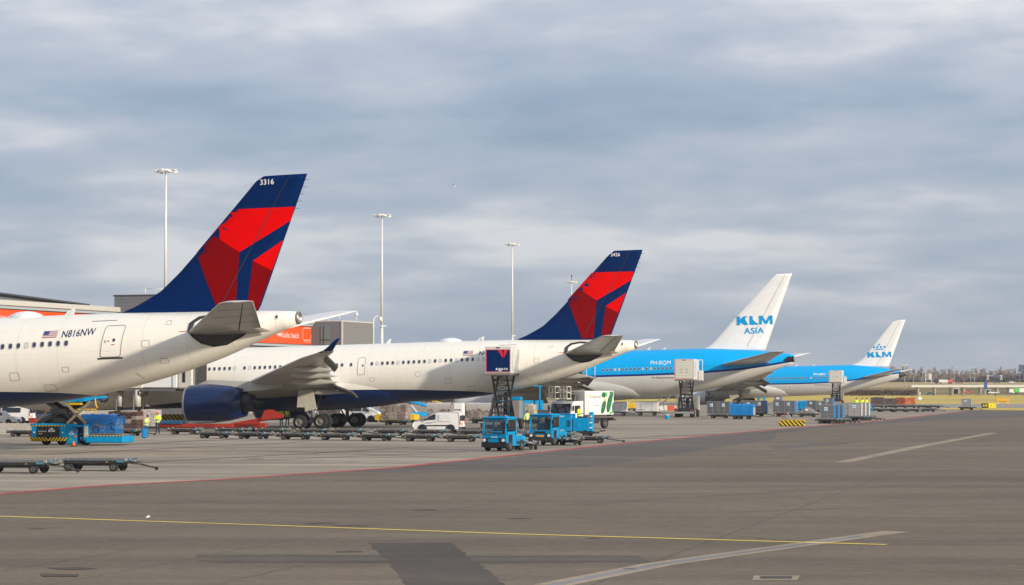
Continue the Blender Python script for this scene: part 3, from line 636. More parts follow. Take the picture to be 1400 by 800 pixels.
def klm_skin(n, tab): return livery(n, K_BLUE, K_GREY, tab, K_NAVY, .26, 0.0)
KL = [(0, 4.6), (8, 4.85), (20, 5.02), (35.4, 4.98), (47.2, 5.03), (52.07, 5.18), (56.9, 5.52), (63.2, 6.38), (70, 7.2)]
airliner(dict(label='bright blue and white airliner, two lines of blue letters on its white tail', gear_at=(8.229, 322.023, 0), az=R(15.3), pitch=R(1.5), seed=9, group='airliners parked nose-in along the pier',
    top=[(0, 3.9), (.5, 4.8), (1.5, 5.8), (3, 6.9), (5, 7.75), (7.5, 8.25), (10, 8.4), (44, 8.42), (51, 8.38), (56, 8.1), (58.94, 7.82), (62.7, 7.23)],
    bot=[(0, 3.9), (.5, 3.3), (1.5, 2.85), (3, 2.5), (6, 2.22), (9, 2.2), (40, 2.2), (44, 2.25), (47.5, 2.42), (50.5, 2.85), (54.4, 3.64), (60.2, 5.30), (62.7, 6.09)],
    hw=[(0, .02), (.5, .8), (1.5, 1.5), (3, 2.2), (5, 2.7), (7.5, 3.0), (10, 3.1), (43, 3.1), (48, 2.9), (53, 2.35), (57, 1.6), (60.5, .8), (62.7, .22)],
    skin=klm_skin('blue_top_livery', KL), fair=(20, 42.5, 3.3, 1.75, 4.75), fair_skin=paint('belly_grey', K_GREY),
    fin_le=[(50.3, 7.9), (50.8, 8.42), (51.5, 8.62), (52.2, 9.2), (54.61, 11.78), (57.6, 14.82), (60.4, 17.6), (60.75, 17.82)], fin_te=[(58.6, 7.2), (58.94, 7.82), (62.8, 17.82)], fin_top=17.82, fin_mat=KWHITE,
    gap_mat=FRAMEC, fin_art=[], rudder=((61.9, 17.7), (56.6, 8.4)),
    fin_text=[('tail_lettering', LOGOB, 'KLM', 55.36, 11.28, 4.72, 1.16, .026, 0), ('tail_lettering', LOGOB, 'ASIA', 56.28, 10.12, 2.64, .80, .02, 0)],
    htp=[(53.0, 60.0, 1.2, 6.05), (53.9, 59.9, 3.0, 6.22), (61.3, 63.3, 10.4, 7.48), (62.3, 63.5, 10.75, 7.53)], htp_dz=(.25, .22, .05, .02), htp_mat=WINGG, tail='blade', tail_from=0,
    win=(.27, .40), windows=[34.75] + [37.92 + .533 * k for k in range(18)] + [20 + .533 * k for k in range(25)], win_z=lambda x: 5.91, frame=FRAMEC, shaded=(39.5, 44.3), door_w=.07,
    doors=[(35.62, 36.82, 4.95, 6.9, PRINTW, True, .02), (50.0, 51.1, 5.0, 6.9, PRINTW, True, .05), (19, 20.1, 4.9, 6.8, PRINTW, True, 0)],
    text=[('registration', PRINTW, 'PH-BQM', 44.24, 6.33, 2.65, .62, .02, 0, -.02), ('name_lettering', PRINTD, 'The Flying Dutchman', 44.35, 4.56, 2.95, .26, .012, 0, -.02),
          ('name_lettering', PRINTD, '- - - - -', 51.2, 6.0, 1.5, .06, .0, 0, 0)],
    blades=[(43.4, .38), (45.5, .28)], flag=None, marks=[('vent', DARK, [(36.8, 3.4), (37.1, 3.4), (37.1, 3.5), (36.8, 3.5)])],
    wing=[(22.0, 34.6, 1.2, 3.5), (23.0, 34.9, 3.1, 3.75), (26.5, 36.0, 9.6, 4.45), (36.0, 39.9, 22.0, 5.6), (41.0, 42.7, 30.0, 6.3), (41.8, 42.9, 30.4, 6.35)], wing_mat=WINGG,
    fairings=[(7.0, 6.0, .5), (12.5, 6.0, .52), (17.5, 5.2, .46), (22.0, 4.6, .4)], flaps=[(3.6, 8.2, 2.6, 1.15), (12, 20, 1.6, .8)],
    eng=dict(x=19.7, y=9.6, z=2.5, r=1.95, L=5.9, mat=NACG, lip=LIP, core=EXH, plug=EXD, text='KLM', tpos=(.75, .25, 1.15, .38), pylon=NACG),
    gear=33.2, gear_y=5.5, axles=(-1.45, 0, 1.45), wheel_r=.67, gear_door=[(30.28, 3.6), (31.31, 1.37), (32.31, 1.83), (31.97, 3.56)], door_y=6.0, nose_gear=6.0,
    cockpit=[[(1.6, 5.3), (2.5, 5.4), (2.8, 6.1), (2.2, 5.95)], [(2.7, 5.4), (3.5, 5.45), (3.6, 6.1), (2.95, 6.1)]]))

crown_cx = 62.05
def dot(cx, cz, r): return [(cx + r * math.cos(2 * math.pi * i / 10), cz + r * math.sin(2 * math.pi * i / 10)) for i in range(10)]
CROWN = [('tail_crown', LOGOB, [(61.2, 10.47), (62.92, 10.47), (62.92, 10.68), (61.2, 10.68)])] + \
        [('tail_crown', LOGOB, dot(x, 11.02, .235)) for x in (61.0, 61.7, 62.42, 63.12)] + \
        [('tail_crown', LOGOB, [(62.0, 11.26), (62.12, 11.26), (62.12, 11.44), (62.3, 11.44), (62.3, 11.56), (62.12, 11.56), (62.12, 11.74), (62.0, 11.74), (62.0, 11.56), (61.82, 11.56), (61.82, 11.44), (62.0, 11.44)])]
KL4 = [(0, 3.4), (8, 3.7), (20, 3.85), (38, 3.88), (52.6, 4.0), (57, 4.35), (61.9, 4.98), (66.3, 5.62), (70, 6.2)]
airliner(dict(label='farthest blue and white airliner, blue letters under a small crown on its white tail', gear_at=(46.866, 498.064, 0), az=R(15.6), pitch=R(1.3), seed=11, group='airliners parked nose-in along the pier',
    top=[(0, 3.1), (.6, 4.1), (1.8, 5.2), (3.5, 6.4), (6, 7.2), (9, 7.5), (12, 7.56), (52, 7.58), (56.1, 7.55), (60, 7.2), (63.7, 6.62), (66.0, 5.97), (67.5, 5.52)],
    bot=[(0, 3.1), (.6, 2.5), (1.8, 2.0), (3.5, 1.7), (7, 1.5), (46, 1.45), (50, 1.55), (54, 1.75), (58, 2.55), (62, 3.5), (66.0, 4.62), (67.5, 5.18)],
    hw=[(0, .02), (.6, .8), (1.8, 1.5), (3.5, 2.15), (6, 2.65), (9, 2.86), (46, 2.88), (52, 2.7), (57, 2.1), (61, 1.4), (65, .6), (67.5, .14)],
    skin=klm_skin('blue_top_livery_far', KL4), fair=(22, 43.5, 3.05, 1.25, 4.15), fair_skin=paint('belly_white', K_WHITE),
    fin_le=[(55.3, 7.0), (56.1, 7.55), (57.2, 7.72), (58.71, 8.82), (61.6, 12.3), (64.84, 16.09), (65.6, 16.36), (66.3, 16.42)], fin_te=[(63.4, 6.0), (63.7, 6.62), (67.5, 16.42)], fin_top=16.42, fin_mat=KWHITE,
    gap_mat=FRAMEC, fin_art=CROWN, rudder=((66.4, 16.3), (61.4, 7.1)), fin_text=[('tail_lettering', LOGOB, 'KLM', 59.62, 8.92, 4.84, 1.12, .024, 0)],
    htp=[(58.2, 64.6, 1.0, 4.8), (58.95, 64.5, 2.5, 4.96), (66.3, 67.7, 9.5, 6.35), (67.4, 68.0, 9.9, 6.42)], htp_dz=(.62, .58, .12, .04), htp_mat=WINGG, tail='cone', tail_from=65.9,
    win=(.30, .46), windows=[38.81 + .61 * k for k in range(15)] + [48.42 + .61 * k for k in range(6)] + [22 + .61 * k for k in range(23)], win_z=lambda x: 5.11, door_w=.08,
    doors=[(36.6, 37.95, 4.1, 6.05, PRINTW, True, .02), (52.6, 53.7, 4.15, 6.0, PRINTW, True, .05)],
    text=[('registration', PRINTW, 'PH-BKI', 48.88, 5.62, 2.35, .40, .03, 0, -.02), ('name_lettering', PRINTD, 'The Flying Dutchman', 49.0, 3.5, 3.2, .24, .012, 0, -.02)],
    blades=[(45.0, .45), (48.5, .35)], flag=(51.7, 5.62, .62, .38, 'nl'),
    wing=[(24.0, 37.0, 1.0, 3.0), (25.2, 37.2, 2.9, 3.4), (29.5, 38.6, 9.7, 4.2), (38.5, 42.2, 22, 5.2), (44.0, 45.2, 29.5, 6.2), (45.2, 45.8, 30.2, 6.35)], wing_mat=paint('far_wing_grey', (.52, .50, .46), .4, .1),
    fairings=[(7.5, 6.0, .5), (13, 5.5, .46), (18, 5, .4)], flaps=[(3.4, 8, 2.3, 1.3), (11, 20, 1.5, .8)],
    eng=dict(x=22.4, y=9.7, z=1.85, r=1.85, L=5.4, mat=NACG, lip=LIP, core=EXH, plug=EXH, chevron=True, pylon=NACG),
    gear=34.0, gear_y=4.9, axles=(-.75, .75), wheel_r=.64, gear_door=[(31.6, 2.9), (32.46, .9), (34.14, 1.6), (33.27, 3.0)], door_y=6.0, nose_gear=6.0,
    cockpit=[[(1.8, 4.6), (2.8, 4.7), (3.1, 5.4), (2.4, 5.2)]]))
# ================================================================ ground, markings, grass
def ground_mat(name, cols, streak=(0.03, 0.45), rot=0.0, grain=0.14, rough=0.85, patch=0.12, seams=None):
    M = bpy.data.materials.new(name); M.use_nodes = True; nt = M.node_tree; N = nt.nodes; L = nt.links
    b = N['Principled BSDF']; b.inputs['Roughness'].default_value = rough; b.inputs['Specular IOR Level'].default_value = 0.25
    tc = N.new('ShaderNodeTexCoord')
    def noise(sc, det=5, rg=.6, ro=0.0, vec=None):
        mp = N.new('ShaderNodeMapping'); mp.inputs['Scale'].default_value = sc; mp.inputs['Rotation'].default_value = (0, 0, ro)
        L.new(tc.outputs['Object'], mp.inputs[0]); n = N.new('ShaderNodeTexNoise'); n.inputs['Scale'].default_value = 1
        n.inputs['Detail'].default_value = det; n.inputs['Roughness'].default_value = rg; L.new(mp.outputs[0], n.inputs['Vector']); return n.outputs['Fac']
    def rng(f, lo, hi, a, c):
        r = N.new('ShaderNodeMapRange'); L.new(f, r.inputs[0]); r.inputs[1].default_value = lo; r.inputs[2].default_value = hi; r.inputs[3].default_value = a; r.inputs[4].default_value = c; return r.outputs[0]
    def mul(a, c):
        m = N.new('ShaderNodeMath'); m.operation = 'MULTIPLY'; L.new(a, m.inputs[0]); L.new(c, m.inputs[1]); return m.outputs[0]
    base = N.new('ShaderNodeMix'); base.data_type = 'RGBA'; L.new(rng(noise((.035, .035, 1), 6, .62), .35, .65, 0, 1), base.inputs[0])
    base.inputs[6].default_value = (*cols[0], 1); base.inputs[7].default_value = (*cols[1], 1)
    f = rng(noise((streak[0], streak[1], 1), 6, .66, rot), .3, .7, 1 - patch, 1 + patch)          # wheel-worn streaks
    f = mul(f, rng(noise((.012, .25, 1), 5, .6, rot + R(12)), .35, .7, 1.06, 1 - patch))
    f = mul(f, rng(noise((14, 14, 1), 3, .75), .25, .75, 1 - grain, 1 + grain))                     # aggregate
    f = mul(f, rng(noise((2.2, 2.2, 1), 4, .7), .25, .75, 1 - grain * .5, 1 + grain * .5))
    f = mul(f, rng(noise((.45, .7, 1), 4, .62, rot + R(30)), .3, .7, .91, 1.09)); f = mul(f, rng(noise((5, 6, 1), 3, .7), .25, .75, 1 - grain * .55, 1 + grain * .55))
    # rubber and oil: sparse dark blots
    f = mul(f, rng(noise((.22, .55, 1), 4, .6, rot), .62, .74, 1.0, .80))
    if seams:
        wv = N.new('ShaderNodeSeparateXYZ'); mp = N.new('ShaderNodeMapping'); mp.inputs['Rotation'].default_value = (0, 0, seams[2]); L.new(tc.outputs['Object'], mp.inputs[0]); L.new(mp.outputs[0], wv.inputs[0])
        for k in (0, 1):
            d = N.new('ShaderNodeMath'); d.operation = 'DIVIDE'; L.new(wv.outputs[k], d.inputs[0]); d.inputs[1].default_value = seams[k]
            fr = N.new('ShaderNodeMath'); fr.operation = 'FRACT'; L.new(d.outputs[0], fr.inputs[0])
            lt = N.new('ShaderNodeMath'); lt.operation = 'LESS_THAN'; L.new(fr.outputs[0], lt.inputs[0]); lt.inputs[1].default_value = .07 / seams[k]
            f = mul(f, rng(lt.outputs[0], 0, 1, 1.0, .72))
    v = N.new('ShaderNodeVectorMath'); v.operation = 'SCALE'; L.new(base.outputs[2], v.inputs[0]); L.new(f, v.inputs['Scale']); L.new(v.outputs[0], b.inputs['Base Color'])
    bp = N.new('ShaderNodeBump'); bp.inputs['Strength'].default_value = .35; bp.inputs['Distance'].default_value = .012; L.new(noise((22, 22, 22), 2, .7), bp.inputs['Height']); L.new(bp.outputs[0], b.inputs['Normal'])
    MATS[name] = M; return M
TYRE_C = ((.140, .112, .082), (.175, .142, .104))
ROW = R(16)                                                   # the stands run this way, away to the right
ASPH = ground_mat('apron_asphalt', ((.152, .117, .079), (.192, .149, .103)), (.02, .30), ROW + R(0), .30, patch=.17, seams=(11.0, 38.0, R(14.4)))
ASPHD = ground_mat('dark_asphalt', ((.115, .094, .078), (.142, .118, .099)), (.03, .35), ROW, .12, patch=.10)
CONC = ground_mat('stand_concrete', ((.285, .233, .173), (.410, .343, .256)), (.028, .30), R(4), .12, patch=.34, seams=(7.5, 7.5, R(14.4)))
TYRE = ground_mat('rubbered_asphalt', TYRE_C, (.02, .8), ROW, .24, patch=.2)
TYRED = ground_mat('worn_dark_band', ((.098, .078, .058), (.128, .103, .077)), (.02, .8), 0, .24, patch=.2)
PATCH = ground_mat('repair_asphalt', ((.080, .064, .049), (.102, .083, .065)), (.3, .3), 0, .22, patch=.12)
STRIPC = ground_mat('joint_concrete', ((.31, .245, .165), (.38, .305, .21)), (.5, .5), 0, .30, patch=.2)
STRIPG = ground_mat('joint_grey', ((.20, .195, .19), (.25, .24, .232)), (.4, .4), 0, .22, patch=.15)
REDL = ground_mat('red_line_paint', ((.50, .075, .065), (.58, .12, .10)), (.3, .3), 0, .2, patch=.2)
YELL = ground_mat('yellow_line_paint', ((.80, .56, .10), (.88, .64, .14)), (.4, .4), 0, .15, patch=.12)
YELF = ground_mat('faded_yellow_paint', ((.40, .31, .15), (.47, .37, .18)), (.4, .4), 0, .2, patch=.2)
WHTF = ground_mat('faded_white_paint', ((.37, .335, .29), (.44, .40, .35)), (.4, .4), 0, .2, patch=.2)
GRASS = ground_mat('field_grass', ((.50, .37, .06), (.68, .49, .095)), (.01, .12), R(2), .18, patch=.22)
TAXI = ground_mat('taxiway_asphalt', ((.30, .262, .23), (.35, .305, .265)), (.01, .2), 0, .1, patch=.1)

def sheet(name, pts, m, z, kind='structure'):
    mb = MB(); mb.add([(p[0], p[1], z) for p in pts], [tuple(range(len(pts)))]); o = mb.build(name, m); o['kind'] = kind
    return o
def band(name, pts, w, m, z):
    pts = [Vector((p[0], p[1])) for p in pts]; l = []; r = []
    for i, p in enumerate(pts):
        d = (pts[min(i + 1, len(pts) - 1)] - pts[max(i - 1, 0)]).normalized(); n = Vector((-d.y, d.x)) * (w / 2); l.append(p + n); r.append(p - n)
    mb = MB(); n = len(pts); mb.add([(q.x, q.y, z) for q in l + r], [(i, i + 1, n + i + 1, n + i) for i in range(n - 1)])
    o = mb.build(name, m); o['kind'] = 'structure'; return o
def ragged(pts, amp, step, seed):                               # broken edge of a repair
    rnd = random.Random(seed); out = []
    for i, p in enumerate(pts):
        a = Vector(p[:2]); b = Vector(pts[(i + 1) % len(pts)][:2]); n = max(1, int((b - a).length / step))
        for k in range(n):
            q = a.lerp(b, k / n); out.append((q.x + rnd.uniform(-amp, amp), q.y + rnd.uniform(-amp, amp)))
    return out

mb = MB(); ys = [-300, 860, 1010, 1200, 6000]; zsg = [0, 0, -1.2, -2.2, -2.2]
for i in range(4): mb.quad((-5000, ys[i], zsg[i]), (5000, ys[i], zsg[i]), (5000, ys[i + 1], zsg[i + 1]), (-5000, ys[i + 1], zsg[i + 1]))
gr = mb.build('grass_field', GRASS); gr['kind'] = 'structure'
ap = [(-420, -200), (420, -200), (420, 386), G(1400, 561), G(1296, 560), G(1262, 556.5), G(1205, 550.5), (60, 575), (-420, 575)]
sheet('apron', ap, ASPH, .004)
sheet('taxiway', [(66, 423), (700, 423), (700, 512), (82, 512)], TAXI, .004)
sheet('service_road', [(96, 625), (900, 622), (900, 645), (98, 648)], TAXI, .004)
red = [(-60, 681), (0, 675.5), (150, 663.5), (300, 656), (400, 649), (530, 640.5), (640, 629), (700, 622.5), (850, 606.5), (1000, 592.5), (1125, 581.5), (1200, 575.5), (1322, 561.8)]
redg = [G(*p) for p in red]
st = [(-420, 60)] + [(p.x, p.y) for p in redg] + [(G(1296, 560.3).x, G(1296, 560.3).y), (G(1262, 557).x, G(1262, 557).y), (G(1205, 551).x, G(1205, 551).y), (60, 573), (-420, 573)]
sheet('stand_pavement', st, CONC, .008)
ragged2 = lambda q: q
dk = [(470, 645), (530, 641), (640, 629.5), (700, 623), (850, 607), (1000, 593), (1062, 587.5), (1060, 600), (1000, 609), (900, 625.5), (845, 634), (780, 640), (700, 643), (560, 647)]
sheet('dark_pavement', [(G(*p).x, G(*p).y) for p in dk], ASPHD, .006)
dk2 = ragged2([(1062, 588), (1125, 582), (1200, 576), (1322, 562.4), (1400, 563.5), (1400, 570), (1250, 576), (1120, 586), (1060, 592)])
sheet('dark_pavement', [(G(*p).x, G(*p).y) for p in dk2], ASPHD, .0065)
band('red_line', redg, .52, REDL, .013)
band('red_line', [(p.x + .9, p.y) for p in redg[6:]], .12, WHTF, .0125)
band('yellow_line', [G(-40, 705), G(0, 706.3), G(350, 718), G(700, 730.4), G(1212, 745.2)], .26, YELL, .013)
band('yellow_line', [G(745, 623.3), G(1000, 628.6), G(1140, 632.2)], .26, YELF, .013)
band('yellow_line', [G(1140, 632.2), G(1250, 629.5), G(1420, 627.6)], .2, YELF, .014)
band('white_line', [G(560, 644.5), G(700, 642), G(850, 638), G(1000, 635.5), G(1145, 632.5)], .18, WHTF, .012)
band('white_line', [G(850, 626.5), G(1180, 633.5), G(1400, 630)], .10, WHTF, .0135)
a, b, c = G(752, 801), G(900, 772), G(1225, 727)
band('concrete_strip', [a, b, c], .80, STRIPC, .010)
band('strip_cover', [a, b, G(1180, 733)], .30, STRIPG, .0115)
band('concrete_strip', [G(1150, 632.6), G(1255, 611), G(1358, 592)], .85, STRIPC, .010)
pt = [G(505, 743), G(617, 742.5), G(640, 760), G(692, 801), G(556, 801), G(530, 768)]
sheet('asphalt_repair', ragged(pt, .05, .5, 1), PATCH, .009)
bd = [G(267, 759), G(400, 758.5), G(640, 760), G(873, 760), G(892, 769), G(640, 770.5), G(300, 769.5), G(268, 766)]
sheet('asphalt_repair', ragged(bd, .04, .7, 2), TYRED, .0085)
sheet('asphalt_repair', ragged([G(1050, 610), G(1180, 603), G(1160, 607), G(1060, 614)], .1, 3, 4), ASPHD, .0085)
for k, (pa, pb) in enumerate((((0, 781), (180, 752)), ((290, 800), (420, 771)), ((0, 747), (260, 737)), ((420, 709), (505, 710)), ((905, 722), (1080, 741)), ((60, 690), (210, 672)))):
    p0, p1 = Vector(G(*pa)), Vector(G(*pb)); rnd = random.Random(k); pts = [p0.lerp(p1, t / 12) + Vector((rnd.uniform(-.12, .12), rnd.uniform(-.12, .12), 0)) for t in range(13)]
    band('pavement_crack', pts, .022, PATCH, .0095)
for k, (pa, pb, w) in enumerate((((60, 622), (420, 604), .7), ((180, 634), (560, 612), .5), ((0, 615), (330, 600.5), .9), ((330, 630), (640, 618), .45), ((820, 600), (1090, 590), .8), ((240, 612), (600, 625), .35))):
    p0, p1 = Vector(G(*pa)), Vector(G(*pb)); pts = [p0.lerp(p1, t / 10) + Vector((0, math.sin(t * .6 + k) * .7, 0)) for t in range(11)]
    band('tyre_mark', pts, w, ASPHD, .0105)
OIL = ground_mat('oil_stain', ((.085, .070, .054), (.110, .090, .070)), (.5, .5), 0, .2, patch=.2)
rnd = random.Random(17)
for k in range(26):                                             # drips and stains where vehicles stand
    px, py = rnd.uniform(20, 900), rnd.choice((rnd.uniform(606, 640), rnd.uniform(596, 628), rnd.uniform(690, 790))); g = G(px, py); r0 = rnd.uniform(.12, .5)
    sheet('oil_stain', [(g.x + r0 * rnd.uniform(.5, 1.2) * math.cos(a * .7) * 1.4, g.y + r0 * rnd.uniform(.5, 1.2) * math.sin(a * .7)) for a in range(9)], OIL, .0118)
for q in ([G(55, 785), G(108, 785.5), G(106, 789), G(58, 789)], [G(1040, 788.5), G(1084, 788.5), G(1082, 792), G(1038, 792)]):
    o = sheet('drain_cover', q, PATCH, .014)
for k, (pa, pb, w) in enumerate((((1060, 606), (1400, 590), 1.6), ((1100, 618), (1400, 607), .9), ((980, 655), (1400, 640), .5), ((1050, 672), (1400, 655), .35), ((760, 690), (1250, 664), .3), ((1000, 700), (1400, 688), .25))):
    p0, p1 = Vector(G(*pa)), Vector(G(*pb)); pts = [p0.lerp(p1, t / 14) + Vector((0, math.sin(t * .5 + k) * w, 0)) for t in range(15)]
    band('tyre_mark', pts, w, TYRE, .0075)
q = [G(1031, 787.5), G(1094, 787.5), G(1090, 793.5), G(1028, 793.5)]
sheet('drain_surround', q, STRIPC, .0105)
mb = MB(); p = G(199, 708.5); mb.add([(p.x, p.y, .02), (p.x + .11, p.y + .05, .02), (p.x + .1, p.y + .1, .09), (p.x + .02, p.y + .07, .05), (p.x + .16, p.y + .02, .07)], [(0, 1, 2), (0, 2, 3), (1, 4, 2)])
tag(mb.build('litter', WHITE), 'crumpled white scrap of litter lying on the asphalt beside the yellow line', 'litter')
# ================================================================ pier, bridge, masts
PD = Vector((math.sin(R(18.2)), math.cos(R(18.2)), 0)); PN = Vector((PD.y, -PD.x, 0))      # along the pier, and out towards the apron
P0 = A(0, 421, 279.0); P0.z = 0
PYAW = math.atan2(PD.y, PD.x)
ROOFW = mat('roof_edge_white', (.52, .50, .45), .5, var=.06); CLAD = mat('grey_cladding', (.155, .16, .168), .5, var=.06); CLADL = mat('sun_side_grey', (.20, .196, .188), .5, var=.06)
ORNG = mat('orange_panel', (.80, .082, .006), .45, var=.03); SILL = mat('facade_sill', (.36, .40, .42), .5, var=.08); PIERG = mat('pier_glass', (.10, .19, .19), .1, var=.25, scale=.3, spec=.8)
STEEL = mat('mast_steel', (.70, .69, .65), .45, .0, var=.05); BASEW = mat('pier_base', (.32, .31, .29), .7, var=.15, scale=.4)
def along(px): # facade coordinate seen at picture column px
    r = ray(px, 500); d = Vector((r.x, r.y)); a = Vector((P0.x, P0.y)); u = Vector((PD.x, PD.y))
    den = u.x * d.y - u.y * d.x; return -(a.x * d.y - a.y * d.x) / den
def pier():
    """local x runs along the facade (away to the right), local y points out to the apron... -y is the apron side"""
    root = thing('terminal_pier', 'long low terminal pier with orange advertising band behind the nearest airliner', 'terminal', P0, PYAW)
    L0, L1 = -75, along(430) + 12.8
    MB().box(((L0 + L1) / 2, 9, 4.9), (L1 - L0, 17, 9.8), 0).build('lower_wall', BASEW, root)
    MB().box(((L0 + L1) / 2, 9, 11.4), (L1 - L0, 16.4, 3.1), 0).build('upper_wall', CLAD, root)
    mb = MB(); mb.box(((L0 + L1) / 2, 8.9, 13.65), (L1 - L0, 17.6, .62), .05); mb.build('roof_edge', ROOFW, root)
    MB().box(((L0 + L1) / 2, .58, 13.15), (L1 - L0, .5, .34)).build('gutter', SILL, root)
    MB().box(((L0 + L1) / 2, .25, 9.9), (L1 - L0, .7, .3)).build('sill', SILL, root)
    w = MB().box((0, 0, 0), (3.4, .1, 2.3), 0).mesh('window', PIERG); fr = MB().box((0, 0, 0), (.10, .16, 2.3)).mesh('frame', CLADL)
    for k in range(int((L1 - L0 - 8) / 8.6)):
        x = L0 + 4 + k * 8.6
        for dx in (0, 3.6):
            o = link('window', w, root, (x + dx, .44, 6.3)); link('frame', fr, o, (1.75, -.02, 0))
            o = link('window', w, root, (x + dx, .44, 2.3)); link('frame', fr, o, (1.75, -.02, 0))
    # sloping roof of a raised part at the left edge
    mb = MB(); mb.loft([[(-60, 2, 13.97), (-60, 14, 13.97), (-60, 14, 16.6), (-60, 2, 16.6)], [(22, 2, 13.97), (22, 14, 13.97), (22, 14, 14.05), (22, 2, 14.05)]], smooth=False); mb.build('raised_roof', CLAD, root)
    mb = MB(); mb.loft([[(-60, 1.2, 16.62), (-60, 14.6, 16.62), (-60, 14.6, 16.85), (-60, 1.2, 16.85)], [(24, 1.2, 14.03), (24, 14.6, 14.03), (24, 14.6, 14.2), (24, 1.2, 14.2)]], smooth=False); mb.build('roof_flashing', mat('dark_flashing', (.06, .06, .065), .5), root)
    def banner(xa, xb):
        n = max(1, int((xb - xa) / 6)); step = (xb - xa) / n
        me = MB().box((0, 0, 0), (step - .02, .12, 2.72), .02).mesh('advert_panel', ORNG)
        return [link('advert_panel', me, root, (xa + step * (k + .5), .70, 11.55)) for k in range(n)]
    banner(-60, along(300)); banner(along(300) + 1.2, along(431))
    fn = lambda u, v: (u, .628, v)
    mb = MB(); tx = along(389.5); tw = along(414) - tx; text_flat(mb, 'Nudist beach', tx, 11.05, tw, .85, fn, 0, .02); text_flat(mb, 'To', tx, 12.1, 1.3, .34, fn, 0, .02)
    ax = along(384); mb.add([fn(ax, 11.35), fn(ax + .9, 11.35), fn(ax + .9, 11.1), fn(ax + 1.7, 11.5), fn(ax + .9, 11.9), fn(ax + .9, 11.65), fn(ax, 11.65)], [(0, 1, 2, 3, 4, 5, 6)])
    for k in range(14): x = ax - 11 + 10 * k / 14; mb.add([fn(x, 11.44), fn(x + .45, 11.44), fn(x + .45, 11.54), fn(x, 11.54)], [(0, 1, 2, 3)])
    mb.build('advert_lettering', mat('advert_white', (.72, .50, .46), .5, var=0), root)
    mb = MB(); o = [(along(419) + a, 10.78 + b) for a, b in rrect(0, 0, 5.4, 1.95, .5)]; v, f = stroke(o, .12); mb.add([fn(*p) for p in v], f)
    for r0 in (.85, .55, .25):
        c = [(along(419) + 4.0 + r0 * math.cos(R(q)), 11.4 + r0 * 1.15 * math.sin(R(q))) for q in range(0, 360, 20)]; v, f = stroke(c, .1); mb.add([fn(*p) for p in v], f)
    text_flat(mb, 'The gate', along(419) + .2, 10.42, 3.6, .26, fn); mb.build('advert_logo', mat('advert_white', (.7, .5, .46), .5, var=0), root)
    mb = MB(); text_flat(mb, 'ening.eu', .2, 11.62, 3.6, .62, lambda u, v: (u, .628, v), 0, .01); mb.build('advert_lettering', mat('advert_white', (.7, .5, .46), .5, var=0), root)
    return root
pier()
def block(label, x0, x1, depth, z0, z1, face_m, sun_side_m, win=None):
    """a clad lift tower standing out from the pier"""
    c = P0 + PD * ((x0 + x1) / 2); root = thing('stair_tower', label, 'building', (c.x, c.y, 0), PYAW, 'clad towers on the pier')
    w = x1 - x0
    n = 22; h = (z1 - z0) / n                                    # profiled cladding, board by board
    fm = MB().box((0, 0, 0), (.10, depth, h * .96), .012).mesh('cladding_board', face_m); sm = MB().box((0, 0, 0), (w, .10, h * .96), .012).mesh('cladding_board', sun_side_m)  # paler boards on the sun side: sunlight put into their colour
    core = MB().box((0, -depth / 2 + 1, z1 / 2), (w - .12, depth - .12, z1 - .02)).build('core', CLAD, root)
    for k in range(n):
        z = z0 + h * (k + .5); link('cladding_board', fm, root, (-w / 2, -depth / 2 + 1, z)); link('cladding_board', sm, root, (0, -depth + 1, z))
    MB().box((0, -depth / 2 + 1, z1 + .06), (w + .25, depth + .25, .2), .03).build('parapet', ROOFW if win else mat('dark_flashing', (.06, .06, .065), .5), root)
    MB().box((-w / 2 - .02, -depth + .98, (z0 + z1) / 2), (.26, .26, z1 - z0)).build('corner_trim', ROOFW, root)
    if win:
        o = MB().box((-w / 2 - .08, win[0], win[1]), (.12, 1.5, 3.6), .02).build('window', PIERG, root)
        MB().box((-w / 2 - .16, win[0], win[1] - .3), (.06, 1.5, .12)).box((-w / 2 - .16, win[0] + .25, win[1]), (.06, .1, 3.6)).build('frame', DARK, o)
    mb = MB()
    for dx, dy, hh in ((-w * .3, -depth * .2, 1.1), (-w * .25, -depth * .5, 1.6), (w * .2, -depth * .6, 1.2)): mb.cyl((dx, dy, z1 + .1), (dx, dy, z1 + hh), .06, n=6)
    mb.cyl((w * .2, -depth * .6, z1 + 1.1), (w * .2, -depth * .6, z1 + 1.6), .28, .2, n=10)
    mb.tube([(-w * .3, -depth * .2, z1 + 1.0), (-w * .25, -depth * .5, z1 + 1.0)], .04, 6); mb.build('roof_aerial', STEEL, root)
    return root
# the two towers: local x of the facade where they stand
xa = along(430); block('grey clad tower with one tall window, right of the orange beach advert', xa + .2, xa + 12.8, 5.4, 5.0, 13.7, CLAD, CLADL, (-1.7, 11.2))
xb = along(163); block('dark grey clad tower at the foot of the nearest red and navy tail', xb + .5, xb + 14, 10.0, 6.0, 15.4, CLAD, CLADL)
def lamp_arm(name='bracket_lamp'):
    t = thing('bracket_lamp', 'small white lamp on a hooked bracket at the right edge of the grey tower', 'lamp', tuple(P0 + PD * (xa + 14.2) + PN * 4 + Vector((0, 0, 0))))
    MB().tube([(0, 0, 0), (0, 0, 13.6), (.1, 0, 14.6), (.6, 0, 15.0), (1.1, 0, 14.7)], .13, 8).build('post', STEEL, t)
    MB().cyl((1.15, 0, 14.75), (1.15, 0, 14.1), .16, .34, n=10).build('lamp_head', WHITE, t)
lamp_arm()

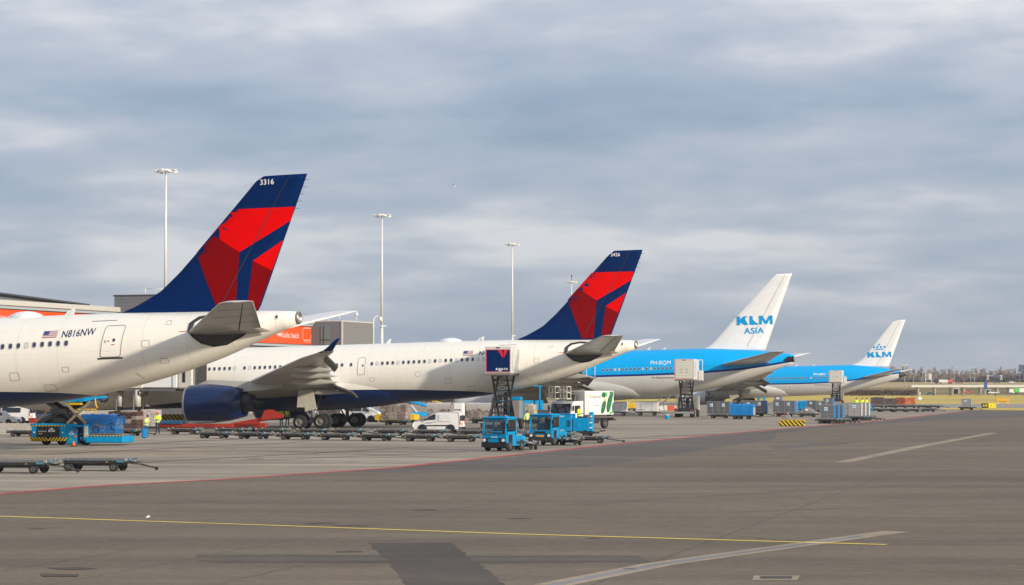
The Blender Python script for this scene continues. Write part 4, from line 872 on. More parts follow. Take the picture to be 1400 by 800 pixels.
def mast(px, py_top, Y, label, arms=True, beacon=False):
    p = A(px, py_top, Y); h = p.z; root = thing('lamp_mast', label, 'lamp mast', (p.x, p.y, 0), 0, 'tall floodlight masts along the pier')
    mb = MB(); mb.cyl((0, 0, 0), (0, 0, h * .42), .27, .25, n=16); mb.cyl((0, 0, h * .42), (0, 0, h - .6), .21, .12, n=14); mb.cyl((0, 0, h * .42 - .2), (0, 0, h * .42 + .2), .30, n=14)
    mb.cyl((0, 0, h * .28), (0, 0, h * .28 + .12), .29, n=14); mb.build('pole', STEEL, root)
    mb = MB(); mb.lathe([(-.07, .86), (.06, .92), (.08, .88), (-.05, .82)], (-.1, 0, h - .32), 'z', 18)
    for k in range(4):
        a = math.pi * k / 4; mb.bar((-1.15 * math.cos(a), -.9 * math.sin(a), h - .3), (1.15 * math.cos(a), .9 * math.sin(a), h - .3), .07)
    mb.cyl((0, 0, h - .7), (0, 0, h - .12), .2, n=12); mb.build('lamp_ring', STEEL, root)
    hm = MB(); hm.box((0, 0, 0), (.62, .44, .20), .05); hm.box((.02, 0, -.115), (.5, .34, .04)); hm = hm.mesh('floodlight', STEEL)
    for k, a in enumerate((-150, -110, -65, -25, 20, 70, 125, 165)):
        link('floodlight', hm, root, (1.28 * math.cos(R(a)), .95 * math.sin(R(a)), h - .38 + (.09 if k % 2 else -.17)), (0, R(10 if k % 2 else -14), R(a)))
    o = MB(); o.box((.5, -.1, h * .42 + .1), (.45, .22, .22), .05); o.bar((.15, 0, h * .42 + .05), (.4, -.1, h * .42 + .05), .06); o.build('camera_arm', WHITE, root)
    if beacon: MB().cyl((0, 0, h - .2), (0, 0, h + 1.1), .07, n=8).cyl((0, 0, h + 1.0), (0, 0, h + 1.5), .2, n=8).build('beacon', RED, root)
mast(227, 229.5, 320, 'tall white floodlight mast left of the red and navy tail numbered 3316')
mast(522.3, 291.5, 404, 'tall white floodlight mast between the grey tower and the second red and navy tail')
mast(700.5, 331.5, 494, 'white floodlight mast rising behind the roof of the second airliner, left of its tail')
mast(781.5, 383.5, 668, 'small distant floodlight mast with a red beacon peeping over the second tail', beacon=True)

# passenger bridge at the second airliner
def bridge():
    M = Matrix.Rotation(R(-13.6), 4, 'Z'); base = Vector((-17.354, 230.085, 0)); f = lambda x, y, z: base + M @ Vector((x - XO, y, z))
    o = f(19.8, -5.2, 0); root = thing('passenger_bridge', 'cream passenger bridge on dark hydraulic legs joining the second airliner', 'jet bridge', o, R(-13.6))
    z0, z1 = 3.75, 6.15
    mb = MB(); mb.box((1.05, 0, (z0 + z1) / 2), (1.5, 2.6, z1 - z0), .12); mb.box((1.98, .3, (z0 + z1) / 2 - .1), (.36, 2.9, z1 - z0 + .2), .06); mb.build('cab', CREAM, root)
    MB().box((.95, -1.32, 5.1), (.28, .06, 1.5), .02).build('cab_slot', BLACK, root)
    MB().box((2.14, .1, 5.0), (.12, 2.7, 2.5), .04).build('canopy_bellows', BLACK, root)
    mb = MB(); mb.box((-1.5, 0, (z0 + z1) / 2 + .05), (3.5, 2.5, z1 - z0 - .1), .05); mb.box((.05, 0, (z0 + z1) / 2 + .1), (.45, 2.7, z1 - z0 + .05), .05); mb.build('tunnel', WHITE, root)
    MB().box((-8.5, 0, (z0 + z1) / 2 + .1), (10.6, 2.75, z1 - z0 + .12), .05).build('outer_tunnel', CREAM, root)
    MB().box((-22.5, .2, (z0 + z1) / 2 + .2), (17.6, 3.0, z1 - z0 + .3), .05).build('outer_tunnel', CREAM, root)
    MB().box((-1.5, -1.28, 5.3), (.4, .06, .7), .02).build('window', GLASS, root)
    mb = MB(); mb.box((-4.5, -1.1, z0 - .12), (9.0, .22, .2)); mb.box((-4.5, 1.1, z0 - .12), (9.0, .22, .2))
    for k in range(9): mb.bar((-8.8 + k, -1.1, z0 - .12), (-8.8 + k, 1.1, z0 - .12), .1)
    mb.build('underframe', GREYM, root)
    for x, y in ((-3.8, -1.0), (-5.9, -.2), (-3.8, 1.3)):
        c = MB().cyl((x, y, 2.05), (x, y, z0 - .1), .30, n=14).build('lift_column', CREAM, root); MB().cyl((x, y, .5), (x, y, 2.08), .24, n=14).cyl((x - .35, y, .5), (x - .35, y, 3.2), .09, n=8, m=1).build('piston', [BLACK, CREAM], c)
    MB().box((-4.9, .2, .55), (3.6, 3.4, .5), .08).build('bogie', DARK, root)
    for x in (-6.2, -3.7):
        for y in (-1.4, 1.8): wheel_part((x, y, .45), .45, .3, root)
    mb = MB(); mb.tube([(-7.5, -1.4, 3.9)] + [(-7.5 + .42 + .42 * math.cos(R(180 + a)), -1.4, 2.95 + .42 * math.sin(R(180 + a))) for a in range(0, 181, 20)] + [(-6.66, -1.4, 3.9)], .11, 8); mb.build('cable_loop', BLACK, root)
    mb = MB(); mb.tube([(-3.6, -1.3, z0 - .2), (-3.55, -1.3, 3.2), (-3.3, -1.3, 3.05), (-3.05, -1.3, 3.2), (-2.6, -1.3, z0 - .35)], .07, 6); mb.box((-2.7, -1.3, z0 - .32), (.5, .3, .25), .05); mb.build('service_hose', DARK, root)
bridge()
# ================================================================ ramp equipment builders
YAWP = R(-14.0)                                                # parked square to the aircraft
def KLMtxt(mb, x, z, w, h, fn, m=0, crown=True):
    text_flat(mb, 'KLM', x, z, w, h, fn, m, .06)
    if crown:
        c = x + w / 2; mb.add([fn(c - .2 * w, z + h * 1.12), fn(c + .2 * w, z + h * 1.12), fn(c + .2 * w, z + h * 1.28), fn(c - .2 * w, z + h * 1.28)], [(0, 1, 2, 3)], m)
        for k in range(4):
            q = c + (k - 1.5) * .14 * w; d = .055 * w; mb.add([fn(q - d, z + h * 1.36), fn(q + d, z + h * 1.36), fn(q + d, z + h * 1.64), fn(q - d, z + h * 1.64)], [(0, 1, 2, 3)], m)
        mb.add([fn(c - .04 * w, z + h * 1.7), fn(c + .04 * w, z + h * 1.7), fn(c + .04 * w, z + h * 1.95), fn(c - .04 * w, z + h * 1.95)], [(0, 1, 2, 3)], m)

def dolly(L, Wd, H, wr, label, loc, rz, group):
    """roller-deck cargo dolly: frame, rollers, rails, four wheels, drawbar"""
    t = thing('cargo_dolly', label, 'dolly', loc, rz, group)
    mb = MB(); 
    for y in (-Wd / 2 + .07, Wd / 2 - .07): mb.box((0, y, H - .10), (L, .10, .14), .02)
    for x in np.linspace(-L / 2 + .06, L / 2 - .06, 6): mb.box((x, 0, H - .13), (.10, Wd - .2, .10))
    mb.box((0, 0, H - .24), (L * .78, Wd * .45, .10)); mb.box((-L * .29, 0, wr + .1), (.3, Wd * .5, .2)); mb.box((L * .29, 0, wr + .1), (.3, Wd * .5, .2)); mb.build('frame', DARK, t)
    rm = MB().cyl((0, -Wd / 2 + .14, 0), (0, Wd / 2 - .14, 0), .048, n=8).mesh('roller', GREYM)
    for x in np.linspace(-L / 2 + .25, L / 2 - .25, 9): link('roller', rm, t, (x, 0, H - .03))
    mb = MB()
    for y in (-Wd / 2, Wd / 2): mb.box((0, y, H + .0), (L * .98, .05, .07), .01)
    mb.build('side_rail', GREYM, t)
    sm = MB().box((0, 0, 0), (.16, .10, .16), .02).mesh('stop', ALU)
    for x, y in ((-L / 2 + .12, -Wd / 2 - .03), (L / 2 - .12, -Wd / 2 - .03), (-L / 2 + .12, Wd / 2 + .03), (L / 2 - .12, Wd / 2 + .03)): link('stop', sm, t, (x, y, H + .02))
    MB().box((L * .40, -Wd / 2 - .03, H - .07), (L * .10, .04, .08), .01).box((L / 2 + .02, -Wd * .32, H + .02), (.08, .2, .12), .02).build('blue_label', mat('dusty_blue', (.05, .22, .30), .6, var=.3, scale=8), t)
    MB().box((-L * .38, -Wd / 2 - .035, H - .09), (.10, .03, .05)).box((L * .22, -Wd / 2 - .035, H - .09), (.10, .03, .05)).build('reflector', mat('amber_reflector', (.45, .16, .02), .5, var=.3, scale=9), t)
    for x in (-L * .30, L * .30):
        for y in (-Wd / 2 + .16, Wd / 2 - .16): wheel_part((x, y, wr), wr, .16, t)
    mb = MB(); mb.tube([(L / 2, 0, H - .2), (L / 2 + .35, 0, H - .22), (L / 2 + 1.15, 0, .16)], .045, 6); mb.bar((L / 2, -.3, H - .2), (L / 2 + .4, 0, H - .22), .06); mb.bar((L / 2, .3, H - .2), (L / 2 + .4, 0, H - .22), .06)
    mb.cyl((L / 2 + 1.15, -.05, .14), (L / 2 + 1.15, .05, .14), .09, n=8); mb.build('drawbar', DARK, t)
    mb = MB(); mb.box((L / 2 + .14, 0, H - .05), (.24, Wd * .6, .12), .03); mb.cyl((L / 2 + .3, -.2, H - .02), (L / 2 + .3, .25, H - .02), .07, n=8); mb.box((L / 2 + .05, Wd * .3, H + .06), (.14, .3, .12), .03); mb.build('coupling', mat('dusty_coupling', (.20, .205, .20), .55, .3, var=.3, scale=9), t)
    return t

def wrapped_load(L, Wd, H, label, loc, rz, group, cols, seed, net=None, cover=None, z=.0):
    """a pallet of cartons under film or net: cartons of uneven size, a base sheet, a net of straps, a sagging cover"""
    t = thing('cargo_pallet', label, 'cargo', (loc[0], loc[1], z), rz, group); rnd = random.Random(seed)
    MB().box((0, 0, .03), (L, Wd, .06), .01).build('base_sheet', ALU, t)
    ms = [mat('carton_%d_%d_%d' % tuple(int(q * 99) for q in c), c, .7, var=.22, scale=5) for c in cols]
    x = -L / 2 + .03
    while x < L / 2 - .15:
        w = min(rnd.uniform(.32, .62), L / 2 - .03 - x); zz = .06
        while zz < H - .12:
            h = min(rnd.uniform(.22, .5), H - zz)
            for y0, y1 in ((-Wd / 2 + .02, -Wd * .02), (Wd * .0, Wd / 2 - .02)):
                d = rnd.uniform(-.05, .03)
                MB().box((0, 0, 0), (w - .015, y1 - y0 - .02, h - .012), .025).build('carton', rnd.choice(ms), t, (x + w / 2, (y0 + y1) / 2 + (d if y0 < -.1 else -d), zz + h / 2))
            zz += h
        x += w
    if cover:
        mb = MB(); n = 15; rings = []
        for i in range(n):
            u = -L / 2 - .03 + (L + .06) * i / (n - 1); drop = rnd.uniform(.3, .55) * H; ring = []
            for y, zq in ((-Wd / 2 - .035, H - drop), (-Wd / 2 - .045, H - drop * .5), (-Wd / 2 - .02, H), (-Wd * .2, H + .05 + rnd.uniform(0, .07)), (Wd * .2, H + .05 + rnd.uniform(0, .07)), (Wd / 2 + .02, H), (Wd / 2 + .045, H - drop)):
                ring.append((u + rnd.uniform(-.02, .02), y, zq + rnd.uniform(-.03, .03)))
            rings.append(ring)
        mb.loft(rings, 0, (False, False), True, False); mb.build('cover_sheet', cover, t)
    if net:
        mb = MB(); st = .36
        for k in range(int((L + H) / st) + 1):
            a = -L / 2 - H + k * st
            for sg in (1, -1):
                p0 = (a, .06); p1 = (a + H, H)
                if p0[0] < -L / 2: p0 = (-L / 2, .06 + (-L / 2 - a))
                if p1[0] > L / 2: p1 = (L / 2, H - (p1[0] - L / 2))
                if p1[0] - p0[0] < .05: continue
                mb.bar((p0[0] * sg, -Wd / 2 - .055, p0[1]), (p1[0] * sg, -Wd / 2 - .055, p1[1]), .014, .010)
        for k in range(int((Wd + H) / st) + 1):
            a = -Wd / 2 - H + k * st
            for sg in (1, -1):
                p0 = (a, .06); p1 = (a + H, H)
                if p0[0] < -Wd / 2: p0 = (-Wd / 2, .06 + (-Wd / 2 - a))
                if p1[0] > Wd / 2: p1 = (Wd / 2, H - (p1[0] - Wd / 2))
                if p1[0] - p0[0] < .05: continue
                mb.bar((L / 2 + .055, p0[0] * sg, p0[1]), (L / 2 + .055, p1[0] * sg, p1[1]), .014, .010)
        mb.build('net', net, t)
    return t

def container(w, d, h, label, loc, rz, group, body=ALUD, edge=BLUE2, z=.5, plate=True, sides=1):
    """unit-load container with ribs, label plate and a coloured canvas door"""
    t = thing('baggage_container', label, 'container', (loc[0], loc[1], z), rz, group)
    mb = MB(); mb.prism([(-w / 2, .42), (-w / 2 + .34, .02), (w / 2, .02), (w / 2, h), (-w / 2, h)], -d / 2, d / 2) if plate == 'cut' else mb.box((0, 0, h / 2 + .01), (w, d, h), .025); mb.build('shell', body, t)
    rib = MB().box((0, 0, h / 2), (.045, .035, h - .06), .008).mesh('rib', ALU)
    for x in (-w / 2 + .03, 0, w / 2 - .03): link('rib', rib, t, (x, -d / 2 - .012, 0))
    MB().box((0, -d / 2 - .012, h - .04), (w - .1, .035, .06)).box((0, -d / 2 - .012, .05), (w - .1, .035, .07)).build('edge_frame', ALU, t)
    mb = MB(); mb.box((-w * .08, -d / 2 - .03, h * .72), (w * .26, .02, h * .22), .004); mb.build('label_plate', PRINTW, t)
    MB().box((-w * .08, -d / 2 - .044, h * .72), (w * .20, .008, h * .10)).build('label_print', LOGOB, t)
    mb = MB(); n = 6
    for k in range(n):
        y = -d / 2 + d * (k + .5) / n; mb.box((w / 2 + .02 + (.012 if k % 2 else 0), y, h / 2), (.05, d / n - .01, h - .1), .012)
    mb.build('canvas_door', edge, t)
    for k in (.33, .6): MB().box((0, -d / 2 - .012, h * k), (w - .1, .02, .03)).build('rail', ALU, t)
    return t

def slim_dolly(L, label, loc, rz, group): return dolly(L, 1.6, .48, .20, label, loc, rz, group)

def tractor(label, loc, rz, variant, group):
    """cab-forward baggage tractor; local -y is its front"""
    t = thing('baggage_tractor', label, 'tractor', loc, rz, group); w = 1.62; L = 3.0
    f = -L / 2
    mb = MB(); mb.prism([(f, .34), (f + .02, .95), (f + .06, 1.02), (-.15, 1.02), (-.1, .98), (L / 2 - .1, .94), (L / 2, .85), (L / 2, .42), (L / 2 - .1, .34)], -w / 2, w / 2, 'x'); mb.build('body', BLUE, t)
    MB().prism([(f - .06, .26), (f - .07, .55), (f + .02, .58), (f + .25, .50), (f + .25, .26)], -w / 2 - .03, w / 2 + .03, 'x').build('bumper', BLACK, t)
    mb = MB()
    for x in (-w / 2 + .05, w / 2 - .05):
        mb.bar((x, f + .05, 1.0), (x, f + .22, 2.02), .09); mb.bar((x, .10, 1.0), (x, .06, 2.02), .09); mb.bar((x, f + .2, 2.02), (x, .1, 2.02), .09)
    mb.bar((-w / 2 + .05, f + .06, 1.03), (w / 2 - .05, f + .06, 1.03), .08); mb.bar((-w / 2, .07, 2.0), (w / 2, .07, 2.0), .09); mb.bar((-w / 2 + .05, f + .21, 1.98), (w / 2 - .05, f + .21, 1.98), .10)
    mb.box((0, .09, 1.25), (w - .1, .05, .55)); mb.build('cab_frame', BLUE, t)
    mb = MB(); mb.box((0, f * .5 + .1, 2.09), (w + .08, 1.62, .12), .05); mb.box((.1, f * .5, 2.17), (w * .6, .5, .07), .02); r = mb.build('roof', BLUE, t)
    mb = MB()
    for x in (-w * .38, w * .38): mb.box((x, f + .18, 2.02), (.14, .08, .07), .02)
    mb.build('marker_lamp', ORANGE, t)
    MB().quad((-w / 2 + .1, f + .085, 1.07), (w / 2 - .1, f + .085, 1.07), (w / 2 - .1, f + .205, 1.94), (-w / 2 + .1, f + .205, 1.94)).build('windscreen', GLASSB, t)
    MB().quad((w / 2 - .02, f + .28, 1.3), (w / 2 - .02, .02, 1.3), (w / 2 - .02, .02, 1.95), (w / 2 - .02, f + .36, 1.95)).build('side_window', GLASS, t)
    MB().box((w / 2 + .005, -.72, .86), (.03, 1.15, .74), .01).build('door', BLUE, t)
    MB().box((w / 2 + .02, -.85, .80), (.02, .62, .5), .01).build('door_opening', BLACK, t)
    hl = MB().cyl((0, 0, 0), (0, -.05, 0), .10, n=12).mesh('headlight', LAMPW)
    for x in (-w * .36, w * .36):
        MB().box((x, f - .01, .70), (.42, .06, .20), .03).build('lamp_surround', BLACK, t); link('headlight', hl, t, (x + (.06 if x > 0 else -.06), f - .03, .70))
    for s_ in (-1, 1): MB().box((s_ * (w / 2 + .10), f + .12, 1.62), (.16, .06, .28), .03).bar((s_ * (w / 2), f + .14, 1.7), (s_ * (w / 2 + .08), f + .12, 1.66), .025).build('mirror', BLACK, t)
    MB().bar((-.12, f + .06, 1.08), (.22, f + .15, 1.55), .02).build('wiper', BLACK, t)
    MB().cyl((.35, -.55, 2.14), (.35, -.55, 2.26), .07, .055, n=10).build('beacon', ORANGE, t)
    MB().box((0, f - .012, .83), (w * .98, .03, .03)).box((w / 2 + .004, .45, .70), (.012, 1.4, .02)).box((w / 2 + .004, .1, .62), (.012, .02, .5)).build('panel_seam', mat('seam_blue', (.004, .08, .16), .6, var=0), t)
    MB().box((w / 2 + .006, .75, .52), (.016, 1.3, .18)).box((-w / 2 - .006, .75, .52), (.016, 1.3, .18)).build('skirt', DARK, t)
    if variant == 2:
        mb = MB()
        for k in range(6): mb.box((-w * .40 + k * w * .16, f - .075, .45), (w * .13, .03, .2), .01)
        mb.build('grille', DARK, t); MB().box((0, f - .0, .92), (w * .5, .05, .12), .02).build('vent', BLACK, t)
        MB().box((0, f - .04, .66), (.52, .02, .12), .005).build('number_plate', PLATE, t)
        MB().quad((w * .15, f * .5 - .1, 2.16), (w * .42, f * .5 - .1, 2.16), (w * .36, f * .5 + .2, 2.16), (w * .2, f * .5 + .2, 2.16)).build('roof_sticker', mat('leaf_green', (.08, .42, .03), .5, var=0), t)
    else:
        mb = MB(); mb.tube([(-w * .34, f - .02, 1.06), (-w * .34, f - .1, 1.22), (w * .34, f - .1, 1.22), (w * .34, f - .02, 1.06)], .025, 6); mb.tube([(-w * .05, f - .1, 1.22), (-w * .05, f - .02, 1.06)], .02, 6); mb.build('grab_rail', BLUE, t)
        mb = MB(); text_flat(mb, 'KLM', -.2, .84, .4, .08, lambda u, v: (u, f - .0 + .005 - .01, v)); mb.build('lettering', PRINTW, t)
    mb = MB(); mb.box((0, -.15, 1.15), (.55, .5, .5), .08); mb.box((0, .0, 1.5), (.5, .12, .6), .05); mb.build('seat', BLACK, t)
    mb = MB(); mb.tube([(-.35, f + .45, 1.0), (-.35, f + .55, 1.28)], .03, 6); mb.lathe([(-.02, .17), (.02, .19), (.02, .15), (-.02, .17)], (-.35, f + .58, 1.30), 'y', 14); mb.build('steering_wheel', BLACK, t)
    mb = MB(); mb.box((0, .9, .99), (w - .25, .9, .12), .03); mb.box((.3, .6, 1.2), (.35, .3, .38), .05); mb.box((-.2, .8, 1.12), (.5, .4, .2), .04); mb.build('rear_deck', mat('deck_grey', (.22, .25, .26), .5, var=.3, scale=5), t)
    for y in (f + .62, L / 2 - .6):
        for x in (-w / 2 + .1, w / 2 - .06): wheel_part((x, y, .36), .36, .22, t, 'x')
    MB().box((0, 0, .30), (w * .75, L * .8, .2)).box((0, L / 2 + .1, .45), (.3, .3, .2)).build('chassis', BLACK, t)
    return t

def lorry_wheels(t, pts, r=.5, w=.32):
    for x, y in pts: wheel_part((x, y, r), r, w, t, 'x')

def catering_truck(label, loc, rz, zb, zt, style, group):
    """high-loader with its body raised on scissors; local -y is its tail, towards the camera"""
    t = thing('catering_truck', label, 'catering truck', loc, rz, group); w = 2.45; L = 7.2
    y0 = -L / 2
    MB().box((0, 0, .78), (.9, L, .28), .03).box((0, y0 + .5, .98), (w, 1.0, .12), .02).box((0, .6, .98), (w - .2, 3.4, .12), .02).build('chassis', DARK, t)
    MB().box((0, y0 - .05, .62), (w, .14, .26), .02).build('tail_bar', mat('tail_bar_grey', (.30, .30, .31), .5, .2, var=.2), t)
    tl = MB().box((0, 0, 0), (.34, .05, .14), .02).mesh('tail_light', LAMPR)
    for x in (-w * .40, w * .40): link('tail_light', tl, t, (x, y0 - .13, .88))
    lorry_wheels(t, [(-w / 2 + .2, y0 + 1.5), (w / 2 - .2, y0 + 1.5), (-w / 2 + .45, y0 + 1.5), (w / 2 - .45, y0 + 1.5), (-w / 2 + .2, L / 2 - 1.0), (w / 2 - .2, L / 2 - 1.0)])
    body = {1: BLUE, 2: mat('truck_cab_white', (.62, .62, .60), .4, var=.08), 3: mat('truck_cab_white', (.62, .62, .6), .4)}[style]
    mb = MB(); mb.prism([(L / 2 - 1.6, .9), (L / 2 + .1, .9), (L / 2 + .1, 1.7), (L / 2 - .1, 2.6), (L / 2 - 1.6, 2.7)], -w / 2 + .08, w / 2 - .08, 'x'); mb.build('cab', body, t)
    MB().box((0, L / 2 - 1.62, 2.1), (w - .7, .04, .7), .02).build('cab_window', GLASS, t)
    MB().box((w / 2 - .35, 1.4, 1.85), (.8, 1.3, 1.7), .06).build('equipment_box', mat('box_grey', (.25, .245, .23), .5, var=.1), t)
    MB().box((-w / 2 + .35, 1.6, 1.7), (.75, 1.1, 1.3), .06).build('equipment_box', mat('box_grey', (.25, .245, .23), .5), t)
    if style == 1: MB().box((w / 2 - .35, 1.4, 2.86), (.82, 1.32, .3), .03).build('box_lid', BLUE, t)
    # scissor lift: two crossing pairs of long arms, laced with rungs and diagonals
    mb = MB(); q = DARK; ya0, ya1 = y0 + .9, y0 + 4.3
    for x in (-.78, .78):
        mb.bar((x, ya0, 1.1), (x * .92, ya1, zb - .1), .16, .14); mb.bar((x * .9, ya1, 1.1), (x * .86, ya0, zb - .1), .16, .14)
    for k in range(0, 8):
        u = k / 8; u2 = (k + 1) / 8; z = 1.1 + (zb - 1.2) * u; z2 = 1.1 + (zb - 1.2) * u2; dy = ya1 - ya0
        mb.bar((-.74, ya0 + dy * u, z), (.74, ya0 + dy * u, z), .08); mb.bar((-.7, ya1 - dy * u, z), (.7, ya1 - dy * u, z), .08)
        if k in (2, 3, 5, 6, 7): mb.bar((-.7, ya1 - dy * u, z), (.7, ya1 - dy * u2, z2), .055); mb.bar((.7, ya1 - dy * u, z), (-.7, ya1 - dy * u2, z2), .055)
    mb.box((0, (ya0 + ya1) / 2, 1.1 + (zb - 1.2) * .5), (1.7, .3, .22), .03)
    mb.build('scissor_lift', q, t)
    mb = MB(); mb.cyl((-.3, 0, 1.2), (-.3, .3, zb * .62), .12, n=10); mb.cyl((.3, 0, 1.2), (.3, .3, zb * .62), .12, n=10); mb.build('lift_ram', ALU, t)
    mb = MB()
    for x in (-1.0, 1.0):
        mb.bar((x, y0 + 1.1, 1.0), (x * .62, y0 + 1.1, 3.0), .07)
    for k in range(3): mb.bar((-.9 + k * .1, y0 + 1.1, 1.5 + k * .5), (.9 - k * .1, y0 + 1.1, 1.5 + k * .5), .06)
    mb.build('stabilizer_frame', DARK, t)
    # raised body
    bl = 5.6; by = y0 + .35 + bl / 2; h = zt - zb; bm = {1: mat('box_body_white', (.60, .585, .56), .4, var=.06), 2: mat('box_body_pale', (.66, .64, .58), .42, var=.05), 3: mat('box_body_pale', (.66, .64, .58), .42)}[style]
    b = MB().box((0, by, zb + h / 2), (w, bl, h), .04).build('raised_box', bm, t)
    MB().box((0, by, zb - .09), (w - .1, bl, .16), .02).build('box_floor', mat('box_floor_grey', (.17, .16, .15), .6, var=.15), t)
    yb = y0 + .35; fn = lambda u, v: (u, yb - .035, v)
    if style == 1:
        mb = MB(); mb.box((0, yb - .012, zb + h * .47), (w - .22, .02, h * .80), .005); mb.build('shutter', NAVY, b)
        v, f = stroke([(-w / 2 + .12, zb + .10), (w / 2 - .12, zb + .10), (w / 2 - .12, zb + h * .885), (-w / 2 + .12, zb + h * .885)], .055); mb = MB().add([fn(*p) for p in v], f); mb.build('shutter_border', REDB, b)
        mb = MB(); x, z = w * .10, zb + h * .86; 
        mb.add([fn(x - .28, z), fn(x + .10, z), fn(x + .22, z - .28), fn(x + .24, z - .74)], [(0, 1, 2), (0, 2, 3)]); mb.add([fn(x + .30, z), fn(x + .66, z), fn(x + .30, z - .72)], [(0, 1, 2)]); mb.build('shutter_emblem', paint('emblem_red', (.62, .02, .03)), b)
        mb = MB(); text_flat(mb, 'DELTA', -.0, zb + h * .13, .92, .17, fn, 0, .03); mb.add([fn(-.24, zb + h * .13), fn(-.04, zb + h * .13), fn(-.14, zb + h * .22)], [(0, 1, 2)]); mb.add([fn(.05, zb + h * .085), fn(.32, zb + h * .085), fn(.32, zb + h * .115), fn(.05, zb + h * .115)], [(0, 1, 2, 3)]); mb.build('lettering', PRINTW, b)
    else:
        edge = mat('shutter_edge_red', (.62, .22, .16), .5, var=.05); v, f = stroke([(-w / 2 + .02, zb + .06), (w / 2 - .02, zb + .06), (w / 2 - .02, zt - .04), (-w / 2 + .02, zt - .04)], .11)
        mb = MB().add([(p[0], yb - .02, p[1]) for p in v], f); mb.build('shutter_border', edge, b)
        n = 7; sl_ = MB().box((0, 0, 0), (w - .34, .03, (h - .34) / n - .012), .01).mesh('shutter_slat', mat('slat_cream', (.60, .585, .50), .5, var=.05))
        for k in range(n): link('shutter_slat', sl_, b, (0, yb - .012, zb + .19 + (h - .34) * (k + .5) / n))
    hm = MB().box((0, 0, 0), (.18, .04, .05), .01).mesh('handle', DARK)
    for x in (-.35, .35):
        for z in (.36, .5): link('handle', hm, b, (x, yb - .045, zb + h * z))
    MB().box((0, yb - .03, zt - .12), (.34, .06, .10), .02).build('top_lamp', DARK, b)
    # right flank: emblem panel on the pale side
    gn = lambda u, v: (w / 2 + .012, u, v); mb = MB()
    if style == 1:
        mb.add([gn(by - 1.6, zb + .2), gn(by + 1.4, zb + .2), gn(by + 1.9, zt - .25), gn(by + .2, zt - .25)], [(0, 1, 2, 3)]); mb.build('side_picture', mat('side_print', (.38, .43, .42), .5, var=.4, scale=1.4), b)
        mb = MB(); [mb.add([gn(by - 2.45, zb + .3 + .24 * q), gn(by - 2.1, zb + .3 + .24 * q), gn(by - 2.1, zb + .45 + .24 * q), gn(by - 2.45, zb + .45 + .24 * q)], [(0, 1, 2, 3)]) for q in range(7)]; mb.build('side_lettering', mat('grey_print', (.4, .4, .4), .5, var=0), b)
    else:
        mb.add([gn(by - 2.0, zb + .3), gn(by - .2, zb + .3), gn(by - .2, zt - .3), gn(by - 2.0, zt - .3)], [(0, 1, 2, 3)]); mb.build('side_picture', mat('pale_blue_print', (.42, .55, .66), .5, var=.3, scale=1.4), b)
    mb = MB(); mb.box((w / 2 + .35, by + bl / 2 - .9, zb + .55), (.55, 1.2, 1.2), .04); mb.box((w / 2 + .3, by + bl / 2 - .9, zb - .05), (.7, 1.3, .1)); mb.build('service_platform', mat('platform_white', (.6, .59, .56), .5, var=.08), b)
    MB().box((0, by + bl / 2 + .45, zb + .1), (w * .8, .9, .12), .02).bar((-w * .38, by + bl / 2 + .8, zb + .1), (-w * .38, by + bl / 2 + .8, zb + 1.1), .05).bar((w * .38, by + bl / 2 + .8, zb + .1), (w * .38, by + bl / 2 + .8, zb + 1.1), .05).build('front_platform', ALU, b)
    for x in (-w / 2 + .1, w / 2 - .1): MB().bar((x, y0 + .3, .9), (x, y0 + .3, .12), .12).box((x, y0 + .3, .06), (.3, .3, .10)).build('outrigger', DARK, t)
    return t

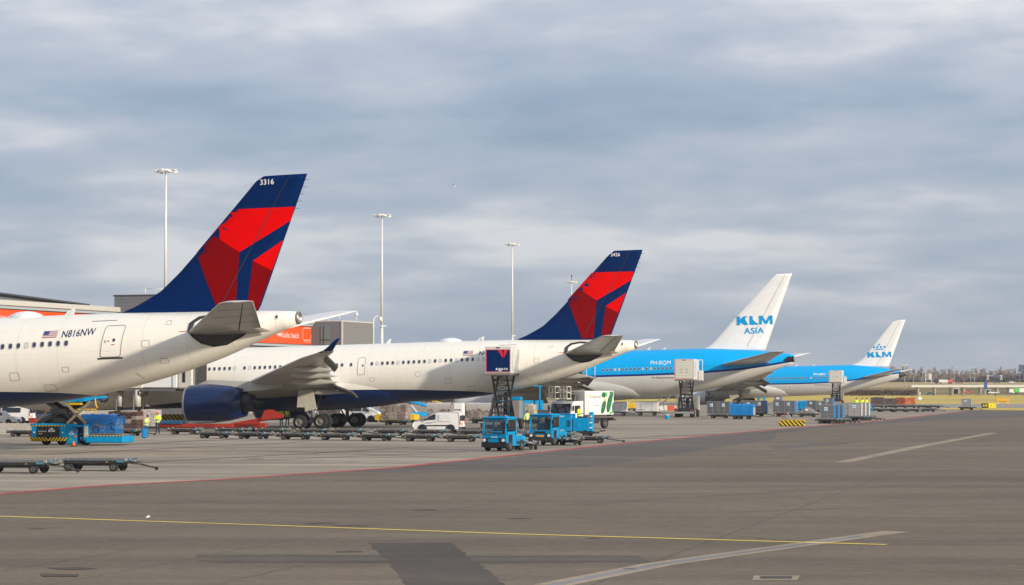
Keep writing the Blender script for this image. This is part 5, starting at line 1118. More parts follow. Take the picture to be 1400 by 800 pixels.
def van(label, loc, rz, L, H, w, group, style='small', rear_dark=True):
    """panel van; local +x is its rear, -x its nose"""
    t = thing('van', label, 'van', loc, rz, group); a = L / 2
    if style == 'small': prof = [(-a, .32), (-a, .72), (-a + .12, .95), (-a + .95, 1.12), (-a + 1.72, 1.68), (-a + 2.1, H - .04), (-a + 2.5, H), (a - .3, H - .01), (a - .06, H - .10), (a, .95), (a + .02, .32)]
    else: prof = [(-a, .34), (-a, .85), (-a + .15, 1.05), (-a + .62, 1.25), (-a + 1.35, H - .2), (-a + 1.75, H - .02), (a - .25, H), (a - .06, H - .15), (a, 1.0), (a, .34)]
    mb = MB(); rings = []
    for yy, ins, dz in ((-w / 2 + .10, .10, -.09), (-w / 2 + .02, .02, -.02), (-w / 2, 0, 0)): 
        pass
    n = len(prof); cz = H * .5
    def ring(y, k): return [(x * (1 - .012 * k), y if z < H * .55 else y * (1 - .075 * (z - H * .55) / (H * .45)), z - (.05 * k if z > H * .8 else 0)) for x, z in prof]
    mb.loft([ring(-w / 2 + .05, 1), ring(-w / 2, 0), ring(w / 2, 0), ring(w / 2 - .05, 1)], smooth=False); body = mb.build('body', WHITE, t)
    k = H / 1.8
    def yside(z): return -w / 2 * (1 - .075 * max(0, z - H * .55) / (H * .45)) - .012
    def pane(name, pts, m, par=t, flip=False):
        mb = MB(); mb.add([(x, yside(z) if not flip else -yside(z), z) for x, z in pts], [tuple(range(len(pts)))]); return mb.build(name, m, par)
    if style == 'small':
        for fl in (False, True):
            pane('side_window', [(-a + 1.12, 1.12), (-a + 2.02, 1.16), (-a + 2.02, H - .18), (-a + 1.82, H - .2), (-a + 1.42, 1.42)], GLASS, t, fl)
            v, f = stroke([(-a + 1.05, .42), (-a + 2.08, .42), (-a + 2.10, H - .12), (-a + 1.78, H - .12), (-a + 1.02, 1.08)], .018); mb = MB().add([(x, (yside(z) - .004) * (-1 if fl else 1), z) for x, z in v], f); mb.build('door_seam', LINE, t)
            pane('side_trim', [(-a + .95, .60), (a - .95, .62), (a - .95, .71), (-a + .95, .68)], DARK, t, fl)
            pane('panel_recess', [(-a + 2.3, 1.0), (a - .75, 1.0), (a - .85, H - .2), (-a + 2.3, H - .2)], mat('van_panel', (.70, .70, .68), .35), t, fl)
            pane('door_handle', [(-a + 1.86, .94), (-a + 2.02, .94), (-a + 2.02, .98), (-a + 1.86, .98)], DARK, t, fl)
        mb = MB(); [mb.add([(-a + 1.2 + .1 * q, yside(.88) - .006, .86), (-a + 1.28 + .1 * q, yside(.88) - .006, .86), (-a + 1.28 + .1 * q, yside(.92) - .006, .92), (-a + 1.2 + .1 * q, yside(.92) - .006, .92)], [(0, 1, 2, 3)]) for q in range(6)]; mb.build('lettering', LINE, t)
        MB().quad((-a + 1.0, -w / 2 + .14, 1.15), (-a + 1.72, -w / 2 + .16, H - .16), (-a + 1.72, w / 2 - .16, H - .16), (-a + 1.0, w / 2 - .14, 1.15)).build('windscreen', GLASS, t)
    else:
        for fl in (False, True):
            pane('side_window', [(-a + 1.0, 1.22), (-a + 1.75, 1.22), (-a + 1.75, H - .2), (-a + 1.45, H - .22)], GLASS, t, fl)
            pane('side_window', [(-a + 1.95, 1.22), (a - .95, 1.22), (a - .95, H - .24), (-a + 1.95, H - .22)], GLASS, t, fl)
            v, f = stroke([(-a + 1.85, .42), (-a + 1.9, .42), (-a + 1.9, H - .15), (-a + 1.85, H - .15)], .02); mb = MB().add([(x, (yside(z) - .004) * (-1 if fl else 1), z) for x, z in v], f); mb.build('door_seam', LINE, t)
        MB().quad((-a + .68, -w / 2 + .14, 1.26), (-a + 1.36, -w / 2 + .18, H - .22), (-a + 1.36, w / 2 - .18, H - .22), (-a + .68, w / 2 - .14, 1.26)).build('windscreen', GLASS, t)
    for s in (-1, 1):
        MB().box((a + .02, s * (w / 2 - .09), .95 * k), (.06, .13, .42), .02).build('tail_light', LAMPR, t)
        MB().box((-a + .02, s * (w / 2 - .22), .80), (.10, .3, .16), .03).build('headlight', LAMPW, t)
        MB().box((-a + 1.15, s * (w / 2 + .09), 1.16), (.14, .16, .2), .04).build('mirror', BLACK, t)
    mb = MB(); mb.box((a + .012, -w * .235, 1.28 * k), (.03, w * .36, .46 * k), .02); mb.box((a + .012, w * .235, 1.28 * k), (.03, w * .36, .46 * k), .02); mb.build('rear_window', GLASS, t)
    MB().box((a + .03, -w * .22, .78), (.02, .36, .22), .005).build('number_plate', PLATE, t)
    MB().box((a + .02, 0, .42), (.16, w, .24), .05).box((-a + .0, 0, .42), (.18, w * .98, .26), .05).box((a + .012, 0, 1.1), (.02, .025, 1.1)).build('bumper', BLACK, t)
    for x in (-a + .86, a - .80):
        for y in (-w / 2 + .09, w / 2 - .09): wheel_part((x, y, .32), .32, .22, t)
        for y in (-1, 1): MB().cyl((x, y * (w / 2 - .02), .36), (x, y * (w / 2 + .006), .36), .40, n=18).build('wheel_arch', BLACK, t)
    return t

def car(label, loc, rz, paintm, group, L=4.3, w=1.75):
    t = thing('car', label, 'car', loc, rz, group); a = L / 2
    prof = [(-a, .3), (-a, .62), (-a + .15, .78), (-a + 1.05, .92), (-a + 1.75, 1.42), (-a + 2.9, 1.46), (a - .45, 1.0), (a - .05, .92), (a, .6), (a, .3)]
    ring = lambda y, k: [(x * (1 - .02 * k), y if z < .95 else y * .86, z) for x, z in prof]
    MB().loft([ring(-w / 2 + .06, 1), ring(-w / 2, 0), ring(w / 2, 0), ring(w / 2 - .06, 1)], smooth=False).build('body', paintm, t)
    MB().quad((-a + 1.05, -w * .38, .95), (-a + 1.73, -w * .37, 1.41), (-a + 1.73, w * .37, 1.41), (-a + 1.05, w * .38, .95)).build('windscreen', GLASS, t)
    for s in (-1, 1):
        MB().add([(x, s * (w / 2 * .9 if z < 1 else w / 2 * .865) * 1.01, z) for x, z in ((-a + 1.3, .97), (a - .9, .97), (-a + 2.85, 1.38), (-a + 1.75, 1.36))], [(0, 1, 2, 3)]).build('side_window', GLASS, t)
        MB().box((-a + .04, s * w * .36, .68), (.1, .36, .14), .03).build('headlight', LAMPW, t)
    MB().box((-a - .01, 0, .45), (.06, w * .5, .2), .03).build('grille', BLACK, t)
    for x in (-a + .8, a - .8):
        for y in (-w / 2 + .08, w / 2 - .08): wheel_part((x, y, .31), .31, .2, t)
    return t

def box_truck():
    p = G(766, 587); rz = R(-38)
    t = thing('box_truck', 'white box lorry printed with green cucumbers, two white baskets over its cab', 'lorry', p, rz); w = 2.5
    # local -y is the front
    MB().box((0, 3.5, .85), (.9, 7.2, .3), .03).build('chassis', DARK, t)
    mb = MB(); mb.prism([(0, .55), (-.06, 1.35), (.22, 2.45), (.42, 2.58), (1.9, 2.62), (1.9, .55)], -w / 2, w / 2, 'x'); mb.build('cab', WHITE, t)
    MB().quad((-w / 2 + .12, -.085 + .03, 1.42), (w / 2 - .12, -.085 + .03, 1.42), (w / 2 - .14, .18, 2.36), (-w / 2 + .14, .18, 2.36)).build('windscreen', GLASS, t)
    MB().box((w / 2 + .008, 1.0, 1.85), (.02, .9, .7), .005).box((-w / 2 - .008, 1.0, 1.85), (.02, .9, .7), .005).build('side_window', GLASS, t)
    mb = MB(); mb.box((0, -.06, .75), (w, .12, .4), .04); mb.box((0, -.05, 1.15), (w * .6, .06, .25), .02); mb.build('grille', DARK, t)
    for s in (-1, 1):
        MB().box((s * w * .38, -.12, .75), (.36, .05, .18), .03).build('headlight', LAMPW, t); MB().box((s * (w / 2 + .18), .1, 1.95), (.2, .12, .5), .05).build('mirror', BLACK, t)
    z0, z1 = 1.30, 3.55; y0, y1 = 2.15, 6.75
    b = MB().box((0, (y0 + y1) / 2, (z0 + z1) / 2), (w + .04, y1 - y0, z1 - z0), .04).build('cargo_box', WHITE, t)
    X = w / 2 + .035; fn = lambda u, v: (X, u, v); Lb = y1 - y0; GRN = mat('cucumber_green', (.018, .15, .05), .5, var=.6, scale=3.2); LGR = mat('leaf_green', (.08, .42, .03), .5, var=0)
    def leaf(u, v, ru, rv, ang, m, nm='cucumber_print', n=12):
        pts = []
        for i in range(n):
            a = 2 * math.pi * i / n; p_, q_ = ru * math.copysign(abs(math.cos(a)) ** .8, math.cos(a)), rv * math.sin(a); pts.append((u + p_ * math.cos(ang) - q_ * math.sin(ang) * 1, v + (p_ * math.sin(ang) + q_ * math.cos(ang)) * .5))
        MB().add([fn(*p) for p in pts], [tuple(range(n))]).build(nm, m, b)
    u0 = y0
    # prints are laid out on the flank: long axis runs back along the body
    def poly(pts, m, nm): MB().add([fn(u0 + a * Lb, z0 + c * (z1 - z0)) for a, c in pts], [tuple(range(len(pts)))]).build(nm, m, b)
    def oval(cu, cv, ru, rv, lean, m, nm, bend=0.0):             # a rounded printed shape, leaning and bent like a cucumber
        pts = []
        for k in range(18):
            q = 2 * math.pi * k / 18; a = math.copysign(abs(math.cos(q)) ** .75, math.cos(q)) * ru; c = math.sin(q) * rv
            pts.append((min(.988, cu + a + lean * c + bend * c * c / rv), min(.985, max(.03, cv + c))))
        poly(pts, m, nm)
    oval(.635, .32, .074, .27, .16, GRN, 'cucumber_print'); oval(.690, .63, .038, .075, .10, mat('blossom_yellow', (.55, .6, .02), .5, var=0), 'blossom_print')
    oval(.645, .83, .075, .115, .05, GRN, 'leaf_print'); oval(.742, .85, .016, .12, .0, LGR, 'stem_print')
    oval(.845, .52, .080, .43, .17, GRN, 'cucumber_print', .05); oval(.965, .28, .030, .22, .02, GRN, 'cucumber_print'); oval(.90, .93, .07, .045, .3, LGR, 'leaf_print'); oval(.89, .075, .045, .05, .1, LGR, 'leaf_print')
    mb = MB(); text_flat(mb, 'dno', u0 + .16 * Lb, z0 + .68 * 2.34, .13 * Lb, .32, fn, 0, .01); mb.build('lettering', mat('pale_green_print', (.30, .55, .28), .5, var=0), b)
    mb = MB(); text_flat(mb, 'gourmet', u0 + .295 * Lb, z0 + .63 * 2.34, .26 * Lb, .36, fn, 0, .01); mb.add([fn(u0 + .30 * Lb, z0 + .86), fn(u0 + .5 * Lb, z0 + .86), fn(u0 + .5 * Lb, z0 + .93), fn(u0 + .30 * Lb, z0 + .93)], [(0, 1, 2, 3)]); mb.build('lettering', mat('grey_print', (.4, .4, .4), .5, var=0), b)
    v, f = stroke([(u0 + .03 * Lb, z0 + .06), (u0 + .13 * Lb, z0 + .06), (u0 + .13 * Lb, z1 - .35), (u0 + .03 * Lb, z1 - .35)], .05); MB().add([fn(*q) for q in v], f).build('door_outline', LINE, b)
    for x in (-.72, .62):                                       # railed baskets on arms over the cab
        o = MB(); ya = .0
        for dx in (-.36, .36):
            for dy in (-.3, .3): o.bar((x + dx, ya + dy, 2.85), (x + dx, ya + dy, 3.95), .07)
        for z in (2.85, 3.4, 3.95):
            for dy in (-.3, .3): o.bar((x - .36, ya + dy, z), (x + .36, ya + dy, z), .07)
            for dx in (-.36, .36): o.bar((x + dx, ya - .3, z), (x + dx, ya + .3, z), .07)
        o.bar((x, ya - .3, 2.85), (x, ya - .3, 3.95), .06); o.bar((x - .36, ya - .3, 2.9), (x + .05, ya - .3, 3.3), .05); o.box((x, ya, 2.82), (.85, .75, .10), .02); o.build('basket', CREAM, t)
    MB().box((0, .9, 3.3), (2.0, 1.6, .16), .03).box((0, 1.75, 3.05), (.9, .3, .8)).build('basket_arm', GREYM, t)
    lorry_wheels(t, [(-w / 2 + .2, .95), (w / 2 - .18, .95), (-w / 2 + .2, 5.5), (w / 2 - .18, 5.5)], .5, .32)
    MB().box((0, 6.95, .95), (w * .9, .25, .14), .02).box((.7, 7.15, .8), (.8, .5, .12), .02).box((w / 2 - .1, 3.4, .75), (.1, 2.2, .5), .02).build('underrun_bar', DARK, t)
    return t

def person(label, loc, rz, pose, top=(.62, .85, .02), legs=(.015, .018, .035), hat=None, hair=(.02, .015, .01), h=1.8, group='ramp workers in hi-vis jackets'):
    """one continuous skinned body, posed; hair or helmet and face pieces are its children; local -y is where it looks"""
    t = thing('person', label, 'person', loc, rz, group); t.scale = (h / 1.8,) * 3
    V = []; E = []; Rr = []
    def v(p, r, prev=None):
        V.append(p); Rr.append(r)
        if prev is not None: E.append((prev, len(V) - 1))
        return len(V) - 1
    hz = .62 if pose == 'sit' else .95
    pel = v((0, 0, hz), (.155, .115)); bel = v((0, -.01, hz + .20), (.150, .11), pel); che = v((0, -.015 - (.05 if pose == 'lean' else 0), hz + .42), (.185, .12), bel); nk = v((0, -.01 - (.08 if pose == 'lean' else 0), hz + .585), (.058, .058), che)
    hd = v((0, -.02 - (.1 if pose == 'lean' else 0), hz + .665), (.075, .085), nk); hd2 = v((0, -.03 - (.1 if pose == 'lean' else 0), hz + .765), (.078, .095), hd); v((0, -.025 - (.1 if pose == 'lean' else 0), hz + .835), (.05, .06), hd2)
    HX = V[hd2]
    for s in (-1, 1):
        if pose == 'walk': kn = (s * .10, -.06 if s > 0 else .02, .50); an = (s * .11, -.12 if s > 0 else .14, .10)
        elif pose == 'sit': kn = (s * .12, -.42, hz - .04); an = (s * .12, -.46, hz - .48)
        elif pose == 'wide': kn = (s * .13, -.02, .50); an = (s * .17, .02, .09)
        else: kn = (s * .105, -.015, .50); an = (s * .115, .01, .09)
        hip = v((s * .095, 0, hz - .06), (.098, .10), pel); k = v(kn, (.066, .068), hip); a = v(an, (.048, .05), k); v((an[0] + s * .015, an[1] - .15, an[2] - .055), (.042, .034), a)
        if pose == 'fold': el = (s * .26, -.05, hz + .24); wr = (s * .06, -.24, hz + .26)
        elif pose == 'point' and s > 0: el = (s * .40, -.10, hz + .42); wr = (s * .62, -.20, hz + .44)
        elif pose == 'sit' or pose == 'lean': el = (s * .25, -.08, hz + .22); wr = (s * .17, -.34, hz + .24)
        else: el = (s * .255, .02, hz + .22); wr = (s * .265, -.08, hz - .01)
        sh = v((s * .19, 0, hz + .50), (.075, .075), che); e = v(el, (.050, .052), sh); w = v(wr, (.034, .034), e)
        d = (Vector(wr) - Vector(el)).normalized(); sd = d.cross(Vector((0, 0, 1))) if abs(d.z) < .9 else Vector((0, 1, 0)); sd.normalize()
        pa = v(tuple(Vector(wr) + d * .05), (.036, .018), w)
        for k2, ln in ((-1.5, .062), (-.5, .075), (.5, .072), (1.5, .055)):
            b = v(tuple(Vector(wr) + d * .095 + sd * k2 * .017), (.010, .010), pa); v(tuple(Vector(wr) + d * (.095 + ln) + sd * k2 * .018 + Vector((0, -.012, -.012))), (.008, .008), b)
        b = v(tuple(Vector(wr) + d * .05 + sd * .042), (.011, .011), pa); v(tuple(Vector(wr) + d * .09 + sd * .062), (.009, .009), b)
    me = bpy.data.meshes.new('body'); me.from_pydata(V, E, []); ob = bpy.data.objects.new('body', me); COL.objects.link(ob)
    sk = ob.modifiers.new('s', 'SKIN'); sk.use_smooth_shade = True
    for i, r in enumerate(Rr): me.skin_vertices[0].data[i].radius = r; me.skin_vertices[0].data[i].use_root = (i == 0)
    sb = ob.modifiers.new('d', 'SUBSURF'); sb.levels = 1; sb.render_levels = 1
    dg = bpy.context.evaluated_depsgraph_get(); m2 = bpy.data.meshes.new_from_object(ob.evaluated_get(dg)); bpy.data.objects.remove(ob)
    SK = mat('skin', (.42, .24, .17), .55, var=.05); TP = mat('hivis_%d' % int(top[0] * 99), top, .6, var=.08); LG = mat('trousers_%d' % int(legs[2] * 999), legs, .8, var=.15); BT = mat('boot', (.012, .011, .01), .7, var=0); RF = mat('reflective_tape', (.55, .57, .55), .4, var=0)
    m2.materials.clear()
    for q in (SK, TP, LG, BT, RF): m2.materials.append(q)
    feet = [V[i] for i in range(len(V)) if Rr[i] == (.042, .034)]
    for p in m2.polygons:
        c = p.center; k = 1
        if c.z > hz + .585: k = 0
        elif pose != 'sit' and c.z < .11: k = 3
        elif pose == 'sit' and c.z < hz - .45: k = 3
        elif c.z < hz + .03 and abs(c.x) < .235: k = 2
        elif pose == 'sit' and c.y < -.2 and c.z < hz + .05: k = 2
        elif abs(c.x) > .19 and c.z < hz + .0 : k = 0
        elif pose in ('fold', 'sit', 'lean') and c.y < -.255: k = 0
        elif pose == 'point' and c.x > .64: k = 0
        elif abs(c.z - (hz + .17)) < .035 or (abs(abs(c.x) - .11) < .03 and c.z > hz + .2 and c.z < hz + .55): k = 4
        p.material_index = k; p.use_smooth = True
    b = link('body', m2, t)
    cx, cy, cz = HX
    if hat: 
        mb = MB(); mb.lathe([(-.0, .125), (.02, .118), (.06, .108), (.10, .075), (.12, .001)], (cx, cy, cz + .03), 'z', 16); mb.box((cx, cy - .11, cz + .04), (.16, .10, .015), .005); mb.build('helmet', hat, t)
    else:
        mb = MB(); mb.lathe([(-.07, .088), (-.02, .100), (.04, .098), (.085, .07), (.105, .001)], (cx, cy + .022, cz + .015), 'z', 14); mb.build('hair', mat('hair_dark', hair, .7, var=0), t)
    ey = MB().box((0, 0, 0), (.022, .01, .012), .003).mesh('eye', BLACK)
    for s in (-1, 1): link('eye', ey, t, (cx + s * .032, cy - .098, cz + .005)); MB().box((cx + s * .083, cy + .01, cz - .01), (.018, .035, .055), .006).build('ear', SK, t)
    MB().prism([(cy - .09, cz + .01), (cy - .125, cz - .03), (cy - .09, cz - .035)], cx - .012, cx + .012, 'x').build('nose', SK, t); MB().box((cx, cy - .094, cz - .058), (.045, .008, .010), .003).build('mouth', mat('lip', (.3, .12, .1), .6, var=0), t)
    return t
# ================================================================ the ramp, left to right
def at(px, py): p = G(px, py); return (p.x, p.y, 0)
GD = 'empty roller dollies'
dolly(3.75, 1.75, .56, .23, 'empty roller dolly alone in the left foreground, drawbar pointing right', at(131, 644), R(-8), GD)
src = dolly(3.75, 1.75, .56, .23, 'empty roller dolly half cut off by the left edge in the foreground', at(22, 647), R(-9), GD)
src2 = slim_dolly(2.55, 'small roller dolly nearest the blue engine, first of the front row', at(293, 599.5), R(-9), 'rows of empty dollies across the ramp')
front = [(350, 600.4), (406, 601.2), (460, 602), (515, 602.8), (574, 603.5), (629, 604.3)]
ordn = ['second', 'third', 'fourth', 'fifth', 'sixth', 'seventh', 'eighth']
for k, (x, y) in enumerate(front): copy_tree(src2, at(x + (k * 29 % 7) - 3, y), R(-9 + (k * 37 % 11) - 5), '%s small roller dolly from the engine in the front row' % ordn[k])
back = [(322, 594), (372, 594.4), (425, 594.9), (478, 595.3), (532, 595.8), (590, 596.2), (645, 596.6), (700, 597)]
for k, (x, y) in enumerate(back): copy_tree(src2, at(x + (k * 31 % 9) - 4, y), R(-8 + (k * 53 % 13) - 6), ('first' if k == 0 else ordn[k - 1]) + ' small roller dolly from the engine in the rear row')
copy_tree(src2, at(724, 601), R(-12), 'dark roller dolly standing between the two blue tractors')
copy_tree(src2, at(806, 606), R(-6), 'roller dolly right of the blue tractors, its drawbar pointing to the red line')
copy_tree(src2, at(762, 600.5), R(-6), 'roller dolly half hidden behind the right blue tractor')
copy_tree(src2, at(716, 614.5), R(-80), 'low dolly coupled behind the left blue tractor')
copy_tree(src2, at(777, 608.5), R(-80), 'low dolly coupled behind the right blue tractor')
copy_tree(src2, at(34, 597), R(-8), 'small dolly standing in front of the concrete barrier at the left')
copy_tree(src2, at(252, 594), R(-5), 'dolly under the red boom trailer, left of the rows of empty dollies')

# concrete barriers, vans and cars at the left
CB = mat('barrier_concrete', (.36, .33, .28), .9, var=.25, scale=3, bump=.2)
cb = MB().prism([(-.42, 0), (-.42, .25), (-.22, .5), (-.16, .92), (.16, .92), (.22, .5), (.42, .25), (.42, 0)], -1.95, 1.95, 'x').mesh('barrier', CB)
for k, (x, y, l) in enumerate(((-14, 593.5, 'pale concrete barrier at the left edge, in front of the white minibus'), (30, 593.8, 'pale concrete barrier right of the one at the left edge, behind a small dolly'), (-70, 593.2, 'pale concrete barrier just beyond the left edge'), (88, 593.9, 'concrete barrier hidden behind the blue cargo loader'))):
    p = at(x, y); o = link('concrete_barrier', cb, None, p, (0, 0, R(-4))); tag(o, l, 'barrier', 'concrete barriers')
van('white minibus with red tail lights behind the concrete barriers, left edge', at(14, 579.5), R(-10), 4.9, 1.95, 1.9, 'vans at the left', 'bus')
van('silver minibus parked behind the white minibus at the left', at(53, 575), R(-8), 5.0, 2.3, 1.95, 'vans at the left', 'bus')
car('white car, nose to the right, at the far left behind the barrier', at(-2, 581), R(172), WHITE, 'cars at the left')
car('dark blue car half hidden behind the scissor legs of the blue cargo loader', at(62, 578), R(175), mat('car_blue', (.03, .07, .14), .3, coat=.5), 'cars at the left')
t = thing('red_crate', 'bright red crate beside the barrier, right of the white minibus', 'crate', at(45, 580)); MB().box((0, 0, .3), (.75, .6, .6), .04).build('tub', RED, t); MB().box((0, 0, .62), (.8, .65, .06), .02).build('lid', RED, t)

# cargo loader under the nearest airliner
def cargo_loader():
    t = thing('cargo_loader', 'blue scissor cargo loader with black and yellow hazard stripes under the nearest airliner', 'cargo loader', at(66, 609), R(-9))
    mb = MB(); mb.box((0, .95, .86), (2.45, 1.9, 1.0), .05); mb.box((0, .95, 1.42), (2.6, 2.0, .14), .04); mb.build('chassis', BLUE, t)
    MB().box((0, -.02, .92), (1.62, .05, .74), .01).build('black_panel', mat('panel_black', (.025, .025, .028), .35, var=0), t)
    fn = lambda u, v: (u, -.055, v); mb = MB(); KLMtxt(mb, .02, .92, .46, .15, fn); mb.build('lettering', PRINTW, t)
    mb = MB()
    for k in range(4): mb.add([fn(-.72 + .16 * k, .93), fn(-.60 + .16 * k, .93), fn(-.60 + .16 * k, 1.0), fn(-.72 + .16 * k, 1.0)], [(0, 1, 2, 3)])
    mb.build('small_print', mat('grey_print', (.4, .4, .4), .5, var=0), t)
    mb = MB(); mb.add([fn(-.72, .76), fn(-.42, .76), fn(-.42, .84), fn(-.72, .84)], [(0, 1, 2, 3)]); mb.build('fleet_number', mat('amber_print', (.5, .25, .03), .5, var=0), t)
    mb = MB()                                                   # chevron board
    for k in range(-5, 6):
        for s in ((-1,) if k < 0 else (1,) if k > 0 else (-1, 1)):
            x = k * .225; mb.add([(x - .06 * s, -.05, .30), (x + .06 * s, -.05, .30), (x + (.06 + .22) * s, -.05, .55), (x + (-.06 + .22) * s, -.05, .55)], [(0, 1, 2, 3)])
    MB().box((0, -.005, .42), (2.5, .07, .30), .01).build('hazard_board', BLACK, t); mb.build('hazard_chevrons', YELLOW, t)
    MB().box((0, -.035, 1.34), (2.5, .03, .07)).build('hazard_tape', HAZN, t)
    lamp = MB().box((0, 0, 0), (.14, .05, .12), .02).mesh('lamp', LAMPW)
    for x in (-1.02, 1.02): link('lamp', lamp, t, (x, -.03, .88))
    MB().box((1.62, .75, .78), (.85, 1.3, 1.36), .06).build('side_cabinet', BLUE, t); cn = lambda u, v: (u, .095, v)
    mb = MB(); KLMtxt(mb, 1.45, .72, .34, .13, cn); mb.build('lettering', PRINTW, t)
    mb = MB(); mb.add([cn(1.56 + .07 * math.cos(q * math.pi / 5), .44 + .14 * math.sin(q * math.pi / 5)) for q in range(10)], [tuple(range(10))]); mb.build('green_sticker', mat('leaf_green', (.08, .42, .03), .5, var=0), t)
    MB().box((1.9, .09, 1.0), (.12, .03, .3), .02).build('red_lamp', LAMPR, t); MB().box((1.9, .09, .62), (.2, .03, .12), .02).build('reflector', ORANGE, t)
    wheel_part((2.3, 1.0, .55), .55, .5, t); wheel_part((-.6, 1.3, .32), .32, .4, t); wheel_part((.5, 1.3, .32), .32, .4, t)
    # main platform
    mb = MB(); mb.box((4.05, .95, .42), (2.7, 2.4, .46), .05); mb.box((2.72, -.02, .9), (.38, .4, 1.1), .05); mb.box((2.36, .7, 1.32), (1.1, 1.7, .14), .03); mb.build('platform', BLUE, t)
    MB().box((2.76, -.235, .95), (.26, .05, .75), .01).build('control_panel', CREAM, t)
    MB().box((4.05, -.26, .67), (2.65, .05, .05)).build('hazard_tape', HAZN, t)
    rm = MB().cyl((0, -.2, 0), (0, 2.1, 0), .05, n=8).mesh('roller', GREYM)
    for k in range(14): link('roller', rm, t, (2.9 + k * .18, 0, .69))
    # scissor and bridge
    mb = MB()
    for y in (.25, 1.65):
        mb.bar((-.9, y, 1.5), (2.1, y, 2.95), .2, .26); mb.bar((2.2, y, 1.5), (-.2, y, 2.95), .2, .26)
    mb.bar((.1, .2, 2.35), (1.3, .2, 2.3), .3, .34); mb.bar((.35, .9, 1.5), (1.5, .9, 2.7), .32); mb.box((.6, .9, 1.7), (1.2, 1.2, .5), .1); mb.box((.75, 1.0, 2.25), (1.3, 1.1, .8), .1); mb.bar((-.3, .5, 1.5), (1.9, .5, 2.6), .16); mb.tube([(.2, .1, 1.6), (.5, .05, 2.1), (1.1, .1, 2.4), (1.6, .1, 2.9)], .05, 6); mb.build('scissor_arm', DARK, t)
    mb = MB(); mb.bar((1.35, -.05, 1.5), (3.0, -.05, 3.0), .14, .16); mb.bar((2.7, -.05, 1.5), (1.2, -.05, 2.95), .14, .16); mb.build('striped_arm', HAZN if False else mat('arm_cream', (.26, .22, .13), .6, var=.5, scale=9), t)
    MB().bar((-.95, 0, 1.5), (.05, 0, 2.5), .11).build('prop_arm', mat('rusty_arm', (.16, .10, .06), .7, var=.3), t)
    mb = MB(); mb.loft([[(-.2, -.2, 3.0), (-.2, 2.0, 3.0), (-.2, 2.0, 3.2), (-.2, -.2, 3.2)], [(2.6, -.2, 3.0), (2.6, 2.0, 3.0), (2.6, 2.0, 3.28), (2.6, -.2, 3.28)], [(3.6, .1, 3.22), (3.6, 1.8, 3.22), (3.6, 1.8, 3.36), (3.6, .1, 3.36)]], smooth=False); mb.build('bridge', BLUE, t)
    mb = MB(); mb.tube([(3.35, -.1, 3.2), (3.4, -.1, 2.75), (3.52, -.1, 2.55)], .05, 6); mb.box((1.9, .2, 2.85), (.9, .5, .2), .05); mb.build('guide_horn', YELLOW, t)
    return t
cargo_loader()
BW = mat('blue_wrap', (.012, .17, .50), .28, var=.35, scale=6)
p = G(66, 609) + Matrix.Rotation(R(-9), 3, 'Z') @ Vector((3.42, 1.2, 0))
wl = wrapped_load(2.6, 1.6, 1.28, 'pallet wrapped in bright blue film resting on the blue cargo loader', p, R(-9), 'wrapped cargo pallets', [(.02, .16, .42), (.01, .13, .36), (.16, .20, .28), (.03, .2, .48)], 4, net=mat('blue_strap', (.03, .16, .40), .4, var=0), cover=BW, z=.76)
# netted pallets behind
def on_dolly(px, py, w, d, h, lbl, seed, cols, net, cover, dl, rz=R(-10), grp='wrapped cargo pallets'):
    copy_tree(src2, at(px, py), rz, dl); pp = G(px, py); return wrapped_load(w, d, h, lbl, pp, rz, grp, cols, seed, net, cover, .56)
NETO = mat('orange_net', (.34, .085, .03), .6, var=0); NETW = mat('pale_net', (.45, .43, .40), .6, var=0); FILM = mat('clear_film', (.50, .48, .47), .25, var=.25, scale=7); FILMD = mat('dark_film', (.05, .05, .055), .3, var=.4, scale=6)
on_dolly(172, 596, 2.5, 1.6, 1.5, 'dark netted pallet with orange net behind the blue cargo loader, beside two workers', 7, [(.025, .025, .03), (.035, .03, .03), (.05, .045, .05), (.30, .27, .25), (.02, .02, .025)], NETO, None, 'dolly carrying the dark netted pallet beside the two workers')
wrapped_load(1.5, 1.5, 1.55, 'pale pink wrapped pallet partly hidden between the two workers', G(207.5, 590), R(-8), 'wrapped cargo pallets', [(.50, .42, .40), (.55, .48, .46), (.42, .37, .38)], 9, z=.4)
MBR = [(.32, .24, .21), (.26, .19, .17), (.38, .30, .27), (.22, .18, .18), (.42, .36, .33)]
on_dolly(541, 581, 2.75, 1.6, 1.52, 'brown carton pallet under clear film in front of the low yellow tug', 12, MBR, NETW, None, 'dolly carrying the brown carton pallet before the yellow tug', R(-14))
on_dolly(602, 579.5, 2.5, 1.6, 1.55, 'carton pallet with sagging clear film just behind the small white van', 13, MBR + [(.40, .40, .44)], NETW, FILM, 'dolly carrying the film covered pallet behind the white van', R(-12))
on_dolly(659, 579, 3.0, 1.6, 1.55, 'long film covered pallet between the white van and the lattice lift', 14, MBR + [(.42, .40, .42)], NETW, FILM, 'dolly carrying the long film covered pallet beside the lattice lift', R(-12))
on_dolly(447, 578.5, 2.6, 1.6, 1.4, 'brown carton pallet half hidden behind the landing gear wheels', 15, MBR, NETW, None, 'dolly carrying the pallet behind the landing gear', R(-12))
on_dolly(722, 579.5, 1.7, 1.5, 1.55, 'cream netted pallet between the lattice lift and the white lorry', 16, [(.48, .42, .28), (.55, .50, .40), (.36, .28, .2), (.5, .46, .42)], NETW, None, 'dolly carrying the cream netted pallet', R(-12))

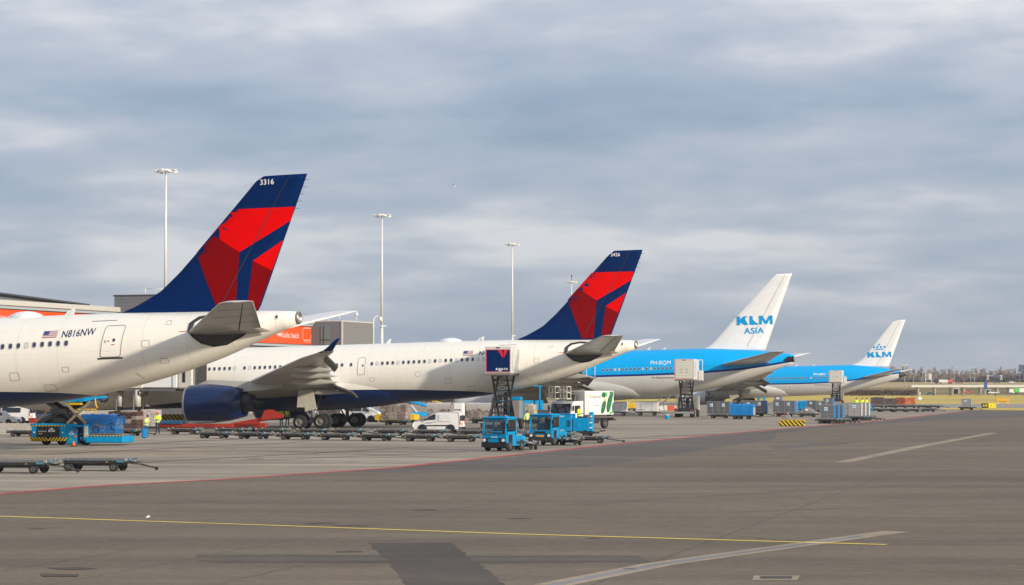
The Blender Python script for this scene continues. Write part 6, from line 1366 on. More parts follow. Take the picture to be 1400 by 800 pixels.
# yellow low tug and rails, pick-up, blue belt loader behind the second airliner
def tug():
    t = thing('tow_tug', 'low bright yellow aircraft tug behind the brown carton pallet', 'tug', at(543, 577.5), R(-12))
    MB().prism([(-2.2, .25), (-2.25, .8), (-1.6, .95), (1.5, .95), (2.2, .85), (2.25, .3)], -1.1, 1.1).build('body', YELLOW, t)
    MB().box((-.9, 0, 1.1), (1.0, 1.6, .35), .06).build('cab', DARK, t)
    for x in (-1.4, 1.4):
        for y in (-.95, .95): wheel_part((x, y, .42), .42, .3, t)
tug()
van('white van with sloping bonnet half hidden behind the second airliner landing gear', at(494, 577), R(168), 4.4, 1.8, 1.8, 'vans on the ramp', 'bus')
def belt_loader(label, loc, rz, body, z1, L=6.5):
    t = thing('belt_loader', label, 'belt loader', loc, rz, 'belt loaders')
    MB().box((0, 0, .62), (L * .62, 1.7, .5), .05).build('chassis', body, t)
    mb = MB(); q = Vector((-L / 2, 0, 1.0)); e = Vector((L / 2, 0, z1)); mb.bar(q + Vector((0, -.5, 0)), e + Vector((0, -.5, 0)), .10, .34); mb.bar(q + Vector((0, .5, 0)), e + Vector((0, .5, 0)), .10, .34); mb.build('boom', body, t)
    MB().bar(q + Vector((0, 0, .08)), e + Vector((0, 0, .08)), .9, .08).build('belt', RUBBER, t)
    mb = MB()
    for s in (-.62, .62):
        a = q + Vector((0, s, .75)); b = e + Vector((0, s, .75)); mb.bar(a, b, .05)
        for k in range(7): c = (q + Vector((0, s, 0))).lerp(e + Vector((0, s, 0)), k / 6); mb.bar(c, c + Vector((0, 0, .75)), .04)
    mb.build('handrail', YELLOW, t)
    MB().bar((.6, 0, .8), (1.6, 0, (1.0 + z1) / 2 + .2), .2).build('ram', ALU, t)
    MB().box((-L * .2, -.6, 1.2), (.6, .5, .7), .05).build('driver_console', body, t)
    for x in (-L * .22, L * .22):
        for y in (-.75, .75): wheel_part((x, y, .35), .35, .24, t)
    return t
belt_loader('bright blue belt loader under the tail of the second airliner, left of the carton pallets', at(515, 576), R(30), BLUE, 3.0)
belt_loader('blue belt loader behind the film covered pallets, under the second airliner', at(577, 573.5), R(-160), BLUE, 2.6)
def work_stand():
    t = thing('work_stand', 'yellow railed work stand behind the blue wrapped pallet', 'work stand', at(117, 588), R(-10)); mb = MB()
    for x in (-.8, 0, .8):
        for y in (-.5, .5): mb.bar((x, y, 0), (x, y, 1.9), .06)
    for z in (.9, 1.4, 1.9):
        for y in (-.5, .5): mb.bar((-.8, y, z), (.8, y, z), .06)
        for x in (-.8, .8): mb.bar((x, -.5, z), (x, .5, z), .06)
    mb.build('rail_frame', YELLOW, t); MB().box((0, 0, .85), (1.7, 1.1, .08), .01).build('deck', GREYM, t)
    for k in range(4): MB().box((1.05 + k * .2, 0, .7 - k * .2), (.25, .9, .05), .01).build('step', YELLOW, t)
work_stand()

# red boom trailer and striped guard by the engine
def boom_trailer():
    t = thing('boom_trailer', 'long red boom trailer lying beneath the blue engine', 'trailer', at(292, 590), R(-6))
    mb = MB(); mb.box((-1.4, 0, .52), (6.6, 1.5, .34), .05); mb.box((3.2, 0, .55), (3.2, .9, .42), .08); mb.build('bed', RED, t)
    mb = MB(); mb.bar((1.6, .3, .6), (6.0, .3, 1.35), .35, .32); mb.bar((2.0, -.3, .55), (4.2, -.3, .72), .3, .36); mb.prism([(4.2, 1.0), (6.2, 1.2), (6.3, 1.5), (5.2, 1.95), (4.6, 1.9)], -.1, .25); mb.build('boom', RED, t)
    MB().box((-3.6, -.2, .82), (1.9, 1.4, .30), .03).build('blue_deck', mat('deck_blue', (.02, .12, .24), .5, var=.2), t)
    MB().box((-1.2, 0, .84), (2.4, 1.3, .16), .02).build('grey_deck', GREYM, t)
    for x in (-3.2, -2.2, .9, 3.4):
        for y in (-.6, .6): wheel_part((x, y, .3), .3, .2, t)
    MB().tube([(-4.7, 0, .5), (-5.8, 0, .3)], .05, 6).build('drawbar', DARK, t)
boom_trailer()
t = thing('striped_guard', 'yellow and black striped guard panel standing left of the blue engine', 'barrier', at(238, 584), R(-8)); MB().box((0, 0, .92), (3.0, .12, .66), .02).build('panel', HAZ, t)
for x in (-1.3, 0, 1.3): MB().box((x, .1, .5), (.1, .3, 1.0), .01).build('post', DARK, t)
def cone(px, py, label, h=.75):
    t = thing('traffic_cone', label, 'cone', at(px, py), 0, 'traffic cones'); MB().box((0, 0, .025), (.42, .42, .05), .01).build('base', BLACK, t)
    MB().cyl((0, 0, .05), (0, 0, h), .15, .03, n=12).build('cone_body', ORANGE, t); MB().cyl((0, 0, h * .5), (0, 0, h * .68), .096, .066, n=12, caps=False).build('white_band', PRINTW, t)
cone(249.8, 586.6, 'left orange traffic cone in front of the striped guard'); cone(254.4, 586.2, 'right orange traffic cone in front of the striped guard'); cone(100.6, 610.6, 'small orange cone at the front corner of the blue cargo loader', .38)
van('small white panel van driving left behind the empty dollies', at(600, 592), R(-14), 4.15, 1.80, 1.78, 'vans on the ramp', 'small')

# lifts, lorry, tractors
catering_truck('catering high-lift with its dark blue box raised against the second airliner', (lambda p: (p.x + .22, p.y + 3.4, 0))(G(687, 588.2)), R(-11), 5.15, 7.62, 1, 'catering high-lifts with raised bodies')
catering_truck('catering high-lift with cream box raised against the nearer blue and white airliner', (lambda p: (p.x + .4, p.y + 3.4, 0))(G(938, 571)), R(-11), 4.75, 7.3, 2, 'catering high-lifts with raised bodies')
catering_truck('small distant catering high-lift with cream box raised against the farthest airliner', (lambda p: (p.x, p.y + 3.4, 0))(G(1147, 554.5)), R(-12), 4.5, 6.85, 3, 'catering high-lifts with raised bodies')
box_truck()
tractor('blue baggage tractor nearest the red line, left of the pair', at(689, 616.5), R(-24), 1, 'blue baggage tractors')
tractor('blue baggage tractor with lit headlamps and number plate, right of the pair', at(749.5, 608.8), R(-22), 2, 'blue baggage tractors')
def transporter():
    t = thing('cargo_transporter', 'long blue cargo transporter with a driver aboard, behind the right blue tractor', 'transporter', at(783, 597.5), R(-13))
    fnl = lambda u, v: (u, -.845, v)
    MB().box((-.72, 0, 1.12), (1.62, 1.65, 1.36), .06).build('engine_housing', BLUE, t); MB().box((.82, 0, .98), (1.35, 1.6, 1.08), .05).build('body', BLUE, t)
    lou = MB().box((0, 0, 0), (.26, .03, .045), .008).mesh('louver', DARK)
    for x in (-1.25, -.15):
        for k in range(7): link('louver', lou, t, (x, -.84, .85 + k * .075))
    v, f = stroke([(-1.02, .72), (-.4, .72), (-.4, 1.45), (-1.02, 1.45)], .02); MB().add([fnl(*q) for q in v], f).build('panel_seam', mat('seam_blue', (.004, .08, .16), .6, var=0), t)
    mb = MB(); KLMtxt(mb, -.95, 1.60, .40, .10, fnl, 0, False); mb.build('lettering', PRINTW, t)
    MB().box((-.72, 0, 1.81), (1.66, 1.7, .05), .02).build('top_cover', BLUE, t)
    mb = MB(); mb.box((1.62, -.5, 1.22), (.32, .5, 1.56), .08); mb.build('control_column', BLUE, t)
    for z in (.75, 1.15, 1.65): MB().box((1.62, -.76, z), (.2, .02, .1), .005).build('white_mark', PRINTW, t)
    MB().box((1.62, -.76, 1.4), (.14, .03, .08), .01).build('amber_lamp', ORANGE, t)
    MB().box((.2, 0, .36), (3.6, 1.7, .14), .02).box((2.4, 0, .5), (.2, 1.4, .1)).build('frame', DARK, t)
    for x in (-1.1, 1.2):
        for y in (-.7, .7): wheel_part((x, y, .3), .3, .22, t)
    MB().box((.9, 0, 1.56), (.5, .5, .1), .03).build('seat', BLACK, t)
transporter()
# things round the first lift
def crane_truck():
    t = thing('service_truck', 'blue service truck cab and swing arm just right of the lattice lift', 'truck', at(728, 577), R(-80)); MB().prism([(-1.3, .6), (-1.35, 1.5), (-.9, 2.35), (.6, 2.4), (.6, .6)], -1.1, 1.1).build('cab', BLUE, t)
    for s in (-1, 1): MB().add([(x, s * 1.112, z) for x, z in ((-1.05, 1.5), (-.75, 2.15), (.2, 2.18), (.2, 1.5))], [(0, 1, 2, 3)]).build('side_window', GLASS, t)
    MB().box((2.6, 0, 1.0), (4.2, 2.1, .7), .04).build('flat_bed', DARK, t); MB().cyl((1.2, .6, 1.2), (1.2, .6, 3.9), .08, n=10).bar((1.2, .9, 3.95), (1.2, -1.0, 4.05), .10).build('swing_arm', BLUE, t)
    for x in (-.6, 3.4):
        for y in (-.95, .95): wheel_part((x, y, .45), .45, .28, t)
crane_truck()
t = thing('white_container', 'white square container with dark print, standing behind the white van', 'container', (G(627, 577).x, G(627, 577).y, 0), R(-12)); MB().box((0, 0, 1.35), (1.15, 1.3, 1.5), .03).build('shell', WHITE, t); MB().box((0, 0, .5), (1.3, 1.4, .16), .02).build('base', DARK, t)
MB().box((0, -.66, 1.35), (.85, .02, .16)).build('print', LINE, t)
for x in (-.4, .4):
    for y in (-.5, .5): wheel_part((x, y, .21), .21, .14, t)

# covered trailers beneath the third airliner
def cov_trailer(px, py, label, L=2.95):
    t = thing('covered_trailer', label, 'trailer', at(px, py), R(-10), 'white covered baggage trailers')
    MB().box((0, 0, 1.22), (L, 1.6, 1.35), .05).build('body', mat('trailer_white', (.60, .59, .57), .5, var=.08), t); MB().box((0, -.81, 1.86), (L - .06, .03, .08)).box((0, -.81, .6), (L - .06, .03, .08)).build('edge_rail', ALU, t)
    for k in (-.25, .25): MB().box((k * L, -.81, 1.22), (.04, .025, 1.2)).build('post', ALU, t)
    mb = MB(); text_flat(mb, 'Aviapartner', -L * .42, .78, L * .4, .14, lambda u, v: (u, -.83, v)) if False else mb.add([(-L * .42, -.83, .78), (-L * .1, -.83, .78), (-L * .1, -.83, .86), (-L * .42, -.83, .86)], [(0, 1, 2, 3)]); mb.build('print_band', LINE, t)
    MB().box((0, 0, .48), (L + .2, 1.5, .12), .02).tube([(L / 2, 0, .45), (L / 2 + .9, 0, .3)], .05, 6).build('chassis', DARK, t)
    for x in (-L * .32, L * .32):
        for y in (-.62, .62): wheel_part((x, y, .24), .24, .16, t)
cov_trailer(842.5, 569, 'white covered baggage trailer beside the cucumber lorry'); cov_trailer(885, 568.6, 'white covered baggage trailer second from the cucumber lorry')
t = thing('ground_power_unit', 'small yellow ramp unit between the two white covered trailers', 'ramp unit', at(863, 562), R(-10)); MB().box((0, 0, .85), (1.3, 1.0, .9), .06).build('housing', YELLOW, t); MB().bar((-.4, 0, 1.3), (.5, 0, 2.1), .12).build('arm', YELLOW, t); MB().box((0, 0, .3), (1.5, .9, .12)).build('frame', DARK, t)
for x in (-.5, .5):
    for y in (-.45, .45): wheel_part((x, y, .22), .22, .14, t)
t = thing('blue_bin', 'small bright blue bin alone on the ramp left of the middle high-lift', 'bin', at(912, 573)); MB().lathe([(0, .22), (.05, .24), (.5, .28), (.5, .25), (.08, .2)], (0, 0, 0), 'z', 14).build('tub', BLUE, t); MB().cyl((0, 0, .46), (0, 0, .52), .29, n=14).build('lid', PRINTW, t)
bm = MB().prism([(-.25, 0), (-.18, .35), (-.1, .8), (.1, .8), (.18, .35), (.25, 0)], -.92, .92, 'x')
mr, mw = bm.mesh('barrier', mat('barrier_red', (.60, .09, .03), .5, var=.08)), bm.mesh('barrier', mat('barrier_white', (.7, .66, .6), .5, var=.05))
for k in range(6):
    p = G(904 + k * 5.2, 561.3); o = link('road_barrier', mr if k % 3 else mw, None, (p.x, p.y, 0), (0, 0, R(-2))); tag(o, ['red water-filled barrier far left of its row beyond the middle high-lift', 'pale barrier', '', '', '', ''][0] if k == 0 else '%s road barrier from the left in the row beyond the middle high-lift' % ordn[k - 1], 'barrier', 'row of red and white road barriers')
def stair(px, py, label):
    t = thing('passenger_stair', label, 'stairs', at(px, py), R(-12)); mb = MB()
    for y in (-.6, .6): mb.bar((-1.6, y, .3), (1.6, y, 3.2), .10); mb.bar((-1.6, y, 1.3), (1.6, y, 4.2), .06); mb.bar((1.6, y, .1), (1.6, y, 4.2), .08)
    for k in range(5): q = -1.6 + k * .8; mb.bar((q, -.6, .3 + k * .72), (q, -.6, 1.3 + k * .72), .05)
    mb.build('frame', ALU, t); sm = MB().box((0, 0, 0), (.28, 1.2, .05), .01).mesh('step', ALU)
    for k in range(12): link('step', sm, t, (-1.5 + k * .27, 0, .42 + k * .245))
    for x in (-1.3, 1.5):
        for y in (-.6, .6): wheel_part((x, y, .18), .18, .12, t)
stair(911, 561.5, 'thin pale boarding steps behind the red and white barrier row')

# carts and containers at the right
GB = 'grey containers on dollies'
def cart(px, py, w, h, lbl, dl, body=ALUD, edge=BLUE2, d=1.5, rz=R(-15), dolly_on=True, z=.46, L=None):
    p = G(px, py)
    if dolly_on: copy_tree(src2, (p.x, p.y, 0), rz, dl)
    return container(w, d, h, lbl, (p.x, p.y), rz, GB, body, edge, z)
def beside(px, py, dx, dy, rz=R(-15)): p = G(px, py); q = Matrix.Rotation(rz, 3, 'Z') @ Vector((dx, dy, 0)); return (p.x + q.x, p.y + q.y, 0)
MID = mat('container_mid_grey', (.12, .125, .135), .45, .3, var=.15, scale=4)
def pair(px, py, l1, l2, dl, rz=R(-15), h=1.55, body=ALUD):
    copy_tree(src2, at(px, py), rz, dl)
    for s, l in ((-1, l1), (1, l2)): q = beside(px, py, s * .73, 0, rz); container(1.38, 1.5, h, l, q, rz, GB, body, BLUE2 if s > 0 else ALUD, .50)
pair(983.5, 572, 'dark grey container with blue label, left one behind the blue covered cart', 'dark grey container with blue canvas door, touching the blue covered cart', 'dolly under the dark grey container pair left of the blue covered cart', body=MID)
pair(1033, 569.3, 'grey container hidden behind the blue covered cart', 'grey container with blue edge peeping out right of the blue covered cart', 'dolly under the grey containers behind the blue covered cart', body=ALUD)
pair(1072.5, 569.6, 'dark grey container under a small box, behind the striped barrier', 'pale grey container with blue edge, behind the striped barrier', 'dolly under the containers behind the striped barrier', body=ALUD)
q = beside(1072.5, 569.6, -.73, 0); t = thing('small_box', 'small grey box on top of the dark grey container behind the striped barrier', 'box', (q[0], q[1], 2.06), R(-15)); MB().box((0, 0, .28), (1.1, 1.0, .54), .04).build('shell', ALU, t); MB().box((0, 0, .56), (1.14, 1.04, .05), .02).build('lid', ALUD, t); MB().box((-.05, -.51, .3), (.4, .02, .24)).build('label_plate', PRINTW, t)
def covered_cart(px, py, label, L=2.7, h=1.35, rz=R(-15)):
    t = thing('covered_cart', label, 'cart', at(px, py), rz, 'blue covered baggage carts'); h -= .1; prof = [(-.72, .5), (-.74, 1.2), (-.73, .40 + h), (-.52, .56 + h), (.0, .60 + h), (.52, .56 + h), (.73, .40 + h), (.74, 1.2), (.72, .5)]; mb = MB(); rnd = random.Random(px); rings = []
    for k in range(9):
        x = -L / 2 + L * k / 8; rings.append([(x, y + (rnd.uniform(-.035, .035) if 0 < i < 8 else 0), z + (rnd.uniform(-.05, .03) if 1 < i < 7 else 0)) for i, (y, z) in enumerate(prof)])
    mb.loft(rings, smooth=False); mb.build('tarpaulin', BLUE2 if px < 1050 else BLUE, t); MB().box((L / 2 + .02, 0, .95), (.05, 1.3, .9), .01).build('end_board', mat('end_board_grey', (.38, .36, .32), .6, var=.15), t)
    MB().box((0, 0, .44), (L + .1, 1.45, .12), .02).build('chassis', DARK, t)
    for x in (-L * .33, -L * .1, L * .26):
        for y in (-.58, .58): wheel_part((x, y, .22), .22, .15, t)
    MB().tube([(L / 2, 0, .42), (L / 2 + .9, 0, .2)], .05, 6).build('drawbar', DARK, t)
covered_cart(1015.5, 573.4, 'blue tarpaulin covered baggage cart in front of the dark grey containers'); covered_cart(1104, 564, 'light blue covered cart behind the tarpaulin mound dolly', 2.6, 1.25)
def loop_frame():
    t = thing('towing_frame', 'small bright blue open cab behind the blue covered cart', 'cab', at(1041, 563), R(-15)); mb = MB()
    for x in (-.45, .45):
        for y in (-.5, .5): mb.bar((x, y, .4), (x, y, 2.1), .13)
    mb.box((0, 0, 2.12), (1.1, 1.2, .14), .04); mb.box((0, 0, .65), (1.2, 1.2, .6), .05); mb.build('cab_frame', BLUE, t)
    for y in (-.5, .5): wheel_part((-.3, y, .3), .3, .2, t); wheel_part((.4, y, .3), .3, .2, t)
loop_frame()
def mound():
    p = G(1104, 570.5); copy_tree(src2, (p.x, p.y, 0), R(-12), 'dolly under the low grey tarpaulin mound'); t = thing('tarpaulin_load', 'low grey tarpaulin mound on a dolly left of the grey container train', 'load', (p.x, p.y, .52), R(-12)); rnd = random.Random(3); rings = []
    for k in range(12):
        u = k / 11; x = -1.35 + 2.7 * u; hh = .10 + .62 * math.sin(math.pi * u) ** 1.4; rings.append([(x, -.75 + 1.5 * i / 8, max(.02, hh * math.sin(math.pi * (i + .6) / 9.2) ** .7 + rnd.uniform(-.05, .05))) for i in range(9)] + [(x, .75, 0), (x, -.75, 0)])
    MB().loft(rings).build('tarpaulin', mat('tarpaulin_grey', (.20, .19, .20), .6, var=.4, scale=5, bump=.3), t); MB().box((0, 0, .0), (2.8, 1.55, .04)).build('base_sheet', ALU, t); MB().box((-.1, -.6, .42), (.35, .3, .22), .04).build('bag', WHITE, t)
mound()
def train(px, py, n, w, h, names, edge, body, gap=1.72, dls=()):
    for k in range(n):
        q = beside(px, py, .30 * k, gap * k, R(-13)); copy_tree(src2, q, R(-13), dls[k]); container(w, 1.45, h, names[k], q, R(-13), GB, body, edge, .5)
train(1131.5, 579.3, 3, 1.45, 1.48, ['grey container with blue canvas edge at the front of its train by the red line', 'second grey container with blue edge in the train by the red line', 'third grey container with blue edge in the train by the red line', 'fourth grey container with blue edge in the train by the red line'], BLUE2, ALUD,
      dls=['dolly under the front grey container of the blue edged train', 'dolly under the second container of the blue edged train', 'dolly under the third container of the blue edged train', 'dolly under the fourth container of the blue edged train'])
SILV = mat('bright_aluminium', (.42, .41, .38), .4, .45, var=.15, scale=4)
train(1169.5, 575.2, 3, 1.42, 1.55, ['silver container with red print at the front of the silver train by the red line', 'second silver container in the silver train by the red line', 'third silver container in the silver train by the red line', 'fourth silver container in the silver train by the red line'], mat('pale_canvas', (.50, .49, .46), .5, var=.12), SILV,
      dls=['dolly under the front silver container', 'dolly under the second silver container', 'dolly under the third silver container', 'dolly under the fourth silver container'])
q = beside(1170, 575.2, 0, 0, R(-13)); 
cart(1152.5, 573.5, 1.4, 1.45, 'silver container between the blue edged train and the silver train', 'dolly under the silver container between the two trains', SILV, ALUD)
cart(1110.5, 564.6, 1.4, 1.35, 'dark container behind the tarpaulin mound', 'dolly under the dark container behind the mound', MID, BLUE2)
cart(1123, 565.2, 1.4, 1.3, 'mid grey container behind the blue edged train', 'dolly under the mid grey container behind the train', ALUD, ALUD)
cart(1133, 561, 1.5, 1.5, 'far grey container with a blue door beside the farthest high-lift', 'dolly under the far grey container by the farthest high-lift', ALUD, BLUE2)
cart(1321.5, 560.7, 1.55, 1.35, 'lone silver container on a dolly at the end of the red line', 'dolly under the lone silver container at the end of the red line', SILV, ALU, rz=R(-18))
def guard():
    t = thing('striped_barrier', 'yellow and black striped box barrier on the ramp at the right', 'barrier', at(1083, 582.8), R(-10)); MB().box((0, 0, .30), (2.5, 1.2, .54), .04).build('box', HAZ, t); MB().box((0, 0, .60), (2.55, 1.25, .06), .02).build('lid', YELLOW, t)
    mb = MB(); mb.box((-.45, .2, .88), (.55, .5, .5), .05); mb.cyl((-.45, .2, 1.1), (-.45, .2, 1.35), .14, n=10); mb.box((.3, .2, .73), (.5, .4, .2), .04); mb.build('pump', ALU, t); MB().tube([(-.8, 0, .62), (-1.0, 0, 1.05), (-.6, .1, 1.35), (-.2, .1, 1.15)], .04, 6).build('hose', RED, t)
guard()

# red and orange crates on a far train of dollies
RC = [[(.10, .02, .025), (.14, .03, .03), (.05, .05, .07)], [(.05, .055, .065), (.10, .09, .09), (.08, .02, .02)], [(.30, .07, .025), (.20, .045, .02), (.36, .09, .03)], [(.50, .15, .05), (.58, .20, .08), (.45, .12, .04)]]
for k, (x, w, h, l) in enumerate(((1199.5, 2.3, 1.35, 'dark red netted load at the left end of the far crate train'), (1217, 2.3, 1.15, 'black and white netted load second in the far crate train'), (1231, 1.5, 1.3, 'rust red crate stack third in the far crate train'), (1244, 1.9, 1.35, 'bright orange crate stack at the right end of the far crate train'))):
    on_dolly(x, 558, w, 1.5, h, l, 30 + k, RC[k], NETW if k < 2 else None, None, ['dolly under the dark red netted load of the far train', 'dolly under the black netted load of the far train', 'dolly under the rust red crates of the far train', 'dolly under the bright orange crates of the far train'][k], R(-6), 'loads on the far dolly train')
for k, (x, y) in enumerate(((1195, 563.2), (1213, 563.4), (1231, 563.6), (1247, 563.6), (1269, 563.2), (1262, 558), (1277, 558.2))): copy_tree(src2, at(x, y), R(-5), '%s empty dolly from the left in the loose line beside the far crate train' % (['first'] + ordn)[k], group='empty dollies beside the far crates')

# people
NV = (.015, .018, .04)
person('worker in orange helmet and hi-vis jacket with folded arms beside the striped guard', at(215.5, 593.8), R(8), 'fold', hat=ORANGE, h=1.84)
person('worker in hi-vis and blue trousers leaning beside the dark netted pallet', at(200, 597.3), R(60), 'lean', legs=(.01, .10, .26), h=1.72)
person('left of two workers in hi-vis vests standing under the second airliner', at(384.5, 583.2), R(-150), 'stand', h=1.78); person('right of two workers in hi-vis vests standing under the second airliner', at(392.8, 583.0), R(160), 'wide', h=1.78)
person('worker in yellow jacket pointing right beside the lattice lift', at(720.5, 587.8), R(20), 'point', top=(.72, .82, .02), h=1.76)
p = G(783, 597.5) + Matrix.Rotation(R(-13), 3, 'Z') @ Vector((.55, -.3, 0)); person('driver in hi-vis jacket sitting on the long blue transporter', (p.x, p.y, 1.0), R(60), 'sit', h=1.8)
def crew_cart():
    t = thing('crew_cart', 'bright blue open crew cart with three workers behind the silver container train', 'cart', at(1178, 567.2), R(-4)); MB().box((0, 0, .40), (3.0, 1.5, .12), .02).build('deck', BLUE, t); mb = MB(); mb.bar((-1.45, -.7, 1.3), (1.45, -.7, 1.3), .16); mb.bar((-1.45, .7, 1.3), (1.45, .7, 1.3), .1)
    for x in (-1.4, 0, 1.4):
        for y in (-.7, .7): mb.bar((x, y, .4), (x, y, 1.3), .08)
    mb.build('rail', BLUE, t)
    for x in (-1, 1):
        for y in (-.6, .6): wheel_part((x, y, .2), .2, .15, t)
crew_cart()
for k, x in enumerate((1171, 1179, 1185)): q = G(x, 567.2); person(['left', 'middle', 'right'][k] + ' of three workers in hi-vis seen behind the silver container train', (q.x, q.y, .46), R(20 * k), 'stand', h=1.84)
def blue_bag():
    t = thing('blue_bag', 'blue bag standing by the leaning worker at the dark netted pallet', 'bag', at(197.4, 599.5), R(10)); MB().box((0, 0, .38), (.42, .3, .72), .08).build('sack', BLUE2, t); MB().tube([(-.12, 0, .74), (-.08, 0, .9), (.08, 0, .9), (.12, 0, .74)], .02, 6).build('strap', BLACK, t)
blue_bag()
# ================================================================ beyond the apron
def sign():
    t = thing('taxiway_sign', 'low yellow taxiway sign with a black left panel on the grass verge', 'sign', at(1351.5, 558.4), R(-4))
    MB().box((-.62, 0, .47), (1.15, .22, .78), .03).build('black_panel', BLACK, t); MB().box((.62, 0, .47), (1.32, .22, .78), .03).build('yellow_panel', mat('sign_yellow', (.80, .66, .03), .5, var=0), t)
    mb = MB(); text_flat(mb, 'A10', -1.0, .28, .78, .42, lambda u, v: (u, -.118, v), 0, .03); mb.build('lettering', mat('sign_yellow', (.8, .66, .03), .5, var=0), t)
    mb = MB(); text_flat(mb, 'A 1', .2, .3, .85, .36, lambda u, v: (u, -.118, v), 0, .02); mb.build('lettering', mat('sign_olive', (.35, .30, .02), .5, var=0), t)
    for x in (-.9, 0, .9): MB().box((x, 0, .05), (.12, .12, .1)).build('leg', DARK, t)
sign()
t = thing('yellow_beam', 'long amber beam barrier standing beyond the taxiway sign', 'barrier', at(1370.5, 553.4), R(-3)); MB().box((0, 0, .93), (2.75, .5, .62), .1).build('beam', mat('amber_paint', (.72, .36, .01), .5, var=.05), t)
for x in (-.9, 1.1): MB().box((x, 0, .30), (.12, .3, .62)).build('leg', PRINTW, t); MB().box((x, 0, .08), (.5, .5, .16), .03).build('foot', ORANGE, t)
t = thing('marker_post', 'small white marker post in the grass right of the orange crates', 'marker', at(1257.5, 546.6)); MB().box((0, 0, .35), (.9, .5, .7), .05).cyl((0, 0, .7), (0, 0, 1.6), .1, n=8).build('post', PRINTW, t); MB().cyl((0, 0, 1.55), (0, 0, 1.95), .22, n=10).build('head', PRINTW, t)

FZ = -2.2
def fp(px, py, Y): return A(px, py, Y)
# hedge
def leafy(name, label, cat, loc, dims, n, m, seed, size=.5, grp=None):
    """clumps of small leaf and twig faces through a volume"""
    t = thing(name, label, cat, loc, 0, grp); rnd = random.Random(seed); mb = MB()
    for _ in range(n):
        p = Vector((rnd.uniform(-.5, .5) * dims[0], rnd.uniform(-.5, .5) * dims[1], rnd.random() ** .8 * dims[2])); a = Vector((rnd.gauss(0, 1), rnd.gauss(0, 1), rnd.gauss(0, 1))).normalized() * size * rnd.uniform(.5, 1.2); b = a.cross(Vector((rnd.gauss(0, 1), rnd.gauss(0, 1), rnd.gauss(0, 1)))).normalized() * size * rnd.uniform(.3, .8)
        mb.add([p - a, p + b, p + a, p - b], [(0, 1, 2, 3)])
    mb.build('foliage', m, t); mb = MB()
    for k in range(max(2, int(dims[0] / 4))): x = -dims[0] / 2 + dims[0] * (k + .5) / max(2, int(dims[0] / 4)); mb.cyl((x, 0, -.5), (x + .2, 0, dims[2] * .8), .12, .04, n=5)
    mb.build('stem', mat('bark', (.09, .07, .055), .9), t); return t
HEDG = mat('hedge_brown', (.135, .092, .062), .9, var=.3, scale=.6)
for k in range(4):
    pa = fp(1165 + k * 25, 540, 900); leafy('hedge', '%s stretch of brown hedge from the left, under the farthest airliner tail' % (['first'] + ordn)[k], 'hedge', (pa.x, 900, -.4), (7.4, 2.4, 2.3), 900, HEDG, 40 + k, .38, 'brown hedge beyond the grass')
# embankment carrying the motorway, and the viaduct in front of it
TAN = ground_mat('dry_bank_grass', ((.36, .26, .115), (.44, .33, .16)), (.02, .06), 0, .12, patch=.15); MOT = mat('motorway_surface', (.24, .24, .235), .8, var=.1, scale=.2); BR = mat('bridge_white', (.62, .61, .58), .5, var=.05, scale=.2); PIL = mat('pillar_concrete', (.42, .39, .33), .8, var=.1, scale=.3)
DKB = ground_mat('shaded_bank', ((.16, .13, .055), (.22, .17, .075)), (.02, .06), 0, .15, patch=.25)  # darker copy of the bank grass: viaduct shade put into the colour
mb = MB(); Y1 = 1640
mb.loft([[(x, Y1 - 34, FZ), (x, Y1 - 20, 2.6), (x, Y1 + 14, 2.75), (x, Y1 + 24, 5.3), (x, Y1 + 44, 5.4), (x, Y1 + 60, FZ)] for x in (-500, 100, 225, 900)], smooth=False, caps=(True, True)); o = mb.build('embankment', TAN); o['kind'] = 'structure'
mb = MB(); mb.quad((-500, Y1 - 18, 2.72), (900, Y1 - 18, 2.72), (900, Y1 + 12, 2.86), (-500, Y1 + 12, 2.86)); o = mb.build('motorway', MOT); o['kind'] = 'structure'
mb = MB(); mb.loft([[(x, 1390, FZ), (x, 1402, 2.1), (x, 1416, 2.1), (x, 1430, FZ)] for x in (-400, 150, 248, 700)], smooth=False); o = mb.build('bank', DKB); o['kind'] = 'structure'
def viaduct():
    Y = 1300; a, b = fp(1244, 525, Y).x, 520; t = thing('viaduct', 'long white motorway viaduct on pale columns beyond the airfield grass', 'viaduct', (a, Y, FZ))
    zt = fp(1300, 526.4, Y).z - FZ; zb = fp(1300, 529.6, Y).z - FZ
    MB().box(((b - a) / 2, 0, (zt + zb) / 2), (b - a, 9, zt - zb), .05).build('deck', BR, t); MB().box(((b - a) / 2, -4.6, zt + .45), (b - a, .12, .10)).build('guard_rail', GREYM, t)
    cm = MB().cyl((0, 0, 0), (0, 0, zb), .42, n=10).mesh('column', PIL); pm = MB().box((0, 0, .25), (.1, .1, .5)).mesh('rail_post', GREYM)
    x = 4.0; k = 0
    while x < b - a:
        for y in (-3, 3): link('column', cm, t, (x + (k * 7 % 3) * .8, y, 0))
        x += 8.2; k += 1
    for k in range(60): link('rail_post', pm, t, (1 + k * 3.2, -4.6, zt))
viaduct()
